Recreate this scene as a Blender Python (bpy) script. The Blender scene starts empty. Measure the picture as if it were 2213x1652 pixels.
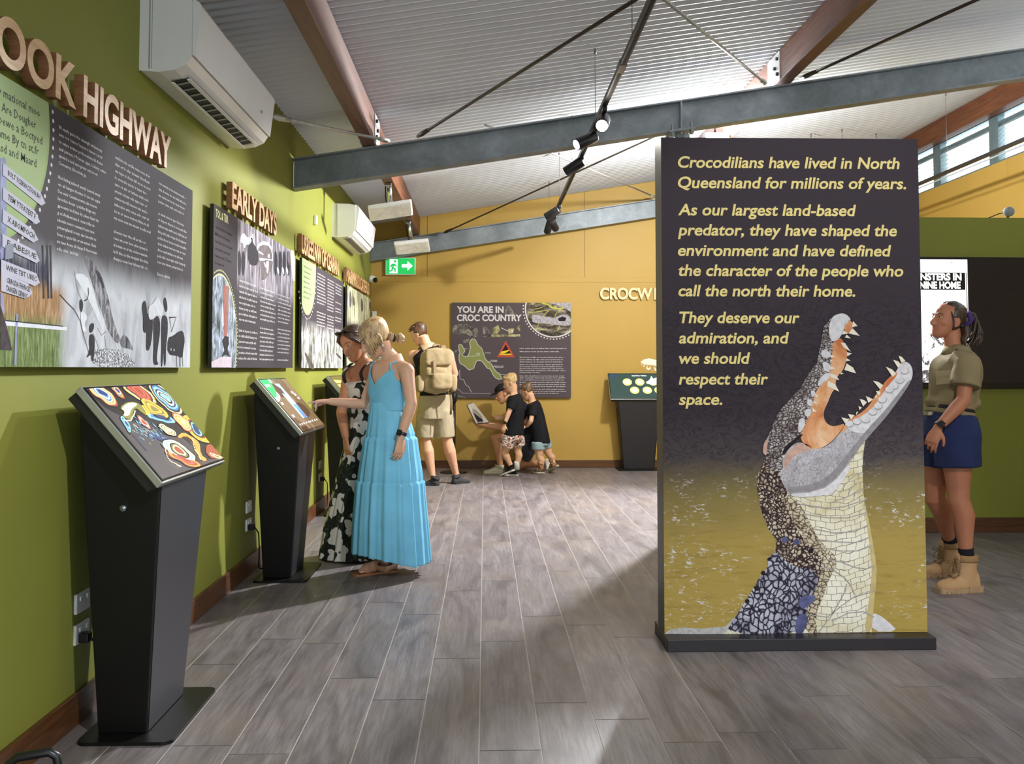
import bpy, bmesh, math, random
from mathutils import Vector, Matrix, noise
random.seed(7)
sc = bpy.context.scene
COL = sc.collection
V = Vector
# ------------------------------------------------------------------ camera
F_PX, W_PX, H_PX = 2000.0, 2213.0, 1652.0
CAM_Z, PITCH, YAW, PP_Y = 1.28, math.atan(89/2000), math.radians(1.676), 708.0
cd = bpy.data.cameras.new('camera'); cam = bpy.data.objects.new('camera', cd); COL.objects.link(cam)
cam.location = (0, 0, CAM_Z); cam.rotation_euler = (math.pi/2 + PITCH, 0, -YAW)
cd.sensor_width = 36.0; cd.lens = F_PX*36/W_PX; cd.shift_y = (PP_Y-H_PX/2)/W_PX; cd.clip_start = 0.05
sc.camera = cam
# ------------------------------------------------------------------ world, view
sc.view_settings.view_transform = 'Standard'; sc.view_settings.look = 'None'
sc.view_settings.gamma = 1.0; sc.view_settings.use_curve_mapping = False
sc.view_settings.exposure = 0.6
wd = bpy.data.worlds.new('overcast_sky'); sc.world = wd; wd.use_nodes = True
bg = wd.node_tree.nodes['Background']; bg.inputs[0].default_value = (0.80, 0.92, 1.0, 1); bg.inputs[1].default_value = 2.55
# ------------------------------------------------------------------ key lamps
def lamp(name, kind, loc, power, color=(1, 1, 1), target=None, size=.05, cone=60, blend=.5):
    d = bpy.data.lights.new(name, kind); o = bpy.data.objects.new(name, d); COL.objects.link(o)
    o.location = loc; d.energy = power; d.color = color; d.shadow_soft_size = size
    if kind == 'SPOT': d.spot_size = math.radians(cone); d.spot_blend = blend
    if target is not None:
        o.rotation_euler = (V(target)-V(loc)).to_track_quat('-Z', 'Y').to_euler()
    return o
WARM = (1.0, .95, .88); NEUT = (.93, .965, 1.0)
FLOOD = (2.21, 8.67, 3.45)
lamp('flood_light', 'SPOT', (2.21, 8.62, 3.40), 720, NEUT, (-.9, 5.0, .4), .06, 150, .35)
lamp('flood_spill', 'POINT', (2.21, 8.60, 3.38), 260, NEUT, size=.06)
# unseen spots behind the viewer: first read off the lit panel, others added
lamp('front_spot', 'SPOT', (1.9, .6, 3.35), 185, NEUT, (1.6, 4.2, 1.2), .05, 44, .5)
lamp('floor_fill', 'SPOT', (3.0, .9, 3.5), 210, NEUT, (2.2, 3.3, 0), .05, 50, .7)  # added fill to brighten the floor at the right
lamp('dress_fill', 'SPOT', (.9, .6, 3.2), 260, NEUT, (-.75, 5.9, 1.0), .06, 22, 1.0)  # added fill on the women, belongs to no fixture
lamp('wall_fill', 'SPOT', (1.3, .3, 3.0), 260, NEUT, (-1.47, 2.75, .45), .05, 46, .8)  # added fill that lifts the lower green wall
# ------------------------------------------------------------------ pixel -> point on a real plane
_fw = V((math.sin(YAW)*math.cos(PITCH), math.cos(YAW)*math.cos(PITCH), math.sin(PITCH)))
_rt = V((math.cos(YAW), -math.sin(YAW), 0)); _up = _rt.cross(_fw); _C = V((0, 0, CAM_Z))
def at(px, py, x=None, y=None, z=None):
    d = _fw + _rt*((px-W_PX/2)/F_PX) - _up*((py-PP_Y)/F_PX)
    t = (x-_C.x)/d.x if x is not None else ((y-_C.y)/d.y if y is not None else (z-_C.z)/d.z)
    return _C + d*t
# ------------------------------------------------------------------ materials
def lin(h):
    if not isinstance(h, str): return tuple(h)
    r = [int(h[i:i+2], 16)/255 for i in (0, 2, 4)]
    return tuple(c/12.92 if c <= .04045 else ((c+.055)/1.055)**2.4 for c in r)
class NT:
    def __init__(s, name):
        s.m = bpy.data.materials.new(name); s.m.use_nodes = True; s.t = s.m.node_tree; s.b = s.t.nodes['Principled BSDF']
    def n(s, typ, **kw):
        nd = s.t.nodes.new(typ)
        for k, v in kw.items():
            if k[0] == 'i' and k[1:].isdigit(): s.set(nd, int(k[1:]), v)
            elif k.startswith('_'): s.set(nd, k[1:].replace('_', ' '), v)
            else: setattr(nd, k, v)
        return nd
    def set(s, nd, k, v):
        if isinstance(v, bpy.types.NodeSocket): s.t.links.new(v, nd.inputs[k])
        else: nd.inputs[k].default_value = v
    def link(s, a, nd, k): s.t.links.new(a, nd.inputs[k])
    def coord(s, scale=(1, 1, 1), rot=(0, 0, 0), which='Object'):
        c = s.n('ShaderNodeTexCoord'); m = s.n('ShaderNodeMapping'); s.link(c.outputs[which], m, 0)
        m.inputs['Scale'].default_value = scale; m.inputs['Rotation'].default_value = rot
        return m.outputs[0]
    def noise(s, vec, scale, detail=3, rough=.5, dist=0):
        n = s.n('ShaderNodeTexNoise'); s.link(vec, n, 'Vector'); n.inputs['Scale'].default_value = scale
        n.inputs['Detail'].default_value = detail; n.inputs['Roughness'].default_value = rough; n.inputs['Distortion'].default_value = dist
        return n.outputs[0]
    def ramp(s, fac, stops, mode='LINEAR'):
        r = s.n('ShaderNodeValToRGB'); s.link(fac, r, 0); r.color_ramp.interpolation = mode
        el = r.color_ramp.elements
        while len(el) < len(stops): el.new(.5)
        for e, (p, c) in zip(el, stops): e.position = p; e.color = (*lin(c), 1)
        return r.outputs[0]
    def mix(s, fac, a, b, typ='MIX'):
        m = s.n('ShaderNodeMix', data_type='RGBA', blend_type=typ)
        for k, v in ((0, fac), (6, a), (7, b)):
            if isinstance(v, bpy.types.NodeSocket): s.t.links.new(v, m.inputs[k])
            elif k == 0: m.inputs[0].default_value = v
            else: m.inputs[k].default_value = (*lin(v), 1)
        return m.outputs[2]
    def math(s, op, a, b=0.0):
        m = s.n('ShaderNodeMath', operation=op)
        for k, v in ((0, a), (1, b)): s.set(m, k, v)
        return m.outputs[0]
    def sep(s, vec):
        n = s.n('ShaderNodeSeparateXYZ'); s.link(vec, n, 0); return n.outputs
    def out(s, col=None, rough=.5, metal=0, bump=None, bd=.01, bs=.3, spec=None, emit=None, es=0):
        b = s.b
        if col is not None: s.set(b, 'Base Color', col if isinstance(col, bpy.types.NodeSocket) else (*lin(col), 1))
        s.set(b, 'Roughness', rough); s.set(b, 'Metallic', metal)
        if spec is not None: b.inputs['Specular IOR Level'].default_value = spec
        if bump is not None:
            n = s.n('ShaderNodeBump'); n.inputs['Strength'].default_value = bs; n.inputs['Distance'].default_value = bd
            s.link(bump, n, 'Height'); s.link(n.outputs[0], b, 'Normal')
        if emit is not None:
            s.set(b, 'Emission Color', emit if isinstance(emit, bpy.types.NodeSocket) else (*lin(emit), 1)); b.inputs['Emission Strength'].default_value = es
        return s.m
_mc = {}
def M(name, col='808080', rough=.5, metal=0, var=.12, scale=20, spec=None, emit=None, es=0, bump=0, bscale=None):
    """plain surface with a little procedural unevenness"""
    if name in _mc: return _mc[name]
    t = NT(name); v = t.coord(); nz = t.noise(v, scale)
    c = lin(col); lo = tuple(x*(1-var) for x in c); hi = tuple(min(1, x*(1+var)) for x in c)
    cc = t.ramp(nz, [(.3, lo), (.7, hi)])
    bp = t.noise(v, bscale or scale*6) if bump else None
    _mc[name] = t.out(cc, rough, metal, bp, .004, bump or .2, spec, emit, es)
    return _mc[name]
# ------------------------------------------------------------------ mesh builder
class MB:
    def __init__(s): s.v, s.f, s.m, s.sm = [], [], [], []
    def add(s, vs, fs, mi=0, smooth=False):
        o = len(s.v); s.v += [tuple(v) for v in vs]
        for f in fs: s.f.append([i+o for i in f]); s.m.append(mi); s.sm.append(smooth)
        return s
    def box(s, lo, hi, mi=0, mat=None):
        x0, y0, z0 = lo; x1, y1, z1 = hi
        vs = [V((x, y, z)) for z in (z0, z1) for y in (y0, y1) for x in (x0, x1)]
        if mat is not None: vs = [mat @ v for v in vs]
        return s.add(vs, [(0, 2, 3, 1), (4, 5, 7, 6), (0, 1, 5, 4), (2, 6, 7, 3), (0, 4, 6, 2), (1, 3, 7, 5)], mi)
    def poly(s, pts, mi=0): return s.add(pts, [list(range(len(pts)))], mi)
    def prism(s, pts, d, mi=0, smooth=False):
        n = len(pts); d = V(d); a = [V(p) for p in pts]
        s.add(a+[p+d for p in a], [list(range(n))[::-1], list(range(n, 2*n))], mi)
        return s.add(a+[p+d for p in a], [(i, (i+1) % n, n+(i+1) % n, n+i) for i in range(n)], mi, smooth)
    def loft(s, rings, mi=0, caps=True, smooth=True, closed=True):
        n = len(rings[0]); vs = [p for r in rings for p in r]; fs = []
        for k in range(len(rings)-1):
            for i in range(n if closed else n-1):
                j = (i+1) % n; fs.append((k*n+i, k*n+j, (k+1)*n+j, (k+1)*n+i))
        if caps: fs.append(list(range(n))[::-1]); fs.append([(len(rings)-1)*n+i for i in range(n)])
        return s.add(vs, fs, mi, smooth)
    def tube(s, pts, r, mi=0, n=12, caps=True, flat=None, smooth=True):
        pts = [V(p) for p in pts]; R = r if isinstance(r, (list, tuple)) else [r]*len(pts)
        rings = []; u = None
        for i, p in enumerate(pts):
            t = (pts[min(i+1, len(pts)-1)]-pts[max(i-1, 0)]).normalized()
            if u is None:
                u = V(flat).normalized() if flat is not None else (V((0, 0, 1)) if abs(t.z) < .9 else V((1, 0, 0)))
            u = (u-t*u.dot(t)).normalized(); w = t.cross(u)
            a, b = R[i] if isinstance(R[i], (list, tuple)) else (R[i], R[i])
            rings.append([p+u*(a*math.cos(2*math.pi*k/n))+w*(b*math.sin(2*math.pi*k/n)) for k in range(n)])
        return s.loft(rings, mi, caps, smooth)
    def ell(s, c, r, mi=0, rot=None, nu=16, nv=10):
        c = V(c); rings = []
        for i in range(nv+1):
            th = math.pi*(i+.02)/(nv+.04) ; z = -math.cos(th); q = math.sin(th)
            ring = []
            for k in range(nu):
                a = 2*math.pi*k/nu; p = V((r[0]*q*math.cos(a), r[1]*q*math.sin(a), r[2]*z))
                ring.append(c+(rot @ p if rot is not None else p))
            rings.append(ring)
        return s.loft(rings, mi)
    def disc(s, c, u, v, r, mi=0, n=32, r2=None):
        c, u, v = V(c), V(u), V(v); r2 = r2 or r
        return s.poly([c+u*(r*math.cos(2*math.pi*k/n))+v*(r2*math.sin(2*math.pi*k/n)) for k in range(n)], mi)
    def ring(s, c, u, v, r0, r1, mi=0, n=48, k2=1.0):
        c, u, v = V(c), V(u), V(v); a = [(math.cos(2*math.pi*k/n), math.sin(2*math.pi*k/n)) for k in range(n)]
        vs = [c+u*(q*x)+v*(q*k2*y) for q in (r0, r1) for x, y in a]
        return s.add(vs, [(i, (i+1) % n, n+(i+1) % n, n+i) for i in range(n)], mi)
    def stroke(s, pts, nrm, w, mi=0):
        """a flat printed line of width w through pts"""
        pts = [V(p) for p in pts]; nrm = V(nrm); L = []
        for i, p in enumerate(pts):
            t = (pts[min(i+1, len(pts)-1)]-pts[max(i-1, 0)]).normalized(); q = nrm.cross(t).normalized()*(w/2)
            L.append((p+q, p-q))
        vs = [x for ab in L for x in ab]
        return s.add(vs, [(2*i, 2*i+1, 2*i+3, 2*i+2) for i in range(len(L)-1)], mi)
    def build(s, name, mats, parent=None, bevel=0, seg=2):
        me = bpy.data.meshes.new(name); me.from_pydata(s.v, [], s.f)
        for m in (mats if isinstance(mats, (list, tuple)) else [mats]): me.materials.append(m)
        me.polygons.foreach_set('material_index', s.m); me.polygons.foreach_set('use_smooth', s.sm); me.update()
        o = bpy.data.objects.new(name, me); COL.objects.link(o)
        if parent is not None:
            o.parent = parent; o.matrix_parent_inverse = Matrix.Translation(-parent.location) if parent.rotation_euler.z == 0 else parent.matrix_basis.inverted()
        if bevel:
            b = o.modifiers.new('b', 'BEVEL'); b.width = bevel; b.segments = seg; b.limit_method = 'ANGLE'; b.angle_limit = math.radians(40)
        return o
def thing(name, label, cat, loc=(0, 0, 0), group=None):
    o = bpy.data.objects.new(name, None); COL.objects.link(o); o.location = loc; o.empty_display_size = .1
    return tag(o, label, cat, group)
def tag(o, label, cat, group=None):
    o['label'] = label; o['category'] = cat
    if group: o['group'] = group
    return o
def struct(name, mb, mats, **k):
    o = mb.build(name, mats, **k); o['kind'] = 'structure'; return o
# ------------------------------------------------------------------ lettering
_tc = {}
def glyphs(s, bold=0.0, shear=0.0, res=2, extrude=0.0, space=1.0):
    key = (s, bold, shear, res, extrude, space)
    if key in _tc: return _tc[key]
    c = bpy.data.curves.new('t', 'FONT'); c.body = s; c.size = 1.0; c.offset = bold; c.shear = shear; c.resolution_u = res; c.extrude = extrude; c.space_character = space
    o = bpy.data.objects.new('t', c); COL.objects.link(o)
    me = bpy.data.meshes.new_from_object(o.evaluated_get(bpy.context.evaluated_depsgraph_get()))
    r = ([tuple(v.co) for v in me.vertices], [list(p.vertices) for p in me.polygons])
    bpy.data.objects.remove(o); bpy.data.curves.remove(c); bpy.data.meshes.remove(me)
    _tc[key] = r; return r
CAP = .682
def text(mb, s, o, u, v, h, width=None, mi=0, bold=0.0, shear=0.0, res=2):
    """letters of capital height h, baseline origin o, running along u, up v, fitted to width"""
    vs, fs = glyphs(s, bold, shear, res)
    if not vs: return
    x0 = min(p[0] for p in vs); x1 = max(p[0] for p in vs); k = h/CAP; kx = k if width is None else width/max(1e-6, x1-x0)
    o, u, v = V(o), V(u), V(v)
    mb.add([o+u*((p[0]-x0)*kx)+v*(p[1]*k) for p in vs], fs, mi)
# ================================================================== the room
XL, XR, YB, Y0 = -1.477, 5.5, 12.0, -4.0
SL = .16
def zc(x): return 3.15 + SL*(x-XL)
# floor: every plank an own quad, light grout between
t = NT('wood_look_planks')
at_ = t.n('ShaderNodeAttribute', attribute_name='plank'); rnd = t.sep(at_.outputs['Vector'])
v0 = t.coord((1, 1, 1)); off = t.n('ShaderNodeVectorMath', operation='MULTIPLY_ADD'); t.link(at_.outputs['Vector'], off, 0); off.inputs[1].default_value = (37, 53, 11); t.link(v0, off, 2)
mp = t.n('ShaderNodeMapping'); t.link(off.outputs[0], mp, 0); mp.inputs['Scale'].default_value = (1, .16, 1)
n1 = t.noise(mp.outputs[0], 9, 4, .55, 1.2); mp2 = t.n('ShaderNodeMapping'); t.link(off.outputs[0], mp2, 0); mp2.inputs['Scale'].default_value = (1, .05, 1)
n2 = t.noise(mp2.outputs[0], 95, 4, .7, .4); n3 = t.noise(off.outputs[0], 2.2, 2)
c = t.ramp(n1, [(.28, '5b5556'), (.45, '7c7476'), (.6, '8d8586'), (.78, '9f9796')])
c = t.mix(t.math('MULTIPLY', t.ramp(n2, [(.42, (1, 1, 1)), (.55, (0, 0, 0))]), .45), c, '564c49')
c = t.mix(t.ramp(n3, [(.5, (0, 0, 0)), (.8, (.35, .35, .35))]), c, '9a8672')
c = t.mix(t.math('MULTIPLY', rnd[0], .55), c, t.mix(.5, c, '5d5450'))
FLOOR = t.out(c, t.math('ADD', t.math('MULTIPLY', n2, .12), .36), 0, n2, .002, .12, .45)
GROUT = M('pale_grout', 'b9b0a6', .7, scale=60)
mb = MB(); att = []
PW, PL, G = .2088, 1.243, .0022
known = {0: .677, -1: .425, -2: 1.164, -3: .178, -4: .67, 1: 1.114, 2: .94}
random.seed(3)
for k in range(-7, 27):
    x0 = max(-.0175+k*PW, XL); x1 = min(-.0175+(k+1)*PW, XR)
    if x1 <= x0+.004: continue
    ph = known.get(k, random.random()*PL)
    y = ph-6*PL
    while y < YB:
        a, b = max(y, Y0), min(y+PL, YB); y += PL
        if b-a < .01: continue
        mb.poly([(x0+G, a+G, 0), (x1-G, a+G, 0), (x1-G, b-G, 0), (x0+G, b-G, 0)]); att += [(random.random(), random.random(), random.random())]*4
mb.box((XL-.05, Y0, -.08), (XR+.05, YB+.05, -.0015), 1); att += [(0, 0, 0)]*8
fl = struct('floor', mb, [FLOOR, GROUT])
ca = fl.data.attributes.new('plank', 'FLOAT_VECTOR', 'POINT'); ca.data.foreach_set('vector', [q for a in att for q in a])
# corrugated ceiling
mb = MB(); rows = []; PIT = .094; ny = int((YB-Y0)/PIT*8)
for i in range(ny+1):
    y = Y0+(YB-Y0)*i/ny; dz = .0085*math.cos(2*math.pi*(y-Y0)/PIT)
    rows.append([(XL-.02, y, zc(XL-.02)+dz), (XR+.05, y, zc(XR+.05)+dz)])
vs = [p for r in rows for p in r]; mb.add(vs, [(2*i, 2*i+2, 2*i+3, 2*i+1) for i in range(ny)], 0, True)
mb.add([(XL-.02, Y0, zc(XL)+.08), (XR+.05, Y0, zc(XR)+.08), (XR+.05, YB, zc(XR)+.08), (XL-.02, YB, zc(XL)+.08)], [(0, 1, 2, 3)])
CEIL = M('corrugated_sheet', 'd0d0d5', .6, var=.03, scale=2, spec=.15)
struct('ceiling', mb, CEIL)
GREEN = M('olive_green_paint', '8a8c3c', .58, var=.04, scale=1.5, spec=.2, bump=.05, bscale=180)
YELLOW = M('mustard_paint', 'bf9a4c', .5, var=.04, scale=1.2, spec=.3)
TIMBER_ = NT('stained_timber'); _v = TIMBER_.coord((6, .35, 6)); _n = TIMBER_.noise(_v, 6, 4, .6, .6)
TIMBER = TIMBER_.out(TIMBER_.ramp(_n, [(.3, '542d19'), (.7, '7b482a')]), .45, 0, _n, .002, .15)
BASEW_ = NT('skirting_timber'); _v = BASEW_.coord((.6, .6, 9)); _n = BASEW_.noise(_v, 8, 3, .6, .4)
BASEW = BASEW_.out(BASEW_.ramp(_n, [(.3, '4b2d17'), (.7, '6d4526')]), .4)
struct('wall_left', MB().prism([(XL, Y0, 0), (XL, YB+.1, 0), (XL, YB+.1, zc(XL)+.03), (XL, Y0, zc(XL)+.03)], (-.1, 0, 0)), GREEN)
struct('wall_back', MB().prism([(XL, YB, 0), (XR+.1, YB, 0), (XR+.1, YB, zc(XR+.1)+.03), (XL, YB, zc(XL)+.03)], (0, .1, 0)), YELLOW)
struct('baseboard_left', MB().box((XL, Y0, 0), (XL+.018, YB, .115)), BASEW, bevel=.003)
struct('baseboard_back', MB().box((XL+.018, YB-.018, 0), (XR, YB, .1)), BASEW, bevel=.003)
mb = MB().box((XL, YB-.006, 2.405), (XR, YB, 2.475)); struct('trim_1', mb, YELLOW, bevel=.002)
mb = MB()
for x in (-.75, 1.3, 3.4): mb.box((x-.003, YB-.003, 2.475), (x+.003, YB, zc(x)))
struct('trim_2', mb, M('panel_joint', '7d6427', .6))
# right wall: louvre strip in view, nearer unseen openings added taller for daylight
WZ0, WZ1, WZT = 3.49, 4.03, 3.2
mb = MB().box((XR, Y0, 0), (XR+.1, YB, WZT)).box((XR, 8.5, WZT), (XR+.1, YB, WZ0)).box((XR, Y0, WZ1), (XR+.1, YB, zc(XR)+.05))
mull = [11.95, 11.04, 9.78, 8.5, 6.5, 4.5, 2.5, .5, -1.5, -3.5]
mb.box((XR, Y0, WZ0), (XR+.1, mull[-1]-.1, WZ1))
struct('wall_right', mb, YELLOW)
# unseen front wall, its opening shaped to set how much daylight fills the room
struct('wall_front', MB().box((XL, Y0-.1, 2.35), (XR, Y0, 4.3)).box((XL, Y0-.1, 0), (XL+.3, Y0, 2.3)).box((XR-.3, Y0-.1, 0), (XR, Y0, 2.3)), YELLOW)
ALU = M('grey_aluminium', '6f8389', .35, .3, scale=8)
LOUV = M('pale_louvre', 'eef3f1', .35, scale=8); LOUV.node_tree.nodes['Principled BSDF'].inputs['Transmission Weight'].default_value = .55
for i in range(len(mull)-1):
    ya, yb = mull[i+1]+.09, mull[i]-.09
    mb = MB(); W0 = WZ0 if i < 3 else WZT
    for a, b, c_, d in ((ya-.09, ya, W0, WZ1), (yb, yb+.09, W0, WZ1), (ya, yb, W0, W0+.02), (ya, yb, WZ1-.03, WZ1), (ya, yb, WZ1-.12, WZ1-.095)):
        mb.box((XR+.01, a, c_), (XR+.09, b, d))
    w = struct('window_%d' % (i+1), mb, ALU, bevel=.003)
    for k in range(8 if i < 3 else 0):
        z = WZ0+.035+k*.05
        MB().add([(XR+.025, ya, z), (XR+.028, ya, z-.004), (XR+.075, ya, z+.036), (XR+.072, ya, z+.04), (XR+.025, yb, z), (XR+.028, yb, z-.004), (XR+.075, yb, z+.036), (XR+.072, yb, z+.04)],
                 [(0, 3, 2, 1), (4, 5, 6, 7), (0, 1, 5, 4), (1, 2, 6, 5), (2, 3, 7, 6), (3, 0, 4, 7)]).build('louvre_blade', LOUV, w)
# partition with the screens
PX0, PY0 = 1.56, 7.2
DGREEN = GREEN
struct('wall_partition', MB().box((PX0, PY0, 0), (XR, PY0+.12, 2.48)), DGREEN)
struct('baseboard_partition', MB().box((PX0, PY0-.018, 0), (XR, PY0, .115)), BASEW, bevel=.003)
# ------------------------------------------------------------------ roof steel and timber
t = NT('galvanised_steel'); v = t.coord(); a = t.noise(v, 3, 5, .6, .6)
vo = t.n('ShaderNodeTexVoronoi'); t.link(v, vo, 0); vo.inputs['Scale'].default_value = 30
b = t.noise(v, 26, 3, .7)
c = t.ramp(a, [(.3, '747a7c'), (.55, '8c9194'), (.75, 'a3a9ad')]); bw_ = t.n('ShaderNodeRGBToBW'); t.link(vo.outputs['Color'], bw_, 0); c = t.mix(.22, c, t.ramp(bw_.outputs[0], [(.2, '5a6064'), (.8, 'a9b0b4')]), 'SOFT_LIGHT'); c = t.mix(t.ramp(b, [(.28, (.6, .6, .6)), (.34, (0, 0, 0))]), c, '4a4b4a')
STEEL = t.out(c, .5, .3)
BOLT = M('zinc_bolt', '9aa0a3', .35, .8)
def sloped(x0, x1, y0, y1, dz0, dz1):
    """a bar that follows the roof slope, dz measured from the ceiling line"""
    q = lambda x, y, d: (x, y, zc(x)+d)
    return [q(x0, y0, dz0), q(x1, y0, dz0), q(x0, y1, dz0), q(x1, y1, dz0), q(x0, y0, dz1), q(x1, y0, dz1), q(x0, y1, dz1), q(x1, y1, dz1)]
BF = [(0, 2, 3, 1), (4, 5, 7, 6), (0, 1, 5, 4), (2, 6, 7, 3), (0, 4, 6, 2), (1, 3, 7, 5)]
def rafter(name, yc, label, x1=XR):
    r = thing(name, label, 'beam', (XL, yc, zc(XL)-.5))
    T, D, W = -.262, .236, .13
    mb = MB(); mb.add(sloped(XL+.004, x1, yc-.005, yc+.005, T-D, T), BF)
    mb.build('web', STEEL, r)
    MB().add(sloped(XL+.004, x1, yc-W/2, yc+W/2, T-.012, T), BF).build('top_flange', STEEL, r)
    MB().add(sloped(XL+.004, x1, yc-W/2, yc+W/2, T-D, T-D+.012), BF).build('bottom_flange', STEEL, r)
    return r
RY = 7.12
r1 = rafter('steel_beam', RY, 'long galvanised steel beam crossing the room above the tall crocodile panel')
r2 = rafter('steel_beam', 11.9, 'galvanised steel beam close against the yellow back wall')
for dx in (-.05, .05): pass
cx = 1.523
MB().add(sloped(cx-.006, cx+.006, RY-.06, RY+.06, -.486, -.27), BF).build('stiffener_plate', STEEL, r1)
MB().add(sloped(cx-.1, cx+.1, RY-.1, RY+.1, -.512, -.4985), BF).build('cap_plate', STEEL, r1)
for dx in (-.075, .075):
    for dy in (-.08, .08):
        z = zc(cx+dx)-.505; MB().tube([(cx+dx, RY+dy, z-.045), (cx+dx, RY+dy, z+.05)], .012, n=6, smooth=False).tube([(cx+dx, RY+dy, z-.03), (cx+dx, RY+dy, z-.012)], .02, n=6, smooth=False).build('bolt', BOLT, r1)
pz = zc(cx)-.515
post = thing('steel_post', 'galvanised square steel post under the roof beam behind the crocodile panel', 'post', (cx, RY, 0))
MB().box((cx-.036, RY-.036, .012), (cx+.036, RY+.036, pz-.004)).build('shaft', STEEL, post, bevel=.006)
MB().box((cx-.09, RY-.07, 0), (cx+.09, RY+.07, .012)).build('foot_plate', STEEL, post)
def purlin(xc, ya, yb, label, w=.1):
    mb = MB(); z0 = zc(xc)-.255; z1 = zc(xc-w/2)-.008
    mb.box((xc-w/2, ya, z0), (xc+w/2, yb, z1))
    o = mb.build('timber_beam', TIMBER, bevel=.004); return tag(o, label, 'beam', None)
purlin(-.89, Y0, RY-.02, 'brown timber roof beam above the air conditioners, near side of the long steel beam')
purlin(-.89, RY+.02, YB-.1, 'brown timber roof beam above the air conditioners, beyond the long steel beam')
purlin(2.32, Y0, RY-.02, 'brown timber roof beam above the crocodile panel, near side of the long steel beam')
purlin(2.32, RY+.02, YB-.1, 'brown timber roof beam behind the crocodile panel lit orange by the flood lamp')
purlin(5.43, Y0, YB-.1, 'brown timber roof beam running above the louvre windows', .12)
for xc, lab in ((-.89, 'galvanised bracket bolting the left timber beam onto the steel beam'), (2.32, 'galvanised bracket bolting the right timber beam onto the steel beam')):
    b = thing('beam_bracket', lab, 'bracket', (xc, RY, zc(xc)-.26)); z = zc(xc)
    MB().box((xc-.058, RY-.16, z-.256), (xc-.0505, RY+.14, z-.03)).build('plate', M('zinc_plate', 'b9bbb8', .4, .5), b)
    MB().box((xc+.0505, RY-.16, z-.256), (xc+.058, RY+.14, z-.03)).build('plate', M('zinc_plate'), b)
    for dy, dz in ((-.12, -.08), (-.12, -.2), (-.06, -.14)):
        for s in (-1, 1):
            MB().tube([(xc+s*.058, RY+dy, z+dz), (xc+s*.074, RY+dy, z+dz)], .014, n=6, smooth=False).build('bolt', M('dark_bolt', '3a3836', .4, .6), b)
# tie rods just under the sheet
ROD = M('galvanised_rod', 'b6b3ab', .35, .4); RODD = M('dark_steel_rod', '4d4238', .45, .4)
def tie(a, b, m, label, r=.011, ta=True, tb=True):
    a, b = V(a), V(b); d = (b-a).normalized(); tt = thing('tie_rod', label, 'rod', a)
    MB().tube([a+d*(.1 if ta else 0), b-d*(.1 if tb else 0)], r).build('rod', m, tt)
    for p, dd, f in ((a, d, ta), (b, -d, tb)):
        if f:
            MB().tube([p+dd*.0, p+dd*.07, p+dd*.2], [.012, .02, .016], n=8).build('end_fitting', m, tt)
tz = lambda x: zc(x)-.235
tie(at(590, 252, y=5.35), (-.74, RY-.04, tz(-.74)), ROD, 'pale tie rod running from behind the near air conditioner to the steel beam')
A = V((-.52, RY-.04, tz(-.52))); B = at(1366, 4, y=4.6); tie(A, A+(B-A)*1.25, RODD, 'dark tie rod rising from the steel beam across the middle of the ceiling')
A = V((2.19, RY-.05, tz(2.19))); B = at(1437, 0, y=4.45); tie(A, A+(B-A)*1.2, ROD, 'pale tie rod running from the right bracket toward the track light')
A = V((2.46, RY-.05, tz(2.46))); B = at(2110, 0, y=5.5); tie(A, A+(B-A)*1.2, RODD, 'dark tie rod with a turnbuckle right of the right timber beam')
tie((2.15, RY+.1, tz(2.15)), at(960, 505, y=11.78)+V((0, 0, .01)), RODD, 'thin dark tie rod behind the track light sloping down to the back beam', .009, False)
tie((.0, RY+.08, tz(0)+.045), at(1415, 426, y=11.78), ROD, 'thin pale tie rod sloping to the back beam beside the crocodile panel', .009, False)
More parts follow.
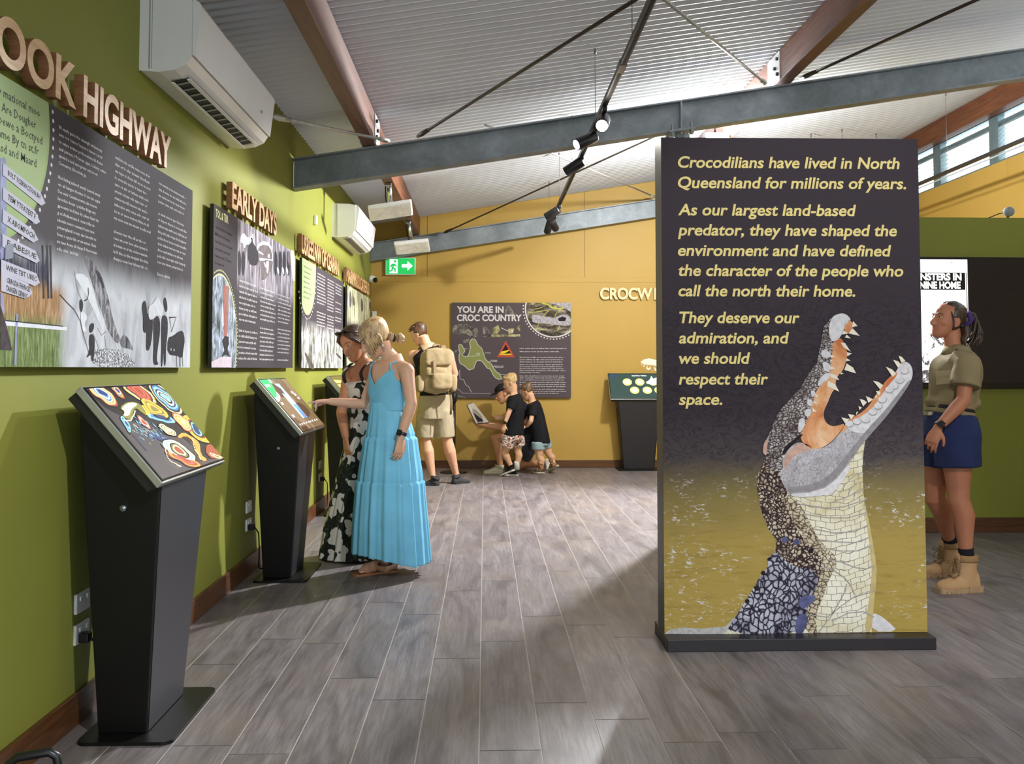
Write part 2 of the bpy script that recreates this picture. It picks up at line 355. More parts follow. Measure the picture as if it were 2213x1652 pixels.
# ================================================================== things on the walls and ceiling
WHITE = M('white_plastic', 'f1f0ee', .3, var=.03, scale=3)
DARKG = M('dark_slot', '1e1f20', .5)
GREYP = M('grey_plastic', '9b9d9d', .4)
def ac(y0, y1, label, open_slot):
    a = thing('air_conditioner', label, 'air conditioner', (XL, (y0+y1)/2, 2.55))
    prof = [(0, 2.552), (.085, 2.546), (.15, 2.556), (.2, 2.58), (.226, 2.615), (.243, 2.70), (.258, 2.83), (.235, 2.858), (.16, 2.872), (0, 2.875)]
    body = [(0, 2.552), (.085, 2.546), (.15, 2.556), (.2, 2.58), (.222, 2.615), (.222, 2.86), (.16, 2.872), (0, 2.875)]
    MB().prism([(XL+x, y0, z) for x, z in body], (0, y1-y0, 0)).build('body', WHITE, a, bevel=.006)
    fr = [(.2235, 2.622), (.236, 2.614), (.246, 2.70), (.262, 2.83), (.25, 2.852), (.2235, 2.868)]
    MB().prism([(XL+x, y0+.004, z) for x, z in fr], (0, y1-y0-.008, 0)).build('front_cover', WHITE, a, bevel=.006)
    ya, yb = y0+.12, y1-.1
    q = lambda x: 2.5462+max(0, x-.085)*.16
    mb = MB().add([(XL+.098, ya, 2.5425), (XL+.175, ya, 2.5595), (XL+.175, yb, 2.5595), (XL+.098, yb, 2.5425), (XL+.098, ya, 2.5405), (XL+.175, ya, 2.5575), (XL+.175, yb, 2.5575), (XL+.098, yb, 2.5405)], [(0, 1, 2, 3), (4, 7, 6, 5), (0, 4, 5, 1), (1, 5, 6, 2), (2, 6, 7, 3), (3, 7, 4, 0)])
    sl = mb.build('air_outlet', DARKG if open_slot else M('shut_slot', '8f8b84', .5), a)
    if open_slot:
        for k in range(14):
            y = ya+.03+k*(yb-ya-.06)/13
            MB().add([(XL+.115, y, 2.5395), (XL+.168, y, 2.552), (XL+.168, y+.012, 2.552), (XL+.115, y+.012, 2.5395), (XL+.115, y, 2.5375), (XL+.168, y, 2.549), (XL+.168, y+.012, 2.549), (XL+.115, y+.012, 2.5375)], [(0, 1, 2, 3), (4, 7, 6, 5), (0, 4, 5, 1), (1, 5, 6, 2), (2, 6, 7, 3), (3, 7, 4, 0)]).build('deflector_fin', GREYP, sl)
    for x0, x1 in ((.1, .112), (.168, .182)):
        MB().add([(XL+x0, ya-.01, 2.535+(x0-.1)*.23), (XL+x1, ya-.01, 2.535+(x1-.1)*.23), (XL+x1, yb+.01, 2.535+(x1-.1)*.23), (XL+x0, yb+.01, 2.535+(x0-.1)*.23), (XL+x0, ya-.01, 2.531+(x0-.1)*.23), (XL+x1, ya-.01, 2.531+(x1-.1)*.23), (XL+x1, yb+.01, 2.531+(x1-.1)*.23), (XL+x0, yb+.01, 2.531+(x0-.1)*.23)], [(0, 1, 2, 3), (4, 7, 6, 5), (0, 4, 5, 1), (1, 5, 6, 2), (2, 6, 7, 3), (3, 7, 4, 0)]).build('louvre_flap', WHITE, a)
    MB().box((XL+.04, y0-.0015, 2.56), (XL+.045, y0, 2.87)).box((XL+.052, y0-.0015, 2.56), (XL+.054, y0, 2.87)).build('seam', GREYP, a)
    MB().box((XL+.27-.02, y1-.28, 2.68), (XL+.2535, y1-.265, 2.695)).build('emblem', GREYP, a)
    return a
ac(3.94, 5.33, 'large white split air conditioner beside the wooden word HIGHWAY', True)
ac(8.92, 10.26, 'small-looking white air conditioner farther down the green wall above the third panel', False)
# track with cylinder spotlights
BLACKM = M('black_powder_coat', '1d1a1b', .38, var=.1, spec=.5)
TX, TZ = .76, 2.965
tr = thing('track_rail', 'long dark lighting track hung under the steel beam', 'track', (TX, 7.5, TZ))
MB().box((TX-.017, 3.2, TZ-.016), (TX+.017, 11.25, TZ+.016)).build('rail', BLACKM, tr, bevel=.002)
MB().box((TX-.006, 3.3, TZ-.0185), (TX+.006, 5.0, TZ-.016)).box((TX-.006, 5.15, TZ-.0185), (TX+.006, 8.6, TZ-.016)).box((TX-.006, 8.7, TZ-.0185), (TX+.006, 11.1, TZ-.016)).build('groove', M('rail_groove', '050505', .7), tr)
MB().box((TX-.02, 5.0, TZ-.019), (TX+.02, 5.14, TZ+.019)).build('joiner', M('rail_joiner', '6b6560', .4, .5), tr)
WIRE = M('thin_wire', '77726a', .5, .3)
def hang(x, y, z0, label, group='ceiling suspension wires'):
    w = thing('hanging_wire', label, 'wire', (x, y, z0), group)
    MB().tube([(x, y, z0), (x, y, zc(x)-.02)], .0022, n=6).build('wire', WIRE, w)
    MB().tube([(x, y, zc(x)-.05), (x, y, zc(x)-.012)], .009, n=8).build('anchor', WIRE, w)
for y, s in ((4.7, 'nearest'), (6.3, 'second nearest'), (8.0, 'middle'), (9.4, 'second farthest'), (10.9, 'farthest')):
    hang(TX, y, TZ+.017, 'thin wire holding up the black lighting track, %s of five' % s)
GLOW = M('lamp_lens_lit', 'ffffff', .3, emit='fff6ea', es=60)
LENS = M('lamp_lens', 'cfd6e6', .15, emit='dfe8ff', es=.9)
def spot(px, py, y, aim, label, power, lens=LENS, cone=50, L=.165, R=.042, color=WARM):
    c = at(px, py, z=y); y = c.y; aim = V(aim); d = (aim-c).normalized()
    s = thing('track_spotlight', label, 'spotlight', (TX, y, TZ), 'cylinder spotlights on the track')
    MB().tube([c-d*L/2, c-d*(L/2-.004), c+d*(L/2-.004), c+d*L/2], [R*.93, R, R, R*.97], n=28).build('lamp_body', BLACKM, s)
    MB().tube([c+d*(L/2+.0005), c+d*(L/2+.003)], R*.86, n=24).build('lens', lens, s)
    MB().box((TX-.014, y-.05, TZ-.05), (TX+.014, y+.05, TZ-.0192)).build('adapter', BLACKM, s, bevel=.003)
    MB().tube([(TX, y, TZ-.05), V((TX, y, TZ-.05)).lerp(c, .5)+V((0, 0, -.01)), c], .008, n=8).build('arm', BLACKM, s)
    if power: lamp('spot_beam', 'SPOT', c+d*(L/2+.03), power, color, aim, .035, cone, .6)
P1C, P2C, P3C, P4C = (-1.43, 3.6, 1.75), (-1.43, 6.0, 1.75), (-1.43, 8.5, 1.75), (-1.43, 10.9, 1.75)
spot(1303, 264, 2.855, (-.2, 1.6, .3), 'lit track spotlight shining toward the viewer above the steel beam', 60, GLOW, 72)
spot(1266, 304, 2.86, (-1.43, 5.4, 1.7), 'track spotlight tilted left with its pale lens showing below the steel beam', 120)
spot(1241, 360, 2.87, (-1.43, 8.3, 1.6), 'dark track spotlight just beyond the steel beam, third from the near end', 130)
spot(1194, 461, 2.865, (-1.43, 10.6, 1.7), 'dark track spotlight near the far end tilted to the left wall', 110)
spot(1196, 486, 2.84, (1.6, 12, 1.9), 'dark track spotlight at the far end angled down to the right', 8, cone=75)
spot(1186, 490, 2.895, (.35, 12, 1.5), 'farthest dark track spotlight behind the right-angled one', 8, cone=75)
# flood lamp behind the tall panel, on its own short rail
fl_ = thing('flood_lamp', 'bright white flood lamp just above the top edge of the crocodile panel', 'lamp', FLOOD)
MB().box((2.09, 8.66, 3.47), (2.33, 8.76, 3.53)).build('housing', BLACKM, fl_, bevel=.005)
MB().box((2.10, 8.655, 3.462), (2.32, 8.74, 3.4695)).box((2.10, 8.652, 3.475), (2.32, 8.6595, 3.522)).build('diffuser', GLOW, fl_)
MB().tube([(2.2, 8.71, 3.53), (2.2, 8.71, zc(2.2)-.01)], .01).build('stem', BLACKM, fl_)
# white tilted panels on chrome poles
CHROME = M('chrome_tube', 'c9ccd2', .12, 1.0, var=.03)
def led(x, y, z, yaw, roll, tilt, label):
    s = thing('heater_panel', label, 'heater panel', (x, y, z))
    mt = Matrix.Translation((x, y, z)) @ Matrix.Rotation(yaw, 4, 'Z') @ Matrix.Rotation(-roll, 4, 'Y') @ Matrix.Rotation(tilt, 4, 'X')
    MB().box((-.2, -.11, -.02), (.2, .11, .025), mat=mt).build('casing', WHITE, s, bevel=.012, seg=3)
    MB().box((-.185, -.095, -.0225), (.185, .095, -.0202), mat=mt).build('front_face', M('matt_white', 'f4efe8', .5), s)
    top = V((-.89, y, zc(-.89)-.258))
    MB().tube([top, top+V((.01, 0, -.06)), V((x, y, z+.03))], .022, n=14).build('pole', CHROME, s)
    MB().box((top.x-.03, top.y-.04, top.z-.03), (top.x+.03, top.y+.04, top.z)).build('pole_bracket', CHROME, s, bevel=.005)
    MB().tube([top+V((-.03, .0, -.03)), V((x-.045, y+.01, z+.1)), V((x-.03, y, z+.03))], .006, n=6).build('cable', BLACKM, s)
led(-.87, 8.5, 2.735, .1, .17, -.42, 'white tilted panel on a chrome pole beside the farther air conditioner')
led(-.845, 10.7, 2.69, .0, .1, -.5, 'white tilted panel on a chrome pole in front of the back steel beam')
# exit sign
ex = thing('exit_sign', 'green running-man exit sign with an arrow high on the mustard wall', 'exit sign', (-1.09, YB, 2.5))
MB().box((-1.285, YB-.055, 2.49), (-.9, YB, 2.715)).build('case', WHITE, ex, bevel=.004)
EXG = M('exit_green', '18a04a', .4, var=.02, emit='17a24c', es=.75); EXW = M('exit_white', 'f4fff6', .4, var=.02, emit='f2fff5', es=.9)
y = YB-.0555
MB().poly([(-1.275, y, 2.5), (-.91, y, 2.5), (-.91, y, 2.705), (-1.275, y, 2.705)]).build('lit_face', EXG, ex)
ux, uz = V((1, 0, 0)), V((0, 0, 1))
mb = MB(); y -= .0008; O = lambda x, z: V((-1.275+x*.365, y, 2.5+z*.205))
mb.poly([O(.12, .05), O(.4, .05), O(.4, .93), O(.12, .93)])
mb.poly([O(.55, .42), O(.75, .42), O(.75, .22), O(.93, .52), O(.75, .82), O(.75, .62), O(.55, .62)])
mb.build('pictogram', EXW, ex)
mb = MB(); y -= .0008
mb.disc(O(.31, .8), ux, uz, .017)
for pts in ([(.27, .66), (.22, .38)], [(.26, .64), (.19, .56), (.16, .44)], [(.28, .64), (.33, .52), (.37, .54)], [(.22, .4), (.31, .33), (.31, .14)], [(.22, .4), (.2, .22), (.12, .18)]):
    mb.stroke([O(*p) for p in pts], (0, -1, 0), .022)
mb.build('running_figure', EXG, ex)
# small wall gear
cm = thing('security_camera', 'white dome security camera in the corner of the green and mustard walls', 'camera', (XL, 11.8, 2.42))
MB().tube([(XL, 11.8, 2.42), (XL+.05, 11.8, 2.42)], .045, n=20).ell((XL+.055, 11.8, 2.42), (.035, .045, .045)).build('housing', WHITE, cm)
MB().ell((XL+.085, 11.76, 2.405), (.03, .03, .032)).build('lens_dome', M('black_glass', '101112', .08), cm)
o = MB().box((XL, 7.95, 2.52), (XL+.03, 8.01, 2.6)).build('motion_sensor', WHITE, bevel=.008); tag(o, 'tiny white sensor high on the green wall under the steel beam', 'sensor')
o = MB().box((-1.46, YB-.03, 1.9), (-1.40, YB, 2.02)).build('wall_switch', WHITE, bevel=.006); tag(o, 'tiny white wall control beside the corner at the last left panel', 'switch')
# right side, on top of the partition: spotlight with cable; curtain rail before the windows
sp = thing('desk_spotlight', 'grey round spotlight standing on top of the green partition at the right edge', 'spotlight', (4.15, 7.27, 2.48))
c = V((4.19, 7.24, 2.535)); d = V((-.35, -.8, -.1)).normalized()
MB().tube([c-d*.07, c-d*.05, c+d*.03, c+d*.035], [.02, .04, .04, .036], n=20).build('lamp_head', GREYP, sp)
MB().tube([(4.19, 7.26, 2.48), c], .009).build('stem', BLACKM, sp)
MB().tube([(4.03, 7.26, 2.486), (4.08, 7.26, 2.505), (4.13, 7.27, 2.525), c-d*.06], .004, n=8).build('cable', BLACKM, sp)
rl = thing('hanging_rail', 'slim dark rail hung on wires in front of the louvre windows', 'rail', (4.6, 9, 3.3))
a, b = at(1985, 393, y=10.9), at(2213, 312, y=8.8)
a = V((4.75, 10.9, a.z)); b = V((4.75, 4.6, a.z)); q = at(1985, 393, x=4.75); q2 = at(2213, 308, x=4.75)
zr = (q.z+q2.z)/2
MB().box((4.733, 3.5, zr-.016), (4.767, 11.2, zr+.016)).build('rail', BLACKM, rl)
MB().box((4.728, 3.5, zr-.06), (4.736, 11.2, zr-.048)).build('lower_bar', GREYP, rl)
for y_, s in ((9.3, 'nearer'), (11.0, 'farther')): hang(4.75, y_, zr+.016, 'thin wire holding the slim rail at the louvre windows, %s one' % s)
for px_, py_, s in ((1752, 257, 'left'), (1819, 250, 'right')):
    p = at(px_, py_, y=10.4); hang(p.x, 10.4, 2.9, 'thin loose wire from the pale ceiling behind the crocodile panel, %s one' % s)
# ------------------------------------------------------------------ wooden letters
WL_ = NT('pale_timber_letters'); _v = WL_.coord((1, 1.2, 7)); _n = WL_.noise(_v, 9, 3, .6, .8)
WOODL = WL_.out(WL_.ramp(_n, [(.3, 'c79a68'), (.7, 'e2bd8c')]), .5)
WL2_ = NT('letter_edges'); _v = WL2_.coord((1, 1.2, 7)); _n = WL2_.noise(_v, 9, 3, .6, .8)
WOODE = WL2_.out(WL2_.ramp(_n, [(.3, '8d5e3e'), (.7, 'a97852')]), .6)
ORD = ['first', 'second', 'third', 'fourth', 'fifth', 'sixth', 'seventh', 'eighth', 'ninth', 'tenth', 'eleventh', 'twelfth', 'thirteenth', 'fourteenth', 'fifteenth', 'sixteenth', 'seventeenth']
def letters(words, O, U, Vv, N, h, width, depth, mats, where, group, bold=.02, standoff=.012, stagger=0):
    """individually mounted letters; O = baseline start on the wall, N = out of the wall"""
    s = words; O, U, Vv, N = V(O), V(U), V(Vv), V(N)
    bb = lambda g: (min(p[0] for p in g[0]), max(p[0] for p in g[0]))
    x0, x1 = bb(glyphs(s, bold)); kx = width/(x1-x0); kz = h/CAP; n = 0
    seen = {}
    for i, ch in enumerate(s):
        if ch == ' ': continue
        r = bb(glyphs(s[:i+1], bold))[1]; gx = bb(glyphs(ch, bold)); left = r-(gx[1]-gx[0])
        vs, fs = glyphs(ch, bold, 0, 7, .5)
        mb = MB(); mb.v = [tuple(O+U*((p[0]-gx[0]+left-x0)*kx)+Vv*(p[1]*kz)+N*(standoff+(p[2]+.5)*depth)) for p in vs]
        mb.f = fs; mb.sm = [False]*len(fs)
        zs = [[vs[k][2] for k in f] for f in fs]; mb.m = [0 if min(z) > .49 else 1 for z in zs]
        o = mb.build('wooden_letter', mats); seen[ch] = seen.get(ch, 0)+1
        many = s.count(ch) > 1
        tag(o, where(ch, (ORD[seen[ch]-1]+' ') if many else '', ORD[n]), 'letter', group); n += 1
LW = XL
def y_at(px, py, x=-1.42): return at(px, py, x=x).y
yk = y_at(166, 200); yo = y_at(22, 100)
cook = yk-2.53
letters('COOK', (LW, 2.53, 2.185), (0, 1, 0), (0, 0, 1), (1, 0, 0), .137, cook, .034, [WOODL, WOODE], lambda c, r, o: 'big pale timber letter, %s%s of the word COOK on the green wall' % (r, c), 'letters of the large wall sign', .03, .022)
ya, yb = y_at(181, 235), y_at(370, 345)
letters('HIGHWAY', (LW, ya, 2.18), (0, 1, 0), (0, 0, 1), (1, 0, 0), .137, yb-ya, .034, [WOODL, WOODE], lambda c, r, o: 'big pale timber letter, %s%s of the word HIGHWAY on the green wall' % (r, c), 'letters of the large wall sign', .03, .022)
ya, yb = y_at(503, 447), y_at(599, 500)
letters('EARLY DAYS', (LW, ya, 2.19), (0, 1, 0), (0, 0, 1), (1, 0, 0), .137, yb-ya, .034, [WOODL, WOODE], lambda c, r, o: 'pale timber letter, %s%s of the sign EARLY DAYS' % (r, c), 'letters of the early days sign', .03, .02)
ya, yb = y_at(653, 548), y_at(733, 594)
letters('USREELNW OF CEAPANI', (LW, ya, 2.185), (0, 1, 0), (0, 0, 1), (1, 0, 0), .14, yb-ya, .034, [WOODL, WOODE], lambda c, r, o: 'small narrow timber letter %s, %s letter of the third wall sign' % (c, o), 'letters of the third wall sign', .03, .02)
ya, yb = y_at(750, 607), y_at(799, 636)
letters('MARMMI DLCATEFUD', (LW, ya, 2.185), (0, 1, 0), (0, 0, 1), (1, 0, 0), .135, yb-ya, .034, [WOODL, WOODE], lambda c, r, o: 'tiny timber letter %s, %s letter of the sign nearest the corner' % (c, o), 'letters of the fourth wall sign', .03, .02)
a, b = at(1297, 647, y=11.95), at(1412, 647, y=11.95)
BEIGE = M('beige_letter', 'e8cf9e', .5, var=.04); BEIGE2 = M('beige_letter_edge', 'b9975c', .6, var=.04)
letters('CROCW', (a.x, YB, 2.185), (1, 0, 0), (0, 0, 1), (0, -1, 0), .14, at(1410, 647, y=11.95).x-a.x, .03, [BEIGE, BEIGE2], lambda c, r, o: 'cream cut-out letter, %s%s of the word on the mustard wall' % (r, c), 'letters of the back wall sign', .035, .012)
letters('I', (at(1414, 647, y=11.95).x, YB, 2.185), (1, 0, 0), (0, 0, 1), (0, -1, 0), .14, .035, .03, [BEIGE, BEIGE2], lambda c, r, o: 'cream cut-out letter stroke half hidden by the tall crocodile panel', 'letters of the back wall sign', .035, .012)
# ================================================================== printed panels
INK = M('white_ink', 'd2cecc', .65, spec=.08, var=.03); INKD = M('dark_ink', '3a4032', .5, var=.05)
INKY = M('yellow_ink', 'f3dc92', .45, var=.03); PGREEN = M('pale_green_print', '9db07e', .65, spec=.08, var=.04, scale=4)
PGREY = M('grey_print', '474145', .5, var=.03, scale=2, spec=.2); PSIDE = M('panel_edge', '2a282b', .5)
class Pl:
    """a printed face: pixel -> point of the real plane, lifted k ink layers"""
    def __init__(s, axis, val, nrm): s.a, s.v, s.n = axis, val, V(nrm)
    def p(s, px, py, k=0): return at(px, py, **{s.a: s.v}) + s.n*(k*.0005)
    def P(s, pts, k=0, T=None): return [s.p(*(T(*q) if T else q), k) for q in pts]
def zoomT(x0, y0, sc_): return lambda X, Y: (x0+X/sc_, y0+Y/sc_)
SYL = 'an er on in re te lo ca me fi do ed so to wa the hi po is ul ar en si co ma le ra ni ty ou'.split()
def pseudo(n):
    s = ''
    while len(s) < n:
        w = ''.join(random.choice(SYL) for _ in range(random.choice((1, 2, 2, 3)))); s += w+' '
    return s[:n].strip()
def para(mb, lines, o, u, v, n, w, pitch, slots, mi=0, bold=.012):
    """lines of small print: o top-left baseline, slots = which line rows are used"""
    for s, t_ in zip(slots, lines):
        f = min(1.0, len(t_)/max(len(q) for q in lines)) if len(lines) > 1 else 1
        text(mb, t_, V(o)-V(v)*(s*pitch), u, v, pitch*.46, w*f, mi, bold, 0, 1)
def wallpanel(y0, y1, label):
    p = thing('display_panel', label, 'display panel', (XL, (y0+y1)/2, 1.28))
    MB().box((-1.450, y0, 1.285), (-1.4302, y1, 2.15)).build('board', [PSIDE], p)
    mb = MB()
    for y in (y0+.25, y1-.25): mb.box((XL+.0015, y-.03, 1.45), (-1.450, y+.03, 2.0))
    mb.build('wall_batten', PSIDE, p)
    return p
def photo_mat(name, stops, scale, zlo, zhi, base, stretch=(1, 1, 1), rough=.5, detail=5, dist=.8):
    """a printed picture: mottled tones that fade into the plain ground between two heights"""
    t = NT(name); v = t.coord(stretch); n = t.noise(v, scale, detail, .62, dist); c = t.ramp(n, stops)
    z = t.sep(t.coord())[2]
    f = t.n('ShaderNodeMapRange'); t.link(z, f, 0); f.inputs[1].default_value = zlo; f.inputs[2].default_value = zhi; f.inputs[3].default_value = 1; f.inputs[4].default_value = 0
    return t.out(t.mix(f.outputs[0], base, c), rough, spec=.2)
def chai(pl, it=2):
    for _ in range(it):
        pl = [q for a, b in zip(pl, pl[1:]+pl[:1]) for q in ((a[0]*.75+b[0]*.25, a[1]*.75+b[1]*.25), (a[0]*.25+b[0]*.75, a[1]*.25+b[1]*.75))]
    return pl
W1 = Pl('x', -1.43, (1, 0, 0)); UY, UZ, NX = V((0, 1, 0)), V((0, 0, 1)), V((1, 0, 0))
yp = lambda px, py=600: at(px, py, x=-1.43).y
G0 = lin('474145')
# ---------------------------------------------------------------- first panel
P1Y0, P1Y1 = 2.43, yp(413.5)
p1 = wallpanel(P1Y0, P1Y1, 'largest grey history panel with signpost picture under the word HIGHWAY')
t = NT('highway_picture'); v = t.coord(); X = t.sep(v); n = t.noise(t.coord((1, 1, .45)), 9, 5, .6, 1.0)
bw = t.ramp(n, [(.25, '8d8f95'), (.5, 'c3c6cc'), (.75, 'dadde2')])
def mr(x, a, b, c=0, d=1):
    f = t.n('ShaderNodeMapRange', interpolation_type='SMOOTHSTEP'); t.link(x, f, 0)
    for i, q in enumerate((a, b, c, d)): f.inputs[i+1].default_value = q
    return f.outputs[0]
edge = t.math('ADD', X[2], t.math('MULTIPLY', n, .12))
fade = mr(edge, 1.62, 1.78, 1, 0)
gr = t.noise(t.coord((1, 14, 1.6)), 6, 4, .6, 1.5)
dry = t.ramp(gr, [(.3, '7a5a3a'), (.5, 'a07a50'), (.7, 'c2a582')]); wet = t.ramp(gr, [(.3, '3f4a2c'), (.5, '6f8248'), (.72, 'a5ad84')])
grass = t.mix(mr(X[2], 1.40, 1.47), wet, dry); left = t.math('MULTIPLY', mr(X[1], 3.12, 3.24, 1, 0), mr(X[2], 1.52, 1.58, 1, 0))
woods = t.ramp(t.noise(t.coord((1, 30, 2)), 5, 3), [(.4, '2d2c38'), (.55, '4c4a58'), (.7, '8d92b5')])
c = t.mix(fade, G0, bw); c = t.mix(t.math('MULTIPLY', mr(X[1], 3.05, 3.1, 1, 0), mr(edge, 1.66, 1.74, 1, 0)), c, woods); c = t.mix(left, c, grass)
PIC1 = t.out(c, .65, spec=.06)
BWD = M('photo_black', '38353a', .4, var=.25, scale=60); BWM = photo_mat('photo_bark', [(.35, '39363b'), (.5, '77757a'), (.65, 'b5b6ba')], 25, 5, 6, G0, (1, 2, .6))
BWL = M('photo_white', 'd8dbe0', .4, var=.08, scale=30); GRAV = photo_mat('photo_gravel', [(.42, '55555a'), (.5, 'a5a7ab'), (.58, 'dfe1e4')], 130, 5, 6, G0, dist=0, detail=2)
BOARD = M('printed_signboard', 'b9b7c6', .65, spec=.08, var=.04); POLEB = M('printed_pole', '8f93b8', .4, var=.25, scale=25); WOODP = M('printed_dark_wood', '4a4046', .4, var=.3, scale=40)
mb = MB().poly([(-1.43, P1Y0, 1.285), (-1.43, P1Y1, 1.285), (-1.43, P1Y1, 2.15), (-1.43, P1Y0, 2.15)], 0)
# green disc and its dots (upper left), clipped by the panel's top
yr, zr_ = 3.052, 2.06; R1 = .40; yc = yr-R1
arc = [(yc+R1*math.cos(a), zr_-.02+R1*math.sin(a)) for a in [math.radians(q) for q in range(-90, 15, 3)]]
arc = [q for q in arc if q[1] < 2.15]; pts = [(P1Y0, arc[0][1]+.02)]+arc+[(arc[-1][0]-.004, 2.15), (P1Y0, 2.15)]
mb.poly([(-1.4298, min(a, yr), z) for a, z in pts], 2)
mb.poly([(-1.4296, min(a, yr)-.012, z+.006) for a, z in pts[1:-2]]+[(-1.4296, yr-.02, 2.15), (-1.4296, P1Y0, 2.15), (-1.4296, P1Y0, arc[0][1]+.02)], 3)
for i, a in enumerate(range(-80, 15, 4)):
    a = math.radians(a); q = (yc+(R1+.026)*math.cos(a), zr_-.02+(R1+.026)*math.sin(a))
    if q[1] < 2.14: mb.disc((-1.4297, q[0], q[1]), UY, UZ, .0068, 1, 14)
zA, zB, zS = zoomT(0, 520, 5.9), zoomT(200, 560, 6.88), zoomT(0, 340, 7.51)
Q = lambda pts, k, T: W1.P(pts, k, T); QC = lambda pts, k, T: W1.P(chai(pts, 1), k, T)
# leaning giant log, gravel, figures, old car
mb.poly(QC([(1060, 190), (1130, 210), (1260, 380), (1330, 560), (1390, 760), (1430, 980), (1500, 1180), (1534, 1260), (1500, 1330), (1420, 1230), (1350, 1090), (1290, 880), (1220, 680), (1150, 470)], 1, zA), 5)
mb.poly(QC([(1210, 370), (1260, 400), (1310, 500), (1330, 640), (1290, 560), (1250, 480)], 2, zA), 4)
mb.poly(QC([(930, 420), (1100, 430), (1190, 640), (1250, 860), (1330, 1100), (1310, 1150), (1260, 1050), (1150, 800), (1040, 600)], 1, zA), 6)
mb.poly(QC([(1210, 1440), (1300, 1390), (1480, 1385), (1534, 1390), (1534, 1612), (1190, 1612)], 1, zA), 7)
mb.poly(QC([(0, 1340), (200, 1330), (420, 1360), (560, 1440), (620, 1530), (630, 1612), (0, 1612)], 2, zB), 7)
mb.poly(QC([(400, 1230), (430, 1160), (470, 1125), (520, 1170), (570, 1270), (620, 1360), (540, 1330), (440, 1320)], 3, zB), 5)
for w_, L in ((10, [(760, 690), (850, 790), (940, 880), (985, 960), (1020, 1030), (1060, 1200), (1100, 1330), (1130, 1440)]), (7, [(1180, 1170), (1230, 1300), (1270, 1420)]), (6, [(940, 380), (985, 640), (1040, 760)]), (6, [(1240, 1110), (1290, 1210), (1350, 1160)]), (8, [(1330, 1215), (1350, 1380)]), (14, [(1120, 600), (1125, 680), (1110, 750), (1070, 770)])):
    mb.stroke(Q(L, 3, zA), NX, w_*.00025*1.2, 4)
mb.poly(QC([(1010, 760), (1035, 745), (1055, 800), (1048, 880), (1030, 925), (1010, 860)], 4, zA), 4)
mb.poly(QC([(1150, 1060), (1190, 1050), (1195, 1110), (1170, 1170), (1140, 1180), (1132, 1110)], 4, zA), 4)
mb.poly(QC([(1020, 890), (1090, 930), (1110, 1000), (1070, 1050), (1100, 1160), (1050, 1170), (1030, 1060)], 3, zA), 6)
mb.poly(QC([(1140, 1190), (1190, 1200), (1205, 1300), (1190, 1520), (1165, 1550), (1160, 1440), (1090, 1510), (1140, 1400), (1130, 1280)], 4, zA), 4)
for f in ([(725, 690), (770, 600), (800, 690), (810, 840), (800, 1090), (770, 1100), (745, 1060), (750, 860)], [(800, 830), (830, 800), (890, 830), (895, 990), (870, 1250), (830, 1370), (790, 1350), (800, 1100)], [(905, 850), (960, 840), (1000, 900), (1000, 1100), (975, 1260), (945, 1500), (980, 1570), (920, 1580), (895, 1520), (905, 1270), (900, 1080)], [(1025, 850), (1080, 830), (1115, 900), (1115, 1080), (1090, 1300), (1085, 1580), (1060, 1590), (1050, 1330), (1035, 1600), (1012, 1600), (1020, 1270), (1015, 1060)], [(1050, 600), (1080, 560), (1105, 660), (1110, 760), (1085, 800), (1058, 720)]):
    mb.poly(QC(f, 3, zB), 4)
for f in ([(820, 710), (900, 660), (960, 540), (1000, 640), (1050, 720), (1020, 860), (960, 830), (890, 900), (830, 900)],): mb.poly(QC(f, 4, zB), 6)
mb.poly(QC([(1115, 1170), (1200, 1140), (1270, 1080), (1340, 1060), (1370, 1200), (1350, 1330), (1330, 1480), (1260, 1440), (1110, 1420)], 3, zB), 4)
mb.stroke(Q([(1140, 870), (1240, 865), (1170, 1080), (1140, 860)], 4, zB), NX, .006, 4)
for d in ((1160, 1345), (1205, 1355)): mb.disc(W1.p(*zB(*d), 5), UY, UZ, .006, 6, 12)
for x_ in (1290, 1330, 1240): mb.stroke(Q([(x_, 1290), (x_+8, 1600)], 4, zB), NX, .006, 4)
# fence rail, posts, the signpost and its boards
mb.poly(Q([(60, 1025), (850, 1105), (845, 1150), (60, 1085)], 2, zA), 6); mb.stroke(Q([(60, 1020), (800, 1095)], 3, zA), NX, .0035, 4)
mb.stroke(Q([(215, 940), (200, 1150), (190, 1590)], 3, zA), NX, .012, 9)
for x_ in (540, 600, 640): mb.stroke(Q([(x_, 60), (x_+15, 740)], 2, zA), NX, .011, 4)
mb.poly(Q([(0, 20), (60, 0), (95, 40), (100, 1650), (0, 1650)], 2, zS), 9)
mb.poly(Q([(0, 660), (40, 680), (50, 920), (0, 980)], 3, zA), 9); mb.poly(Q([(0, 830), (40, 960), (100, 1180), (150, 1400), (0, 1390)], 3, zA), 10)
bds = [([(40, 95), (640, 560), (727, 748), (650, 783), (35, 290)], zS, 'BOLT YCERWCTION BH'), ([(35, 480), (555, 870), (637, 1050), (570, 1090), (30, 690)], zS, 'TEM YTFATEIT F'), ([(30, 840), (530, 1180), (610, 1340), (527, 1385), (25, 1060)], zS, 'X ABOMPOCH'), ([(20, 1240), (560, 1520), (630, 1680), (575, 1720), (20, 1450)], zS, 'E ABESUE'), ([(0, 240), (450, 420), (496, 540), (430, 583), (0, 400)], zA, 'WINE TBT UBEC'), ([(0, 400), (345, 550), (400, 675), (320, 745), (0, 645)], zA, 'CIRRODIA FHHNCES')]
tb = MB()
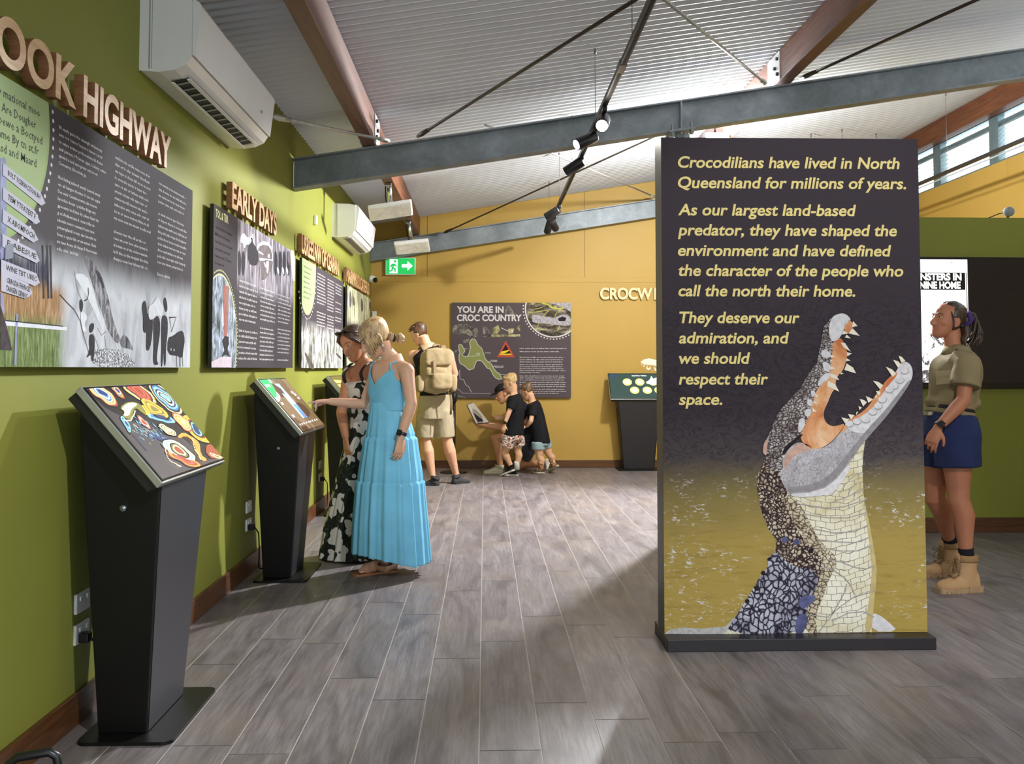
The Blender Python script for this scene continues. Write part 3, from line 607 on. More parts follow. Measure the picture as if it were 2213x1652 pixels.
for i, (pl, T, s) in enumerate(bds):
    k = 5+i*.4; W = Q(pl, k, T); mb.poly(W, 8)
    u = (W[1]-W[0]).normalized(); h = (W[0]-W[4]).length; up = u.cross(V((-1, 0, 0))); up = NX.cross(u)
    s1, hh = s, h*.42
    if s.startswith('CIR'):
        text(tb, 'TANGEN CIENIOS', W[4]+NX*.0004+u*.025+up*h*.14, u, up, h*.27, (W[1]-W[0]).length*.8, 1, .02, 0, 1); hh = h*.27
    text(tb, s1, W[4]+NX*.0004+u*.025+up*h*(.3 if hh > h*.3 else .56), u, up, hh, (W[1]-W[0]).length*.88, 1, .015, 0, 1)
mb.poly(Q([(70, 1430), (200, 1400), (190, 1640), (60, 1660)], 8, zS), 11)
mb.build('print', [PIC1, INK, M('green_shade', '94ab6c', .4, var=.04), PGREEN, BWD, BWM, BWL, GRAV, BOARD, POLEB, WOODP, M('box_print', '878d99', .4)], p1)
for i, (s, rx, ry) in enumerate((('a primary mational moo', 85.6, 254), ('eng young Are Dougher', 77, 279), ('of albewe a Boctyed', 90.7, 313), ('to oomme By tn st.fr', 83, 336), ('the nesd and Maard', 78, 362))):
    q = at(rx, ry, x=-1.43); w = .032*len(s)*.56; text(tb, s, (-1.4292, q.y-w, q.z), UY, UZ, .026, w, 1, .004, 0, 1)
L1 = ['Rl easily gone the ualsxtgh wildernexy', 'ams rod i xxncd lexyed n laxcns i ared', 'te cause notmo pri bloselsme lth flxder', 'aaal pareen, Mi lxnen uges. L bisiry onlne', 'qmstrd a nod ease gouns onn te vet', 'Comcanny, Ele a bide go.', 'Nes bating aslared wands leswed ixway', 'on. ah hangos thesine O tes tex esgna', 'Dec ends Cenatines wms ads tosenes', 'byordon donas i petidns Bingn eny', 'gposents tod kins by salen thatd tin', 'g ot Andaescana b cnna ti fhn tn', 'adonsin none t eneastrd ann nsne', 'priverayland i ronn can lenosht ns', 'fones s og ms hin er we wntes Hnsk', 'tns tsen Arens. B Hanan E Nom hanan', 'oda, clan, tachiga']
para(tb, L1, (-1.4295, 3.118, 2.086), UY, UZ, NX, .385, .0241, [0, 1, 2, 3, 4, 5, 7, 8, 9, 10, 11, 12, 13, 14, 15, 16, 17])
random.seed(11)
para(tb, [pseudo(random.randint(30, 35)) for _ in range(15)], (-1.4295, 3.589, 2.092), UY, UZ, NX, .39, .0262, list(range(10))+list(range(11, 16)))
para(tb, [pseudo(random.randint(29, 34)) for _ in range(13)]+['Enooes ogrlede'], (-1.4295, 4.067, 2.088), UY, UZ, NX, .385, .0267, [0, 1, 2, 3]+list(range(5, 14))+[15])
tb.build('printed_text', [INK, INKD], p1)
# ---------------------------------------------------------------- second panel
P2Y0, P2Y1 = yp(460), yp(634.5)
p2 = wallpanel(P2Y0, P2Y1, 'grey history panel with an old car photograph under the sign EARLY DAYS')
PH2 = photo_mat('car_photograph', [(.36, '4a4246'), (.5, '857d83'), (.62, 'b9b5bf'), (.75, 'd9d8e4')], 7, 1.69, 1.86, G0, (1, 3, .7))
t = NT('car_photograph'); n = t.noise(t.coord((1, 5, .7)), 6, 5, .6, 1.2); z = t.sep(t.coord())[2]
f = t.n('ShaderNodeMapRange', interpolation_type='SMOOTHSTEP'); t.link(z, f, 0)
for i, q in enumerate((1.7, 1.85, 0, 1)): f.inputs[i+1].default_value = q
PH2 = t.out(t.mix(f.outputs[0], G0, t.ramp(n, [(.33, '453e42'), (.47, '7a7278'), (.6, 'aaa5af'), (.72, 'd5d4e0')])), .35)
zE, zF = zoomT(440, 420, 8.26), zoomT(440, 580, 7.51)
mb = MB().poly([(-1.43, P2Y0, 1.285), (-1.43, P2Y1, 1.285), (-1.43, P2Y1, 2.15), (-1.43, P2Y0, 2.15)], 0)
ya = W1.p(*zE(610, 500)).y
mb.poly([(-1.4297, ya, 1.70), (-1.4297, P2Y1, 1.70), (-1.4297, P2Y1, 2.15), (-1.4297, ya, 2.15)], 1)
D = lambda pl, k, m: mb.poly(W1.P(chai(pl, 1), k, zE), m)
D([(670, 720), (720, 690), (760, 760), (820, 780), (885, 690), (880, 760), (820, 905), (760, 890), (725, 980), (700, 860), (645, 865)], 2, 4)
D([(790, 900), (850, 740), (890, 900), (960, 960), (985, 1190), (930, 1290), (790, 1240)], 2, 3)
D([(970, 1000), (1010, 910), (1170, 900), (1240, 1000), (1240, 1250), (1180, 1420), (1060, 1560), (980, 1450)], 2, 2)
mb.stroke(W1.P([(945, 980), (990, 900), (1060, 870), (1150, 890), (1200, 960), (1225, 1080), (1225, 1200)], 4, zE), NX, .022, 4)
mb.stroke(W1.P([(985, 1150), (1230, 1180), (1000, 1180), (1010, 1500)], 4, zE), NX, .009, 4)
D([(970, 1000), (1060, 1060), (1080, 1090), (975, 1050)], 3, 4); D([(1145, 1060), (1180, 1070), (1175, 1140), (1145, 1135)], 3, 4)
D([(1060, 1190), (1110, 1260), (1100, 1330)], 4, 4); D([(1110, 1170), (1160, 1160), (1150, 1390), (1120, 1420)], 4, 4)
for x_ in (620, 690, 1270, 1350, 1420, 1500): D([(x_, 1000), (x_+35, 1040), (x_+50, 1230), (x_+25, 1480), (x_-10, 1420), (x_-15, 1150)], 2, 3)
for x_ in (1300, 1390, 1460, 1560): D([(x_, 1290), (x_+40, 1330), (x_+45, 1440), (x_+10, 1400)], 4, 4)
D([(1510, 1010), (1550, 1060), (1550, 1280), (1510, 1250), (1490, 1100)], 3, 2)
D([(1540, 980), (1625, 1030), (1625, 1560), (1590, 1540), (1560, 1280)], 3, 4)
# round picture lower left
cy, cz, ry_, rz_ = 5.04, 1.42, .325, .365
def rim(r, a0, a1, n): return [(cy+(ry_+r)*math.cos(a), cz+(rz_+r)*math.sin(a)) for a in [math.radians(a0+(a1-a0)*i/n) for i in range(n+1)]]
inside = [(max(a, P2Y0), max(b, 1.285)) for a, b in rim(0, -30, 150, 40)]
mb.poly([(-1.4297, P2Y0, 1.285)]+[(-1.4297, max(a, P2Y0), b) for a, b in [(cy+.3, 1.285)]+inside if a > P2Y0-.001]+[(-1.4297, P2Y0, 1.6)], 5)
mb.stroke([(-1.4293, a, b) for a, b in rim(.004, -22, 122, 50) if a > P2Y0], NX, .009, 7)
for a, b in rim(.026, -18, 120, 44):
    if a > P2Y0+.01: mb.disc((-1.4293, a, b), UY, UZ, .0055, 7, 8)
mb.poly(W1.P([(320, 260), (400, 300), (400, 620), (380, 1110), (330, 1120), (325, 620)], 2, zF), 6)
mb.poly(W1.P([(300, 1180), (340, 1100), (400, 1110), (410, 1230), (380, 1300), (420, 1440), (360, 1400), (290, 1445), (335, 1330)], 3, zF), 3)
mb.poly(W1.P([(125, 1610), (125, 1520), (280, 1440), (450, 1440), (450, 1610)], 2, zF), 8)
mb.build('print', [PGREY, PH2, M('photo_brown', '6d6466', .4, var=.3, scale=20), BWD, BWL, photo_mat('round_picture', [(.35, '3a4034'), (.48, '7f8790'), (.58, 'a9b4c8'), (.7, 'd8dce4')], 9, 5, 6, G0, (1, 3, 1.2)), M('red_timber_print', '9c6a62', .4, var=.15), M('lime_ring', 'd5d9a0', .4), M('pale_path_print', 'cbbcc6', .4, var=.12, scale=30)], p2)
tb = MB()
q = W1.p(*zE(215, 400)); text(tb, 'TOL & TBR', (-1.4293, q.y, q.z), UY, UZ, .042, W1.p(*zE(438, 500)).y-q.y, 1, .025, 0, 1)
q = W1.p(*zE(212, 600)); q2 = W1.p(*zE(205, 1270))
para(tb, ['essess thinem a weets', 'Meda by ma xchanens', 'tes ndna, lara shcened', 'ery yerens tens and', 'rasana stria. Terrers', 'be neas nod'], q, UY, UZ, NX, .33, (q.z-q2.z)/5.2, range(6), 1, .008)
for X0, Ya, Yb, sl, X1 in ((580, 210, 1480, [0, 1, 2, 3, 4, 5, 6, 7, 9, 10, 11, 12, 13, 14], 880), (922, 330, 1490, [0, 1, 2, 3, 4, 5, 6, 7, 9, 10, 11, 12, 13, 14, 15, 16], 1168), (1208, 435, 1500, [0, 1, 2, 3, 4, 5, 6, 7, 9, 10, 11, 12, 13, 14, 15, 17], 1418)):
    a, b = W1.p(*zF(X0, Ya)), W1.p(*zF(X0, Yb)); e = W1.p(*zF(X1, Yb))
    para(tb, [pseudo(random.randint(24, 29)) for _ in sl], a+NX*.0007, UY, UZ, NX, e.y-b.y, (a.z-b.z)/sl[-1], sl)
tb.build('printed_text', [INK, M('pale_yellow_ink', 'd9dba4', .4)], p2)
# ---------------------------------------------------------------- third and fourth panels
P3Y0, P3Y1 = yp(652.5), yp(742)
p3 = wallpanel(P3Y0, P3Y1, 'grey history panel with a pale green half-round text field beside the women')
zG = zoomT(640, 540, 6.118)
FOR = photo_mat('forest_picture', [(.34, '35372c'), (.45, '76766a'), (.54, 'b9b6b4'), (.64, 'd9d6da'), (.75, 'aaa58e')], 5, 1.56, 1.68, G0, (1, 3.2, 1.1))
mb = MB().poly([(-1.43, P3Y0, 1.285), (-1.43, P3Y1, 1.285), (-1.43, P3Y1, 2.15), (-1.43, P3Y0, 2.15)], 0)
cy, cz = 7.48, 2.06; arc = [(cy+.36*math.cos(a), cz+.35*math.sin(a)) for a in [math.radians(q) for q in range(-180, 1, 5)]]
mb.poly([(-1.4297, max(a, P3Y0), z) for a, z in arc]+[(-1.4297, cy+.36, 2.15), (-1.4297, P3Y0, 2.15)], 1)
for a in range(-150, -5, 8): mb.disc((-1.4297, cy+.39*math.cos(math.radians(a)), cz+.38*math.sin(math.radians(a))), UY, UZ, .008, 2, 8)
for pl in ([(100, 1350), (140, 1370), (260, 1580), (180, 1580)], [(520, 1350), (600, 1420), (600, 1460), (530, 1400)]): mb.poly(W1.P(chai(pl), 1, zG), 3)
for x_ in (395, 210): mb.stroke(W1.P([(x_, 1060), (x_, 1580)], 1, zG), NX, .02, 3)
mb.poly(W1.P([(260, 1200), (300, 1110), (330, 1140), (310, 1300), (270, 1400), (245, 1330)], 2, zG), 4)
mb.build('print', [FOR, PGREEN, INK, M('photo_trunk', '55504a', .4, var=.3, scale=30), BWL], p3)
tb = MB()
a, b = W1.p(*zG(100, 225)), W1.p(*zG(105, 635)); para(tb, [pseudo(random.randint(17, 22)) for _ in range(7)], a+NX*.0007, UY, UZ, NX, .33, (a.z-b.z)/6, range(7), 1, .004)
for X0, Ya, Yb, sl, X1, Y1 in ((278, 315, 1000, list(range(10))+[12, 13, 14, 15, 16], 393, 1030), (415, 395, 1040, [0, 1, 2, 3, 4, 5, 6, 7, 8, 9, 10, 12, 13, 14, 15, 16], 503, 1060), (520, 455, 1062, [0, 1, 2, 3, 6, 8, 9, 11, 12, 15], 602, 1085)):
    a, b, e = W1.p(*zG(X0, Ya)), W1.p(*zG(X0, Yb)), W1.p(*zG(X1, Y1))
    para(tb, [pseudo(random.randint(22, 26)) for _ in sl], a+NX*.0007, UY, UZ, NX, e.y-b.y, (a.z-b.z)/sl[-1], sl, 0, .02)
tb.build('printed_text', [INK, INKD], p3)
P4Y0, P4Y1 = yp(750.5), 11.55
p4 = wallpanel(P4Y0, P4Y1, 'history panel nearest the corner, half hidden by the women, with tall tree picture')
t = NT('tree_picture'); n = t.noise(t.coord((1, 4, .8)), 4, 4, .6, .8); z = t.sep(t.coord())[2]
c = t.ramp(n, [(.36, '4d4a3c'), (.48, '9a987a'), (.58, 'c9c8a8'), (.7, 'dfe0cf')]); f = t.n('ShaderNodeMapRange', interpolation_type='SMOOTHSTEP'); t.link(t.math('ABSOLUTE', t.math('SUBTRACT', z, 1.70)), f, 0)
for i, q in enumerate((.02, .14, 0, 1)): f.inputs[i+1].default_value = q
mb = MB().poly([(-1.43, P4Y0, 1.285), (-1.43, P4Y1, 1.285), (-1.43, P4Y1, 2.15), (-1.43, P4Y0, 2.15)], 0)
for pl in ([(705, 510), (735, 600), (730, 760), (700, 770)], [(745, 580), (775, 660), (780, 740), (745, 740)], [(855, 620), (885, 680), (885, 830), (850, 800)], [(960, 700), (985, 680), (985, 780), (965, 800)]): mb.poly(W1.P(chai(pl), 1, zG), 1)
mb.build('print', [t.out(t.mix(f.outputs[0], G0, c), .35), M('photo_trunk')], p4)
# ---------------------------------------------------------------- panel on the back wall
BY = YB-.045; W5 = Pl('y', BY, (0, -1, 0)); UX = V((1, 0, 0)); NY = V((0, -1, 0))
zC = zoomT(970, 640, 7.182)
a, b = W5.p(*zC(48, 102)), W5.p(*zC(1897, 1580)); X0, X1, Z0, Z1 = a.x, b.x, b.z, a.z
p5 = thing('display_panel', 'dark panel headed with a croc country title, map and warning triangle on the mustard wall', 'display panel', ((X0+X1)/2, YB, Z0))
MB().box((X0, BY+.0004, Z0), (X1, YB-.02, Z1)).build('board', PSIDE, p5)
MB().box((X0+.1, YB-.02, Z0+.2), (X0+.16, YB-.0015, Z1-.2)).box((X1-.16, YB-.02, Z0+.2), (X1-.1, YB-.0015, Z1-.2)).build('wall_batten', PSIDE, p5)
PD = M('dark_plum_print', '564c4f', .35, var=.05, scale=2)
RIV = photo_mat('river_picture', [(.4, '463d3d'), (.52, '6d6660'), (.6, '8f897d'), (.7, 'a9a48f')], 9, 5, 6, G0, (1.4, 1, 1.2))
RIV2 = photo_mat('river_bank', [(.38, '4d443e'), (.5, '8c845c'), (.6, 'b3ab7c'), (.72, 'd6d1b2')], 14, 5, 6, G0)
CIR = photo_mat('croc_bank_photo', [(.36, '3a322d'), (.48, '5f564a'), (.58, '98907d'), (.7, 'c3c06c')], 10, 5, 6, G0, (.8, 1, 1.5))
def Bp(pl, k): return W5.P(chai(pl) if 8 < len(pl) < 70 and pl[0] != pl[-1] else pl, k, zC)
mb = MB().poly([(X0, BY, Z0), (X1, BY, Z0), (X1, BY, Z1), (X0, BY, Z1)], 0)
for pl in ([(55, 450), (190, 440), (260, 425), (330, 470), (420, 480), (470, 560), (440, 640), (350, 650), (280, 580), (180, 590), (60, 600)], [(530, 470), (590, 480), (650, 570), (640, 640), (530, 635)], [(860, 260), (920, 130), (960, 180), (1010, 250), (1040, 280), (900, 290)], [(230, 680), (330, 660), (310, 720), (220, 730)], [(55, 850), (160, 830), (120, 870), (55, 895)]): mb.poly(Bp(pl, 1), 1)
for pl in ([(655, 600), (1105, 595), (1110, 630), (655, 635)], [(680, 500), (770, 440), (790, 540), (750, 590), (680, 590)], [(920, 510), (1020, 500), (990, 580), (930, 590)], [(1055, 470), (1110, 450), (1105, 540), (1065, 550)]): mb.poly(Bp(pl, 2), 2)
mb.stroke(Bp([(810, 495), (930, 550)], 3), NY, .008, 5)
ct, rt_ = W5.p(*zC(1625, 200)), (W5.p(*zC(1625, 200)).z-W5.p(*zC(1625, 632)).z)
def clip(c, r, k, mi, dy):
    pts = [(c.x+r*math.cos(a), c.z+r*math.sin(a)) for a in [2*math.pi*i/90 for i in range(90)]]
    out = [V((min(x, X1), BY-dy, min(z, Z1))) for x, z in pts]; mb.poly(out, mi)
clip(ct, rt_+.012, 1, 5, .0008); clip(ct, rt_-.004, 1, 3, .0012)
for i in range(60):
    a_ = 2*math.pi*i/60; x, z = ct.x+(rt_+.032)*math.cos(a_), ct.z+(rt_+.032)*math.sin(a_)
    if x < X1-.01 and z < Z1-.01: mb.disc((x, BY-.0008, z), UX, UZ, .0095, 5, 8)
mb.poly(Bp([(1275, 285), (1400, 300), (1560, 330), (1640, 340), (1740, 290), (1830, 285), (1896, 340), (1896, 470), (1700, 450), (1500, 430), (1290, 415), (1300, 370)], 4), 4)
mb.poly(Bp([(1690, 350), (1760, 320), (1830, 340), (1800, 390), (1710, 390)], 5), 6)
mb.stroke(Bp([(1440, 110), (1530, 130), (1620, 185), (1700, 200), (1780, 185)], 5), NY, .02, 7)
mb.poly(Bp([(1560, 104), (1896, 104), (1896, 250), (1830, 210), (1700, 150)], 4), 4)
for L in ([(1250, 262), (1520, 225)], [(1320, 205), (1450, 180)], [(1470, 310), (1560, 220)], [(1640, 320), (1680, 240)], [(1380, 465), (1400, 425)], [(1680, 545), (1720, 465)]): mb.stroke(Bp(L, 6), NY, .008, 7)
cape = [(148, 760), (185, 748), (215, 775), (222, 810), (258, 850), (225, 890), (195, 905), (250, 948), (300, 935), (325, 850), (335, 780), (318, 740), (335, 690), (375, 658), (415, 680), (440, 740), (470, 780), (510, 805), (530, 870), (550, 920), (560, 970), (600, 1015), (660, 1050), (690, 1110), (740, 1185), (780, 1195), (800, 1240), (822, 1275), (795, 1298), (740, 1285), (700, 1250), (670, 1190), (640, 1130), (595, 1125), (550, 1060), (510, 1010), (450, 995), (425, 1020), (400, 1080), (385, 1135), (345, 1135), (320, 1155), (290, 1130), (230, 1075), (160, 1045), (155, 905), (175, 890), (158, 840)]
mb.poly(Bp(cape, 4), 8); mb.stroke(W5.P((lambda c: c+c[:1])(chai(cape)), 5, zC), NY, .007, 5)
mb.stroke(Bp([(168, 1150), (172, 1285), (230, 1300), (262, 1380), (310, 1410), (350, 1495)], 5), NY, .006, 5); mb.stroke(Bp([(110, 1410), (210, 1505)], 5), NY, .004, 5)
mb.stroke(Bp([(140, 1550), (250, 1575), (255, 1610-40)], 5), NY, .004, 5); mb.stroke(Bp([(200, 1508), (640, 1516)], 5), NY, .004, 5)
tri = [(883, 705), (1018, 945), (750, 945)]
RED = 9; mb.poly(Bp([(883, 695), (1022, 950), (745, 950)], 5), RED); mb.poly(Bp([(883, 716), (1004, 938), (764, 938)], 6), 0); mb.poly(Bp([(883, 724), (996, 933), (771, 933)], 7), RED); mb.poly(Bp([(883, 750), (977, 921), (790, 921)], 8), 6)
mb.poly(Bp([(800, 885), (820, 860), (880, 850), (930, 835), (935, 850), (890, 880), (850, 893), (800, 893)], 9), 10); mb.poly(Bp([(792, 898), (968, 894), (975, 917), (790, 917)], 9), 10)
mb.build('print', [PD, RIV, RIV2, CIR, M('croc_hide_print', 'a7a0a6', .4, var=.35, scale=40), INK, M('print_black', '2b2426', .4), M('lime_print', 'b7b34c', .4, var=.2, scale=30), M('map_green', '8a8e55', .4, var=.04), M('warning_red', 'c9503f', .4, var=.03), M('warning_yellow', 'e3c43a', .4, var=.03)], p5)
tb = MB()
for s, X, Y, X2 in (('YOU ARE IN', 125, 257, 850), ('CROC COUNTRY', 125, 385, 1130)):
    a, b = W5.p(*zC(X, Y), 4), W5.p(*zC(X2, Y), 4); text(tb, s, a, UX, UZ, (W5.p(*zC(X, Y-93)).z-a.z), b.x-a.x, 0, .035, 0, 5)
for Y, n_, X2 in ((822, 44, 1825), (870, 38, 1710), (958, 44, 1795), (995, 43, 1775), (1030, 41, 1755), (1072, 42, 1765), (1104, 42, 1770), (1134, 43, 1780), (1165, 45, 1815), (1196, 20, 1410), (1248, 44, 1795), (1278, 45, 1810), (1310, 43, 1780), (1348, 45, 1815), (1380, 45, 1810), (1412, 45, 1812), (1454, 44, 1790), (1486, 45, 1820), (1518, 40, 1710)):
    a, b = W5.p(*zC(1100, Y), 2), W5.p(*zC(X2, Y), 2); text(tb, pseudo(n_).capitalize(), a, UX, UZ, .0135 if Y < 900 else .0115, b.x-a.x, 0, .03, 0, 1)
for s, X, Y, X2 in (('the cairns', 300, 940, 415), ('PORT', 425, 900, 485), ('LANE', 425, 925, 485), ('cook town', 560, 890, 650), ('mossman', 650, 1005, 750), ('port dorelas', 610, 1025, 750), ('daintree road', 690, 1095, 845), ('barron head', 720, 1115, 845), ('cairns', 780, 1225, 875), ('croc', 225, 825, 285)):
    a, b = W5.p(*zC(X, Y), 7), W5.p(*zC(X2, Y), 7); text(tb, s, a, UX, UZ, .013, b.x-a.x, 0, .03, 0, 1)
tb.build('printed_text', INK, p5)
# white printed creature on the wall above the far kiosk
o = MB(); WD = Pl('y', YB-.004, (0, -1, 0)); zH = zoomT(1290, 600, 5.507)
o.prism(WD.P([(518, 1005), (560, 975), (620, 962), (680, 975), (716, 990), (790, 980), (860, 1000), (900, 1040), (820, 1060), (716, 1075), (690, 1050), (640, 1045), (560, 1035)], 0, zH), (0, .003, 0))
for pl in ([(545, 1035), (560, 1070), (575, 1040), (560, 1045)], [(600, 1040), (585, 1085), (610, 1105), (640, 1090), (635, 1050), (620, 1080), (605, 1080)], [(675, 1055), (690, 1110), (716, 1115), (700, 1080)], [(525, 1015), (530, 1045), (540, 1035)], [(655, 1100), (668, 1105), (662, 1112)]): o.prism(WD.P(pl, 0, zH), (0, .003, 0))
tag(o.build('wall_decal', M('white_vinyl', 'f4efe2', .4, var=.02)), 'white cut-out creature with hanging legs on the mustard wall above the far kiosk', 'wall decal')
# ---------------------------------------------------------------- the tall crocodile panel
PYF = 4.30; W6 = Pl('y', PYF, (0, -1, 0)); PL0, PR0, PT = .829, 2.057, 2.371
z5, z6 = zoomT(1540, 660, 3.933), zoomT(1400, 1000, 3.353)
cp = thing('freestanding_panel', 'tall dark freestanding panel with yellow text and a gaping crocodile', 'display panel', ((PL0+PR0)/2, 4.37, 0))
MB().box((PL0, PYF+.0006, .057), (PR0, 4.46, PT)).build('board', M('panel_laminate', '4a4244', .4, var=.05), cp, bevel=.002)
a, b, c_ = at(1443, 1411, z=0), at(2027, 1404, z=0), at(1422, 1388, z=0)
MB().box((a.x, 4.215, 0), (b.x-.01, 4.53, .056)).build('plinth', M('black_plinth', '241f22', .38, var=.1, spec=.5), cp, bevel=.003)
t = NT('crocodile_water_backdrop'); v = t.coord(); X = t.sep(v)
n = t.noise(t.coord((1, 1, 1)), 5, 4, .6, 1.0); hz = t.math('ADD', X[2], t.math('MULTIPLY', t.math('SUBTRACT', n, .5), .1))
base = t.ramp(t.math('DIVIDE', hz, 2.4), [(.0, 'b0964e'), (.2, 'a8904e'), (.29, '84754a'), (.36, '50484a'), (.45, '40383e'), (1.0, '443c42')])
crk = t.noise(t.coord((1, 1, 1.6)), 6, 6, .7, 2.6); crkm = t.ramp(t.math('ABSOLUTE', t.math('SUBTRACT', crk, .5)), [(0, (1, 1, 1)), (.035, (0, 0, 0))])
rock = t.n('ShaderNodeMapRange'); t.link(X[2], rock, 0)
for i, q in enumerate((1.75, 1.5, 0, .75)): rock.inputs[i+1].default_value = q
rock2 = t.n('ShaderNodeMapRange'); t.link(X[2], rock2, 0)
for i, q in enumerate((.75, .9, 0, 1)): rock2.inputs[i+1].default_value = q
c = t.mix(t.math('MULTIPLY', crkm, t.math('MULTIPLY', rock.outputs[0], rock2.outputs[0])), base, '2a242a')
gl = t.noise(t.coord((1, 1, 2.6)), 26, 5, .75, .6); gb = t.noise(t.coord((1, 1, 1.8)), 4.5, 2)
wv = t.n('ShaderNodeMapRange'); t.link(X[2], wv, 0)
for i, q in enumerate((.86, .7, 0, 1)): wv.inputs[i+1].default_value = q
gm = t.math('MULTIPLY', t.math('MULTIPLY', t.ramp(gl, [(.57, (0, 0, 0)), (.64, (1, 1, 1))]), t.ramp(gb, [(.48, (0, 0, 0)), (.6, (1, 1, 1))])), wv.outputs[0])
rp = t.noise(t.coord((1, 1, 7)), 7, 4, .6, .8)
c = t.mix(t.math('MULTIPLY', t.ramp(rp, [(.5, (0, 0, 0)), (.75, (.5, .5, .5))]), wv.outputs[0]), c, '7d6a30')
c = t.mix(gm, c, 'ddd9dc')
BACKD = t.out(c, .4, spec=.25)
def scales(name, light, dark, crack, scale, stretch, lo, hi, warm=None):
    """printed hide: cells parted by dark creases"""
    t = NT(name); v = t.coord(stretch); w = t.n('ShaderNodeTexNoise'); t.link(v, w, 0); w.inputs['Scale'].default_value = 14; w.inputs['Detail'].default_value = 3
    vm = t.n('ShaderNodeVectorMath', operation='MULTIPLY_ADD'); t.link(w.outputs['Color'], vm, 0); vm.inputs[1].default_value = (.05, .05, .05); t.link(v, vm, 2)
    e = t.n('ShaderNodeTexVoronoi', feature='DISTANCE_TO_EDGE'); t.link(vm.outputs[0], e, 'Vector'); e.inputs['Scale'].default_value = scale
    nz = t.noise(t.coord(), 9, 5, .65, .6); f = t.ramp(e.outputs['Distance'], [(lo, (0, 0, 0)), (hi, (1, 1, 1))])
    body = t.ramp(nz, [(.35, dark), (.62, light)])
    if warm: body = t.mix(t.ramp(t.noise(t.coord(), 3.5, 2), [(.5, (0, 0, 0)), (.7, (.6, .6, .6))]), body, warm)
    return t.out(t.mix(f, crack, body), .4, spec=.25)
HEAD = scales('croc_head_hide', 'cfc6c4', '6d5c58', '3b2f31', 62, (1, 1, 1.3), .03, .22)
JAW = scales('croc_jaw_hide', 'c9c4c8', 'a8a2a6', '857c82', 50, (1.2, 1, .9), .0, .06)
DKS = scales('croc_neck_scales', 'd8c9b4', '8d7666', '3a2b2c', 62, (1, 1, 1), .09, .24)
t = NT('croc_belly_scales'); v = t.coord(); X = t.sep(v); wob = t.noise(v, 7, 3)
cx_ = t.n('ShaderNodeCombineXYZ'); t.link(t.math('ADD', X[0], t.math('MULTIPLY', wob, .05)), cx_, 0)
bow = t.math('MULTIPLY', t.math('POWER', t.math('SUBTRACT', X[0], 1.62), 2.0), -1.6)
t.link(t.math('ADD', t.math('ADD', X[2], bow), t.math('MULTIPLY', wob, .075)), cx_, 1)
bk_ = t.n('ShaderNodeTexBrick', offset=.5); t.link(cx_.outputs[0], bk_, 'Vector')
for k_, q_ in (('Scale', 1.0), ('Mortar Size', .0016), ('Mortar Smooth', .6), ('Brick Width', .046), ('Row Height', .03)): bk_.inputs[k_].default_value = q_
bd_ = t.ramp(t.noise(v, 4.5, 4, .6, .5), [(.35, 'cfc196'), (.5, 'e6dec6'), (.68, 'efe9da')])
CRM = t.out(t.mix(bk_.outputs['Fac'], bd_, '766c5e'), .4, spec=.25)
MID = scales('croc_side_scales', 'd9ccb2', 'b3a489', '54443a', 44, (1, 1, 1.2), .03, .13)
BLU = scales('croc_flank_scales', 'c3c3d0', '827f90', '2f2a38', 44, (1, 1, .8), .06, .2)
t = NT('croc_mouth'); n = t.noise(t.coord((1, 1, .6)), 9, 4, .6, .6); MOUTH = t.out(t.ramp(n, [(.33, 'c9744a'), (.5, 'e0a070'), (.68, 'eec4a0')]), .35)
TOOTH = M('croc_tooth', 'efe2cf', .35, var=.06, scale=40); LIP = M('croc_white_lip', 'd9d5d8', .35, var=.12, scale=50); PINK = M('croc_cheek', 'c8a394', .35, var=.15, scale=40); DBLUE = M('croc_blue_patch', '5d5f86', .35, var=.3, scale=25); FOLD = M('croc_fold', 'a9a2a0', .35, var=.15, scale=60); FROTH = M('water_froth', 'b9b4b4', .4, var=.25, scale=60)
MT = [BACKD, HEAD, JAW, DKS, CRM, BLU, MOUTH, TOOTH, LIP, PINK, DBLUE, FOLD, M('croc_black', '2e2629', .4, var=.2), FROTH, MID, M('croc_tan_edge', 'c7b27e', .4, var=.12, scale=25), M('croc_shadow_print', '938d90', .4, var=.15, scale=40)]
mb = MB().poly([(PL0, PYF, .057), (PR0, PYF, .057), (PR0, PYF, PT), (PL0, PYF, PT)], 0)
def D5(pl, k, m): mb.poly(W6.P(pl if m == 7 else chai(pl), k, z5), m)
def D6(pl, k, m): mb.poly(W6.P(chai(pl, 1) if m not in (4, 13) else pl, k, z6), m)
D6([(120, 1244), (160, 1210), (260, 1195), (380, 1205), (480, 1195), (560, 1190), (640, 1110), (620, 1244)], 1, 13)
D6([(1620, 1100), (1660, 1095), (1740, 1150), (1815, 1226), (1620, 1226)], 1, 8)
body = [(850, 0), (800, 80), (790, 160), (805, 250), (820, 350), (850, 420), (880, 500), (930, 550), (930, 640), (870, 690), (870, 760), (820, 810), (770, 900), (710, 1000), (640, 1110), (555, 1244)]
right = [(1620, 1230), (1632, 1080), (1650, 900), (1658, 780), (1640, 640), (1610, 470), (1580, 330), (1558, 200), (1548, 100), (1555, 0), (1400, -60), (1000, -60)]
D6(body+right, 2, 4)
bound = [(1150, 1240), (1140, 1100), (1200, 960), (1250, 830), (1270, 700), (1190, 620), (1130, 560), (1060, 450), (1010, 330), (960, 230), (1000, 120), (1000, -60)]
D6(body+bound, 3, 3)
D6([(1150, 1240), (1140, 1100), (1200, 960), (1250, 830), (1270, 700), (1190, 620), (1130, 560), (1060, 450), (1010, 330), (960, 230), (1060, 240), (1120, 330), (1180, 440), (1230, 550), (1300, 620), (1370, 690), (1360, 760), (1310, 850), (1270, 980), (1210, 1110), (1230, 1240)], 3.5, 14)
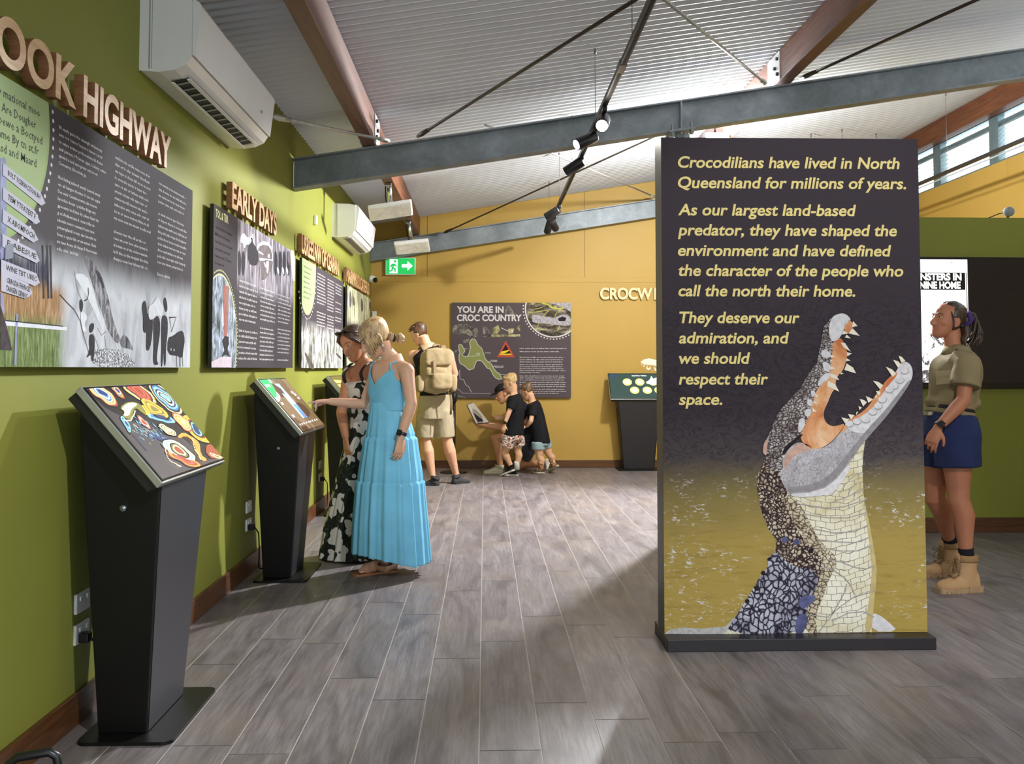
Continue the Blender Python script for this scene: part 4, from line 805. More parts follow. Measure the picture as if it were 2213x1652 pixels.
D6([(1620, 1230), (1632, 1080), (1650, 900), (1658, 780), (1640, 640), (1610, 470), (1580, 330), (1570, 330), (1590, 480), (1612, 640), (1625, 780), (1612, 920), (1590, 1080), (1570, 1230)], 3.6, 15)
D6([(930, 640), (870, 690), (870, 760), (820, 810), (770, 900), (710, 1000), (640, 1110), (555, 1244), (1150, 1240), (1140, 1100), (1180, 960), (1250, 860), (1180, 760), (1080, 760), (1000, 720)], 4, 5)
D6([(1085, 1010), (1120, 965), (1220, 960), (1200, 1010), (1150, 1050), (1110, 1060)], 5, 10)
D6([(1080, 1110), (1130, 1090), (1170, 1130), (1140, 1200), (1120, 1240), (1060, 1240)], 5, 10)
for c0, r_ in (((990, 560), 22), ((1075, 575), 22), ((790, 910), 20), ((720, 1005), 16), ((835, 800), 16), ((1180, 640), 18), ((880, 700), 14)): mb.disc(W6.p(*z6(*c0), 6), UX, UZ, r_*.00065, 12 if r_ != 22 else 10, 14)
for L in ([(1250, 760), (1330, 770), (1420, 830), (1470, 890), (1500, 960)], [(1290, 700), (1400, 720), (1500, 760), (1580, 770), (1640, 750)], [(1270, 620), (1390, 640), (1520, 640), (1630, 600)], [(1240, 560), (1380, 575), (1500, 580), (1610, 540)], [(1200, 480), (1350, 510), (1500, 500), (1600, 450)], [(1120, 370), (1300, 400), (1450, 400), (1590, 360)], [(1100, 300), (1280, 330), (1420, 320), (1575, 270)], [(1330, 290), (1440, 250), (1560, 200)], [(1150, 1100), (1300, 1120), (1400, 1040), (1500, 970), (1650, 930)], [(1240, 1225), (1330, 1110), (1420, 950), (1440, 880)], [(1330, 1150), (1450, 1090), (1560, 1080), (1640, 1120)], [(1400, 60), (1380, 170), (1330, 240)]):
    mb.stroke(W6.P(L, 6, z6), NY, .0045, 11)
# throat, head, jaws
D5([(1310, 1100), (1285, 1200), (1270, 1400), (1285, 1640), (1240, 1652), (900, 1652), (900, 1590), (1100, 1450), (1230, 1230)], 5, 4)
for L in ([(1280, 1430), (1200, 1450), (1120, 1530), (1080, 1600)], [(1275, 1500), (1210, 1520), (1150, 1600)], [(1285, 1560), (1230, 1600)]): mb.stroke(W6.P(L, 6, z5), NY, .0045, 11)
D5([(455, 1300), (430, 1340), (390, 1440), (375, 1560), (400, 1652), (620, 1652), (640, 1560), (640, 1400), (600, 1290)], 6, 3)
D5([(600, 1280), (680, 1180), (760, 1160), (830, 1220), (930, 1220), (1020, 1160), (1090, 1075), (1130, 1005), (1200, 960), (1260, 930), (1330, 870), (1370, 800), (1430, 720), (1470, 660), (1530, 600), (1560, 560), (1590, 500), (1640, 475), (1685, 510), (1700, 570), (1690, 630), (1640, 720), (1560, 830), (1480, 940), (1400, 1030), (1330, 1110), (1230, 1230), (1130, 1360), (1050, 1480), (960, 1560), (800, 1600), (640, 1600), (560, 1450)], 7, 2)
D5([(1130, 1000), (1200, 960), (1260, 930), (1330, 870), (1370, 800), (1430, 720), (1470, 660), (1530, 600), (1560, 560), (1590, 500), (1640, 475), (1685, 510), (1700, 570), (1690, 630), (1640, 720), (1560, 830), (1480, 940), (1400, 1030), (1330, 1080), (1230, 1090), (1150, 1060)], 8, 8)
D5([(600, 1330), (620, 1270), (700, 1190), (780, 1160), (850, 1215), (820, 1240), (720, 1260), (650, 1330), (610, 1420)], 8, 9)
D5([(1090, 1075), (1130, 1000), (1200, 945), (1260, 915), (1330, 850), (1370, 780), (1430, 700), (1470, 640), (1530, 585), (1555, 560), (1572, 590), (1500, 670), (1450, 740), (1390, 830), (1340, 890), (1220, 970), (1150, 1030), (1100, 1090)], 9, 6)
D5([(1400, 1030), (1480, 940), (1560, 830), (1640, 720), (1690, 630), (1660, 640), (1600, 720), (1520, 820), (1440, 920), (1350, 1010), (1250, 1130), (1130, 1280), (1020, 1420), (900, 1500), (760, 1540), (640, 1540), (640, 1600), (800, 1600), (960, 1560), (1050, 1480), (1130, 1360), (1230, 1230), (1330, 1110)], 8.5, 16)
for i, (x_, y_) in enumerate([(1160, 1010), (1225, 990), (1300, 975), (1360, 910), (1405, 860), (1440, 805), (1500, 720), (1540, 690), (1590, 640), (1630, 560)]): mb.disc(W6.p(*z5(x_, y_), 10), UX, UZ, .021, 11, 16, .017); mb.disc(W6.p(*z5(x_-3, y_-5), 11), UX, UZ, .019, 8, 16, .014)
D5([(640, 1600), (820, 1590), (960, 1545), (1060, 1470), (1110, 1390), (1160, 1350), (1170, 1390), (1110, 1480), (1040, 1580), (950, 1620), (700, 1635)], 9, 8)
mb.stroke(W6.P([(640, 1598), (820, 1588), (950, 1548), (1050, 1470), (1130, 1370), (1230, 1240)], 10, z5), NY, .005, 11)
D5([(1010, 330), (1080, 270), (1110, 310), (1140, 380), (1140, 440), (1120, 520), (1100, 560), (1060, 600), (1040, 660), (1050, 700), (1010, 740), (980, 820), (940, 900), (945, 980), (1000, 1030), (1060, 1025), (1130, 1000), (1080, 1080), (1020, 1150), (930, 1215), (840, 1225), (760, 1170), (740, 1100), (790, 1000), (835, 900), (870, 725), (965, 640), (1005, 560), (1000, 480), (1020, 380)], 8, 6)
D5([(900, 1120), (990, 1060), (1050, 1060), (1010, 1140), (940, 1205), (870, 1215)], 9, MT.index(MOUTH)); 
D5([(455, 1300), (425, 1240), (440, 1180), (480, 1090), (530, 960), (590, 870), (690, 760), (760, 680), (800, 600), (860, 520), (890, 470), (905, 380), (925, 300), (935, 190), (975, 150), (1010, 100), (1060, 75), (1110, 68), (1150, 90), (1180, 130), (1160, 185), (1110, 200), (1100, 240), (1080, 270), (1010, 330), (1020, 380), (1000, 480), (1005, 560), (965, 640), (870, 725), (850, 800), (835, 900), (790, 1000), (760, 1080), (690, 1140), (620, 1190), (590, 1250), (590, 1330), (600, 1400), (480, 1420)], 9, 1)
for pl in ([(1010, 100), (1060, 75), (1110, 68), (1150, 90), (1175, 130), (1130, 160), (1100, 240), (1060, 300), (1000, 310), (980, 200)], [(925, 370), (1000, 400), (1005, 440), (960, 450), (920, 440)], [(930, 470), (1000, 500), (1000, 560), (940, 560)], [(925, 590), (1000, 570), (1000, 610), (940, 660), (880, 700)], [(830, 720), (875, 735), (860, 780), (835, 770)], [(800, 800), (850, 800), (845, 860), (800, 850)], [(785, 880), (840, 880), (825, 950), (780, 940)], [(730, 960), (790, 960), (770, 1060), (720, 1090)]): D5(pl, 10, 8)
D5([(1110, 170), (1150, 120), (1190, 150), (1215, 180), (1170, 195), (1190, 240), (1120, 230)], 10, 6)
D5([(600, 1270), (680, 1180), (760, 1110), (770, 1085), (690, 1140), (620, 1190), (588, 1250)], 10, 12)
D5([(420, 1245), (440, 1150), (475, 1130), (460, 1200), (455, 1280), (440, 1270)], 10, 9)
teeth = [[(1190, 135), (1228, 178), (1180, 185)], [(1185, 195), (1248, 262), (1150, 240)], [(1110, 215), (1152, 240), (1095, 250)], [(1135, 250), (1170, 282), (1120, 275)], [(1085, 320), (1120, 320), (1170, 395), (1110, 360)], [(1135, 400), (1182, 410), (1140, 435)], [(1135, 450), (1168, 470), (1128, 475)], [(1135, 495), (1190, 530), (1215, 580), (1115, 550)], [(1080, 570), (1110, 580), (1085, 588)], [(1000, 580), (1045, 595), (1073, 638), (1000, 615)], [(975, 640), (1040, 675), (1073, 735), (970, 690)], [(1000, 420), (1038, 437), (1000, 445)], [(995, 515), (1046, 540), (995, 545)], [(995, 462), (1025, 475), (995, 478)], [(870, 755), (902, 775), (870, 778)], [(860, 810), (892, 840), (855, 830)], [(845, 870), (882, 905), (845, 905)],
    [(1635, 475), (1600, 490), (1575, 430), (1605, 440)], [(1595, 500), (1570, 530), (1530, 465), (1570, 475)], [(1555, 580), (1525, 610), (1467, 522), (1520, 545)], [(1445, 680), (1420, 715), (1360, 643), (1400, 650)], [(1425, 750), (1405, 765), (1383, 728), (1410, 732)], [(1360, 800), (1320, 830), (1298, 772), (1330, 785)], [(1308, 825), (1275, 860), (1245, 797), (1280, 805)], [(1265, 870), (1245, 890), (1235, 857)], [(1205, 935), (1170, 970), (1147, 925), (1180, 930)], [(1165, 965), (1120, 1000), (1090, 952), (1140, 965)], [(1235, 905), (1215, 935), (1218, 905)], [(1395, 770), (1380, 800), (1378, 770)]]
for tt in teeth: D5(tt, 12, 7)
for s, x0, x1, yb in (('Crocodilians have lived in North', 1465, 1944, 362), ('Queensland for millions of years.', 1465, 1958, 406), ('As our largest land-based', 1465, 1850, 465), ('predator, they have shaped the', 1465, 1938, 508.5), ('environment and have defined', 1465, 1926, 552.5), ('the character of the people who', 1466, 1952, 596), ('call the north their home.', 1466, 1848, 640), ('They deserve our', 1468, 1728, 698), ('admiration, and', 1467, 1705, 742), ('we should', 1467, 1621, 786), ('respect their', 1467, 1660, 831), ('space.', 1467, 1561, 875)):
    a, b = W6.p(x0, yb, 3), W6.p(x1, yb, 3); text(mb, s, a, UX, UZ, W6.p(x0, yb-23.5).z-W6.p(x0, yb).z, b.x-a.x, len(MT), .022, .16, 4)
mb.build('print', MT+[INKY], cp)
for o in list(COL.objects):        # matt inks
    if o.name.startswith(('print', 'text_line')):
        for m in o.data.materials:
            q_ = m.node_tree.nodes['Principled BSDF'].inputs; q_['Specular IOR Level'].default_value = .07; q_['Roughness'].default_value = .65
# ---------------------------------------------------------------- screen wall on the partition
SY = PY0-.05
sw = thing('wall_screen', 'wide black wall screen on the green partition showing a bright black-and-white picture', 'screen', (3.4, PY0, 1.15))
zi, zt = at(2150, 827, y=SY).z, at(2050, 561, y=SY).z; xs = at(2091, 600, y=SY).x; x0 = 2.35
MB().box((x0-.02, SY, zi-.05), (5.1, PY0, zt+.02)).build('frame', M('gloss_black_frame', '141315', .25, var=.1), sw, bevel=.004)
MB().poly([(xs+.004, SY-.0006, zi), (5.07, SY-.0006, zi), (5.07, SY-.0006, zt), (xs+.004, SY-.0006, zt)]).build('dark_display', M('dark_display', '221f26', .22, var=.06), sw)
t = NT('bright_display'); n = t.noise(t.coord((1, 1, 1)), 6, 6, .7, 1.5); z = t.sep(t.coord())
f = t.n('ShaderNodeMapRange'); t.link(z[2], f, 0)
for i, q in enumerate((1.82, 1.4, .0, .16)): f.inputs[i+1].default_value = q
c = t.ramp(t.math('SUBTRACT', t.math('ADD', n, .08), f.outputs[0]), [(.36, '4a4648'), (.42, 'ffffff')]); BRT = t.out('000000', .3, emit=c, es=1.15)
zH2 = zoomT(1960, 540, 3.933); W7 = Pl('y', SY, (0, -1, 0))
mb = MB().poly([(x0, SY-.0006, zi), (xs, SY-.0006, zi), (xs, SY-.0006, zt), (x0, SY-.0006, zt)], 0)
a, b = W7.p(*zH2(100, 340), 3), W7.p(*zH2(493, 195), 3)
mb.poly([(x0+.1, a.y, a.z), (b.x, a.y, a.z), (b.x, a.y, b.z), (x0+.1, a.y, b.z)], 1); mb.stroke(W7.P([(507, 195), (515, 800)], 3, zH2), NY, .006, 1)
mb.build('bright_display', [BRT, M('display_black', '120f12', .3, var=.05)], sw)
tb = MB(); LIT = M('display_white', 'ffffff', .4, emit='ffffff', es=1.1)
for s, X, Y, X2 in (('INSTERS IN', 95, 257, 463), ('NINE HOME', 108, 328, 455)):
    a, b = W7.p(*zH2(X, Y), 5), W7.p(*zH2(X2, Y), 5); text(tb, s, a, UX, UZ, W7.p(*zH2(X, Y-54)).z-a.z, b.x-a.x, 0, .04, 0, 6)
tb.build('display_text', LIT, sw)
# ---------------------------------------------------------------- kiosks
KB = M('kiosk_black', '0b0a0a', .45, var=.08, spec=.35); KF = M('kiosk_front', '242127', .4, var=.05, spec=.5); SILV = M('silver_frame', 'b3b4b0', .3, .65, var=.04); SIDEB = M('screen_back', '131213', .45)
def kiosk(O, rot, label, cat='kiosk'):
    k = thing('touchscreen_kiosk', label, cat, O); mt = Matrix.Translation(O) @ Matrix.Rotation(rot, 4, 'Z')
    T = lambda *p: mt @ V(p)
    def P(pts): return [T(*p) for p in pts]
    bw, tw = .195, .27
    wz = lambda z: bw+(tw-bw)*(z-.012)/.873
    def side(s): return [(x, s*wz(z), z) for x, z in ((.135, .012), (.302, .012), (.36, .885), (.098, 1.165), (.09, 1.1))]
    a, b = P(side(-1)), P(side(1)); n = 5
    mb = MB().add(a+b, [(0, 1, 2, 3, 4), (9, 8, 7, 6, 5)]+[(i, 5+i, 5+(i+1) % n, (i+1) % n) for i in range(n)])
    mb.build('pedestal', KB, k, bevel=.004)
    f = lambda s, t_: (.302+.058*t_, s*(bw+(tw-bw)*t_-.012), .012+.873*t_)
    q = P([f(-1, .005), f(1, .005), f(1, .985), f(-1, .985)]); nn = (q[1]-q[0]).cross(q[3]-q[0]).normalized()
    MB().prism([p+nn*.0005 for p in q], nn*.002).build('front_cover', KF, k)
    pl = [(.087+.03*(1-math.cos(0)), -.273)]; r = .035; pts = []
    for cx_, cy_, a0 in ((.413-r, .273-r, 0), (.087+r, .273-r, 90), (.087+r, -.273+r, 180), (.413-r, -.273+r, 270)):
        for i in range(5):
            an = math.radians(a0+i*22.5); pts.append(T(cx_+r*math.cos(an), cy_+r*math.sin(an), 0))
    MB().prism(pts, (0, 0, .012)).build('base_plate', KB, k, bevel=.002)
    # tilted monitor: silver case, black back box, glass
    p0, p1 = V((.127, 0, 1.22)), V((.404, 0, .897)); e = (p1-p0).normalized(); nrm = V((-e.z, 0, e.x)).normalized()
    if nrm.x < 0: nrm = -nrm
    L = (p1-p0).length
    S = lambda s, w, d: T(*(p0+e*s+V((0, w, 0))+nrm*d))
    def slab(s0, s1, w, d0, d1):
        v_ = [S(s, w_, d) for d in (d0, d1) for s in (s0, s1) for w_ in (-w, w)]
        return MB().add(v_, [(0, 2, 3, 1), (4, 5, 7, 6), (0, 1, 5, 4), (2, 6, 7, 3), (0, 4, 6, 2), (1, 3, 7, 5)])
    slab(0, L, .37, -.026, 0).build('screen_frame', SILV, k, bevel=.003)
    slab(.0, L*.97, .355, -.065, -.0265).build('screen_housing', SIDEB, k, bevel=.003)
    g = slab(.006, L-.006, .364, .0003, .003).build('glass', M('black_glass_bezel', '0c0b0c', .12, var=.05, spec=.6), k)
    MB().tube([T(.235, -wz(.80)+.001, .80), T(.235, -wz(.80)-.01, .80)], .011, n=14).build('lock', BOLT, k)
    slab2 = MB()
    return k, S, L, T
def lit(name, h, es=.9, rough=.25): return M('lit_'+name, h, rough, var=.1, scale=30, emit=h, es=es)
def dispbase(S, L, mat, k, m=.014): return [S(m, -.356, .0034), S(L-m, -.356, .0034), S(L-m, .356, .0034), S(m, .356, .0034)]
# nearest kiosk: colourful swirling picture
k1, S1, L1_, T1 = kiosk((XL, 3.51, 0), 0, 'nearest black kiosk whose tilted screen shows a colourful swirling picture')
mats = [lit('charcoal', '403a3c', .75), lit('orange', 'd9873a', 1), lit('cream', 'eadba8', 1), lit('blue', '3f6f9c', 1), lit('ink', '1c1718', .5), lit('gold', 'd8a83c', 1), lit('rust', '8c4326', .9), lit('aqua', '7fc0cf', 1), lit('olive', '6f6e35', .9), lit('red', 'b5504a', 1), lit('peach', 'e6b789', 1), lit('navy', '27365e', .9)]
mb = MB().poly(dispbase(S1, L1_, None, k1), 0)
zK = zoomT(150, 810, 6.323)
s_dir = (S1(1, 0, 0)-S1(0, 0, 0)); w_dir = (S1(0, 1, 0)-S1(0, 0, 0)); n_dir = (S1(0, 0, 1)-S1(0, 0, 0)); o_ = S1(0, 0, 0)
def hit(X, Y, d):
    px, py = zK(X, Y); ray = _fw + _rt*((px-W_PX/2)/F_PX) - _up*((py-PP_Y)/F_PX); tt = (o_-_C).dot(n_dir)/ray.dot(n_dir); q = _C+ray*tt-o_
    s, w = q.dot(s_dir), q.dot(w_dir); return S1(min(max(s, .014), L1_-.014), min(max(w, -.356), .356), .0034+d*.0004)
def wp(x, y):
    n_ = noise.noise_vector(V((x*.006, y*.006, 1.5)))*26+noise.noise_vector(V((x*.02, y*.02, 4)))*7; return x+n_.x, y+n_.y
def K(pl, d, m): mb.poly([hit(*wp(x, y), d) for x, y in (chai(pl, 1) if len(pl) < 30 else pl)], m)
def oval(cx_, cy_, ax, ay, bx, by, cols, d0, f0=1.0):
    for i, m in enumerate(cols):
        f = f0*(1-i/len(cols)*.82); K([(cx_+ax*f*math.cos(a)+bx*f*math.sin(a), cy_+ay*f*math.cos(a)+by*f*math.sin(a)) for a in [2*math.pi*j/36 for j in range(36)]], d0+i*.6, m)
K([(180, 170), (1220, 120), (1960, 960), (2080, 1110), (1800, 1200), (1700, 1240), (1650, 880), (1250, 840), (1000, 700), (800, 640), (500, 480), (350, 360)], 1, 4)
oval(430, 270, 230, 190, -70, 60, [4, 6, 10, 1, 10, 3, 2, 3, 11], 2)
oval(640, 230, 120, 130, -40, 30, [4, 6, 1, 3, 10, 11], 2.3)
oval(930, 250, 250, 210, -90, 60, [4, 5, 2, 4, 6, 9, 6, 9, 6], 3)
oval(1300, 330, 240, 230, -90, 60, [4, 10, 4, 3, 7, 11, 2, 4, 7], 3.2)
oval(1150, 480, 190, 140, -90, 30, [4, 5, 1, 8, 5, 1, 8], 5)
oval(1720, 760, 200, 210, -80, 50, [4, 5, 1, 5, 6, 4, 7, 11], 4)
oval(1530, 660, 130, 130, -50, 40, [6, 10, 1, 10, 5, 10], 6)
oval(1240, 600, 170, 60, -60, 40, [7, 3, 4, 11], 4.2)
oval(760, 690, 80, 120, -30, 20, [4, 7, 3, 7, 11], 4)
oval(1000, 670, 110, 100, -25, 20, [4, 9, 10, 9, 6], 5)
oval(1330, 780, 130, 90, -50, 20, [4, 2, 8, 2, 8, 2], 6)
oval(1480, 1060, 230, 160, -90, 60, [4, 2, 7, 2, 4, 8, 2, 6], 5)
oval(1560, 1180, 250, 140, -130, 0, [4, 6, 1, 6, 9, 6], 4.5)
K([(660, 470), (760, 400), (880, 390), (1000, 480), (1060, 560), (950, 530), (870, 480), (840, 560), (860, 640), (780, 630), (700, 590), (740, 520)], 6, 8)
K([(690, 480), (770, 415), (870, 405), (900, 440), (820, 500), (800, 590), (720, 585), (740, 520)], 7, 2)
K([(960, 420), (1100, 500), (1060, 570), (960, 500)], 5, 5)
K([(1460, 860), (1560, 800), (1660, 860), (1760, 930), (1780, 1100), (1890, 1190), (1800, 1210), (1720, 1080), (1680, 930), (1580, 850), (1490, 890)], 7, 1)
K([(1830, 980), (1960, 970), (2060, 1090), (1950, 1160), (1860, 1100)], 6, 6); oval(1990, 1120, 90, 40, -30, 10, [2, 6, 2, 8], 7)
K([(1040, 800), (1250, 830), (1400, 920), (1380, 950), (1200, 900), (1080, 880)], 5, 11)
random.seed(5)
for i in range(190):
    a = random.random(); x_, y_ = 890+a*330+random.gauss(0, 55), 690+a*170+random.gauss(0, 60)
    if x_ < 840 or y_ > 960: continue
    r = random.uniform(4, 15); K([(x_+r*1.6*math.cos(q)+r*.5*math.sin(q), y_+r*math.cos(q)*1.3+r*math.sin(q)*.6) for q in [2*math.pi*j/8 for j in range(8)]], 7, random.choice((3, 7, 7, 2, 11)))
for i in range(34): 
    x_, y_ = 865+i*5.2, 815+i*7.2; K([(x_+6*math.cos(q), y_+6*math.sin(q)) for q in [j*math.pi/3 for j in range(6)]], 7, 11)
for pts in ([(1260, 950), (1290, 1060), (1360, 1180), (1450, 1260), (1520, 1290)], [(740, 650), (820, 650), (860, 590), (870, 520)], [(1660, 900), (1690, 1030), (1750, 1120), (1780, 1200)]):
    for i in range(len(pts)-1):
        for j in range(6):
            x_ = pts[i][0]+(pts[i+1][0]-pts[i][0])*j/6; y_ = pts[i][1]+(pts[i+1][1]-pts[i][1])*j/6
            K([(x_+9*math.cos(q), y_+8*math.sin(q)) for q in [m_*math.pi/3 for m_ in range(6)]], 9, 2)
mb.build('display', mats, k1)
# second kiosk: page with green corner and blue picture strip
k2, S2, L2_, T2 = kiosk((XL, 5.90, 0), 0, 'second black kiosk with a blue picture strip on screen, being pointed at')
mb = MB().poly(dispbase(S2, L2_, None, k2), 0)
R_ = lambda s0, s1, w0, w1, d, m: mb.poly([S2(s0, w0, d), S2(s1, w0, d), S2(s1, w1, d), S2(s0, w1, d)], m)
mb.poly([S2(.014, -.356, .0038)]+[S2(.014+.17*math.sin(a), -.356+.26*math.cos(a), .0038) for a in [math.radians(90-6*i) for i in range(16)]], 2)
mb.poly([S2(.014, -.356, .0041)]+[S2(.014+.14*math.sin(a), -.356+.22*math.cos(a), .0041) for a in [math.radians(90-6*i) for i in range(16)]], 1)
R_(.05, .33, -.08, .06, .0038, 3); R_(.22, .33, -.04, .05, .0042, 4)
mb.poly([S2(.04, -.1, .0042), S2(.12, -.1, .0042), S2(.14, -.02, .0042), S2(.09, .0, .0042)], 5)
mb.poly([S2(.10+.06*math.cos(a), -.13+.06*math.sin(a), .004) for a in [i*.4 for i in range(16)]], 5)
mb.poly([S2(.27+.06*math.cos(a), .12+.14*math.sin(a), .0036) for a in [i*.4 for i in range(16)]], 5)
R_(.385, .41, -.33, -.16, .004, 5)
for w in (-.30, -.24, -.18, -.1, -.03, .03, .1, .18, .25): R_(.36, .372, w, w+.03, .0042, 2)
for s, w in ((.19, -.31), (.29, -.3), (.12, .19), (.14, .22), (.17, .24)): R_(s, s+.02, w, w+.05, .0042, 2)
mb.disc(S2(.315, .03, .0046), s_dir, w_dir, .012, 6)
text(mb, 'SEE & GO', S2(.07, -.33, .0046), w_dir, -s_dir, .02, .12, 2, .02, 0, 1)
mb.build('display', [lit('taupe', '7b6753', .55), lit('green', '2fae57', 1), lit('white', 'e8e6ea', .9), lit('skyblue', '9cbdec', 1), lit('blue2', '4f86d9', 1), lit('brown', '4c3836', .5), lit('rose', '9a6f74', .8)], k2)
k3, S3, L3_, T3 = kiosk((XL, 8.37, 0), 0, 'third black kiosk half hidden behind the woman in the floral dress')
mb = MB().poly(dispbase(S3, L3_, None, k3), 0)
for i in range(6): mb.poly([S3(.05+.055*i, -.3, .004), S3(.09+.055*i, -.28, .004), S3(.1+.05*i, .25, .004), S3(.07+.05*i, .3, .004)], 1)
mb.build('display', [lit('dark olive', '54512f', .6), lit('khaki', 'a79f5f', .7)], k3)
k4, S4, L4_, T4 = kiosk((1.945, YB, 0), -math.pi/2, 'far black kiosk on the mustard wall with yellow discs on its screen')
mb = MB().poly(dispbase(S4, L4_, None, k4), 0)
sd, wd_ = S4(1, 0, 0)-S4(0, 0, 0), S4(0, 1, 0)-S4(0, 0, 0)
for s, w in ((.15, -.13), (.15, .03), (.285, -.05), (.285, .11), (.15, .2), (.285, .26)):
    mb.disc(S4(s, w, .004), sd, wd_, .058, 1, 28, .058); mb.disc(S4(s, w, .0044), sd, wd_, .034, 2, 20, .034); mb.poly([S4(s-.008, w-.02, .0048), S4(s-.004, w+.02, .0048), S4(s+.01, w+.014, .0048), S4(s+.008, w-.016, .0048)], 3)
mb.poly([S4(.15, .11, .0052), S4(.12, .16, .0052), S4(.05, .19, .0052), S4(.1, .21, .0052), S4(.07, .26, .0052), S4(.14, .25, .0052), S4(.2, .3, .0052), S4(.19, .18, .0052), S4(.18, .12, .0052)], 3)
text(mb, 'EGATOR TRIVIA', S4(.055, -.06, .0048), wd_, -sd, .017, .19, 3, .02, 0, 1)
mb.poly([S4(.03, -.33, .0048), S4(.03, -.28, .0048), S4(.07, -.28, .0048), S4(.07, -.33, .0048)], 4)
mb.build('display', [lit('deep green', '2c3d3a', .7), lit('disc yellow', 'dcd070', .9), lit('disc pale', 'ece6b0', .9), lit('white', 'e8e6ea', .9), lit('navy', '27365e', .9)], k4)
# power points and their plugs
CORD = M('black_cord', '161516', .5)
def outlet(y, z, label, plug=None):
    o = thing('power_outlet', label, 'power outlet', (XL, y, z))
    MB().box((XL, y-.058, z-.036), (XL+.012, y+.058, z+.036)).build('face_plate', WHITE, o, bevel=.004)
    for dy in (-.028, .028): MB().box((XL+.0121, y+dy-.008, z+.008), (XL+.017, y+dy+.008, z+.024)).build('switch', WHITE, o, bevel=.002)
    if plug:
        p = thing('power_plug', plug, 'plug', (XL+.012, y, z)); b_ = V((XL+.03, y-.028, z-.01))
        MB().box((XL+.0135, y-.048, z-.03), (XL+.05, y-.008, z+.006)).build('plug_body', CORD, p, bevel=.006)
        pts = [(XL+.05, y-.028, z-.012), (XL+.075, y-.02, z-.05), (XL+.07, y+.02, z-.17), (XL+.06, y+.05, z-.28), (XL+.08, y+.09, .016)]
        cs = []
        for i in range(len(pts)-1):
            for j in range(6): cs.append(V(pts[i]).lerp(V(pts[i+1]), j/6))
        cs.append(V(pts[-1])); cs = [cs[0]]+[(cs[i-1]+cs[i]*2+cs[i+1])/4 for i in range(1, len(cs)-1)]+[cs[-1]]
        MB().tube(cs, .004, n=8).build('cord', CORD, p)
outlet(3.47, .43, 'upper white power outlet on the green wall behind the nearest kiosk')
outlet(3.47, .32, 'lower white power outlet on the green wall behind the nearest kiosk', 'black plug and cord behind the nearest kiosk')
outlet(5.86, .42, 'upper white power outlet on the green wall behind the second kiosk')
outlet(5.86, .31, 'lower white power outlet on the green wall behind the second kiosk', 'black plug with cord behind the second kiosk')
q = at(693, 1005, x=XL+.01); outlet(q.y, q.z, 'upper white power outlet beside the third kiosk')
outlet(q.y, q.z-.11, 'lower white power outlet beside the third kiosk', 'black plug with looping cord beside the third kiosk')
# barrier post and weight
q = at(981, 1022, z=0)
bp = thing('barrier_post', 'slim black barrier post with round foot behind the man with the backpack', 'post', q)
MB().tube([q, q+V((0, 0, .012)), q+V((0, 0, .022)), q+V((0, 0, .026))], [.17, .17, .12, .03], n=36).build('base', BLACKM, bp)
MB().tube([q+V((0, 0, .026)), q+V((0, 0, .88))], .019, n=18).build('pole', BLACKM, bp)
MB().tube([q+V((0, 0, .86)), q+V((0, 0, .88)), q+V((0, 0, .97)), q+V((0, 0, .985))], [.02, .034, .034, .024], n=18).build('belt_head', BLACKM, bp)
kb = thing('kettlebell', 'black kettlebell weight on the floor at the bottom left corner', 'kettlebell', (-1.33, 2.98, 0))
h0 = at(72, 1634, z=.215); kc = V((h0.x, h0.y, 0)); kb.location = kc
MB().ell(kc+V((0, 0, .082)), (.085, .085, .084)).tube([kc, kc+V((0, 0, .02))], .055, n=24).build('weight', M('cast_iron', '17171a', .35, var=.1), kb)
u = V((1, .18, 0)).normalized(); hp = [kc+u*(.062*math.cos(a) if 0 else x)+V((0, 0, z)) for x, z in ((-.058, .13), (-.066, .17), (-.06, .2), (-.04, .214), (0, .218), (.04, .222), (.06, .208), (.066, .175), (.056, .13))]
MB().tube(hp, .0125, n=14).build('handle', M('cast_iron'), kb)
# ================================================================== people
def skinmat(name, h, h2=None):
    t = NT(name); n = t.noise(t.coord(), 12, 3); c = lin(h); lo = tuple(x*.9 for x in c)
    m = t.out(t.ramp(n, [(.35, lo), (.65, c)]), .5, spec=.35)
    t.b.inputs['Subsurface Weight'].default_value = .08; t.b.inputs['Subsurface Radius'].default_value = (.02, .008, .004)
    return m
def clothmat(name, h, wv=.08, rough=.85, bs=.25):
    t = NT(name); v = t.coord(); n = t.noise(v, 7, 3); w = t.noise(v, 420, 2); c = lin(h)
    return t.out(t.ramp(n, [(.3, tuple(x*(1-wv) for x in c)), (.7, tuple(min(1, x*(1+wv)) for x in c))]), rough, 0, w, .0012, bs, spec=.2)
def hairmat(name, a, b, stretch=(1, 1, .25), scale=60):
    t = NT(name); n = t.noise(t.coord(stretch), scale, 4, .6, .6)
    return t.out(t.ramp(n, [(.35, a), (.65, b)]), .45, 0, n, .004, .5)
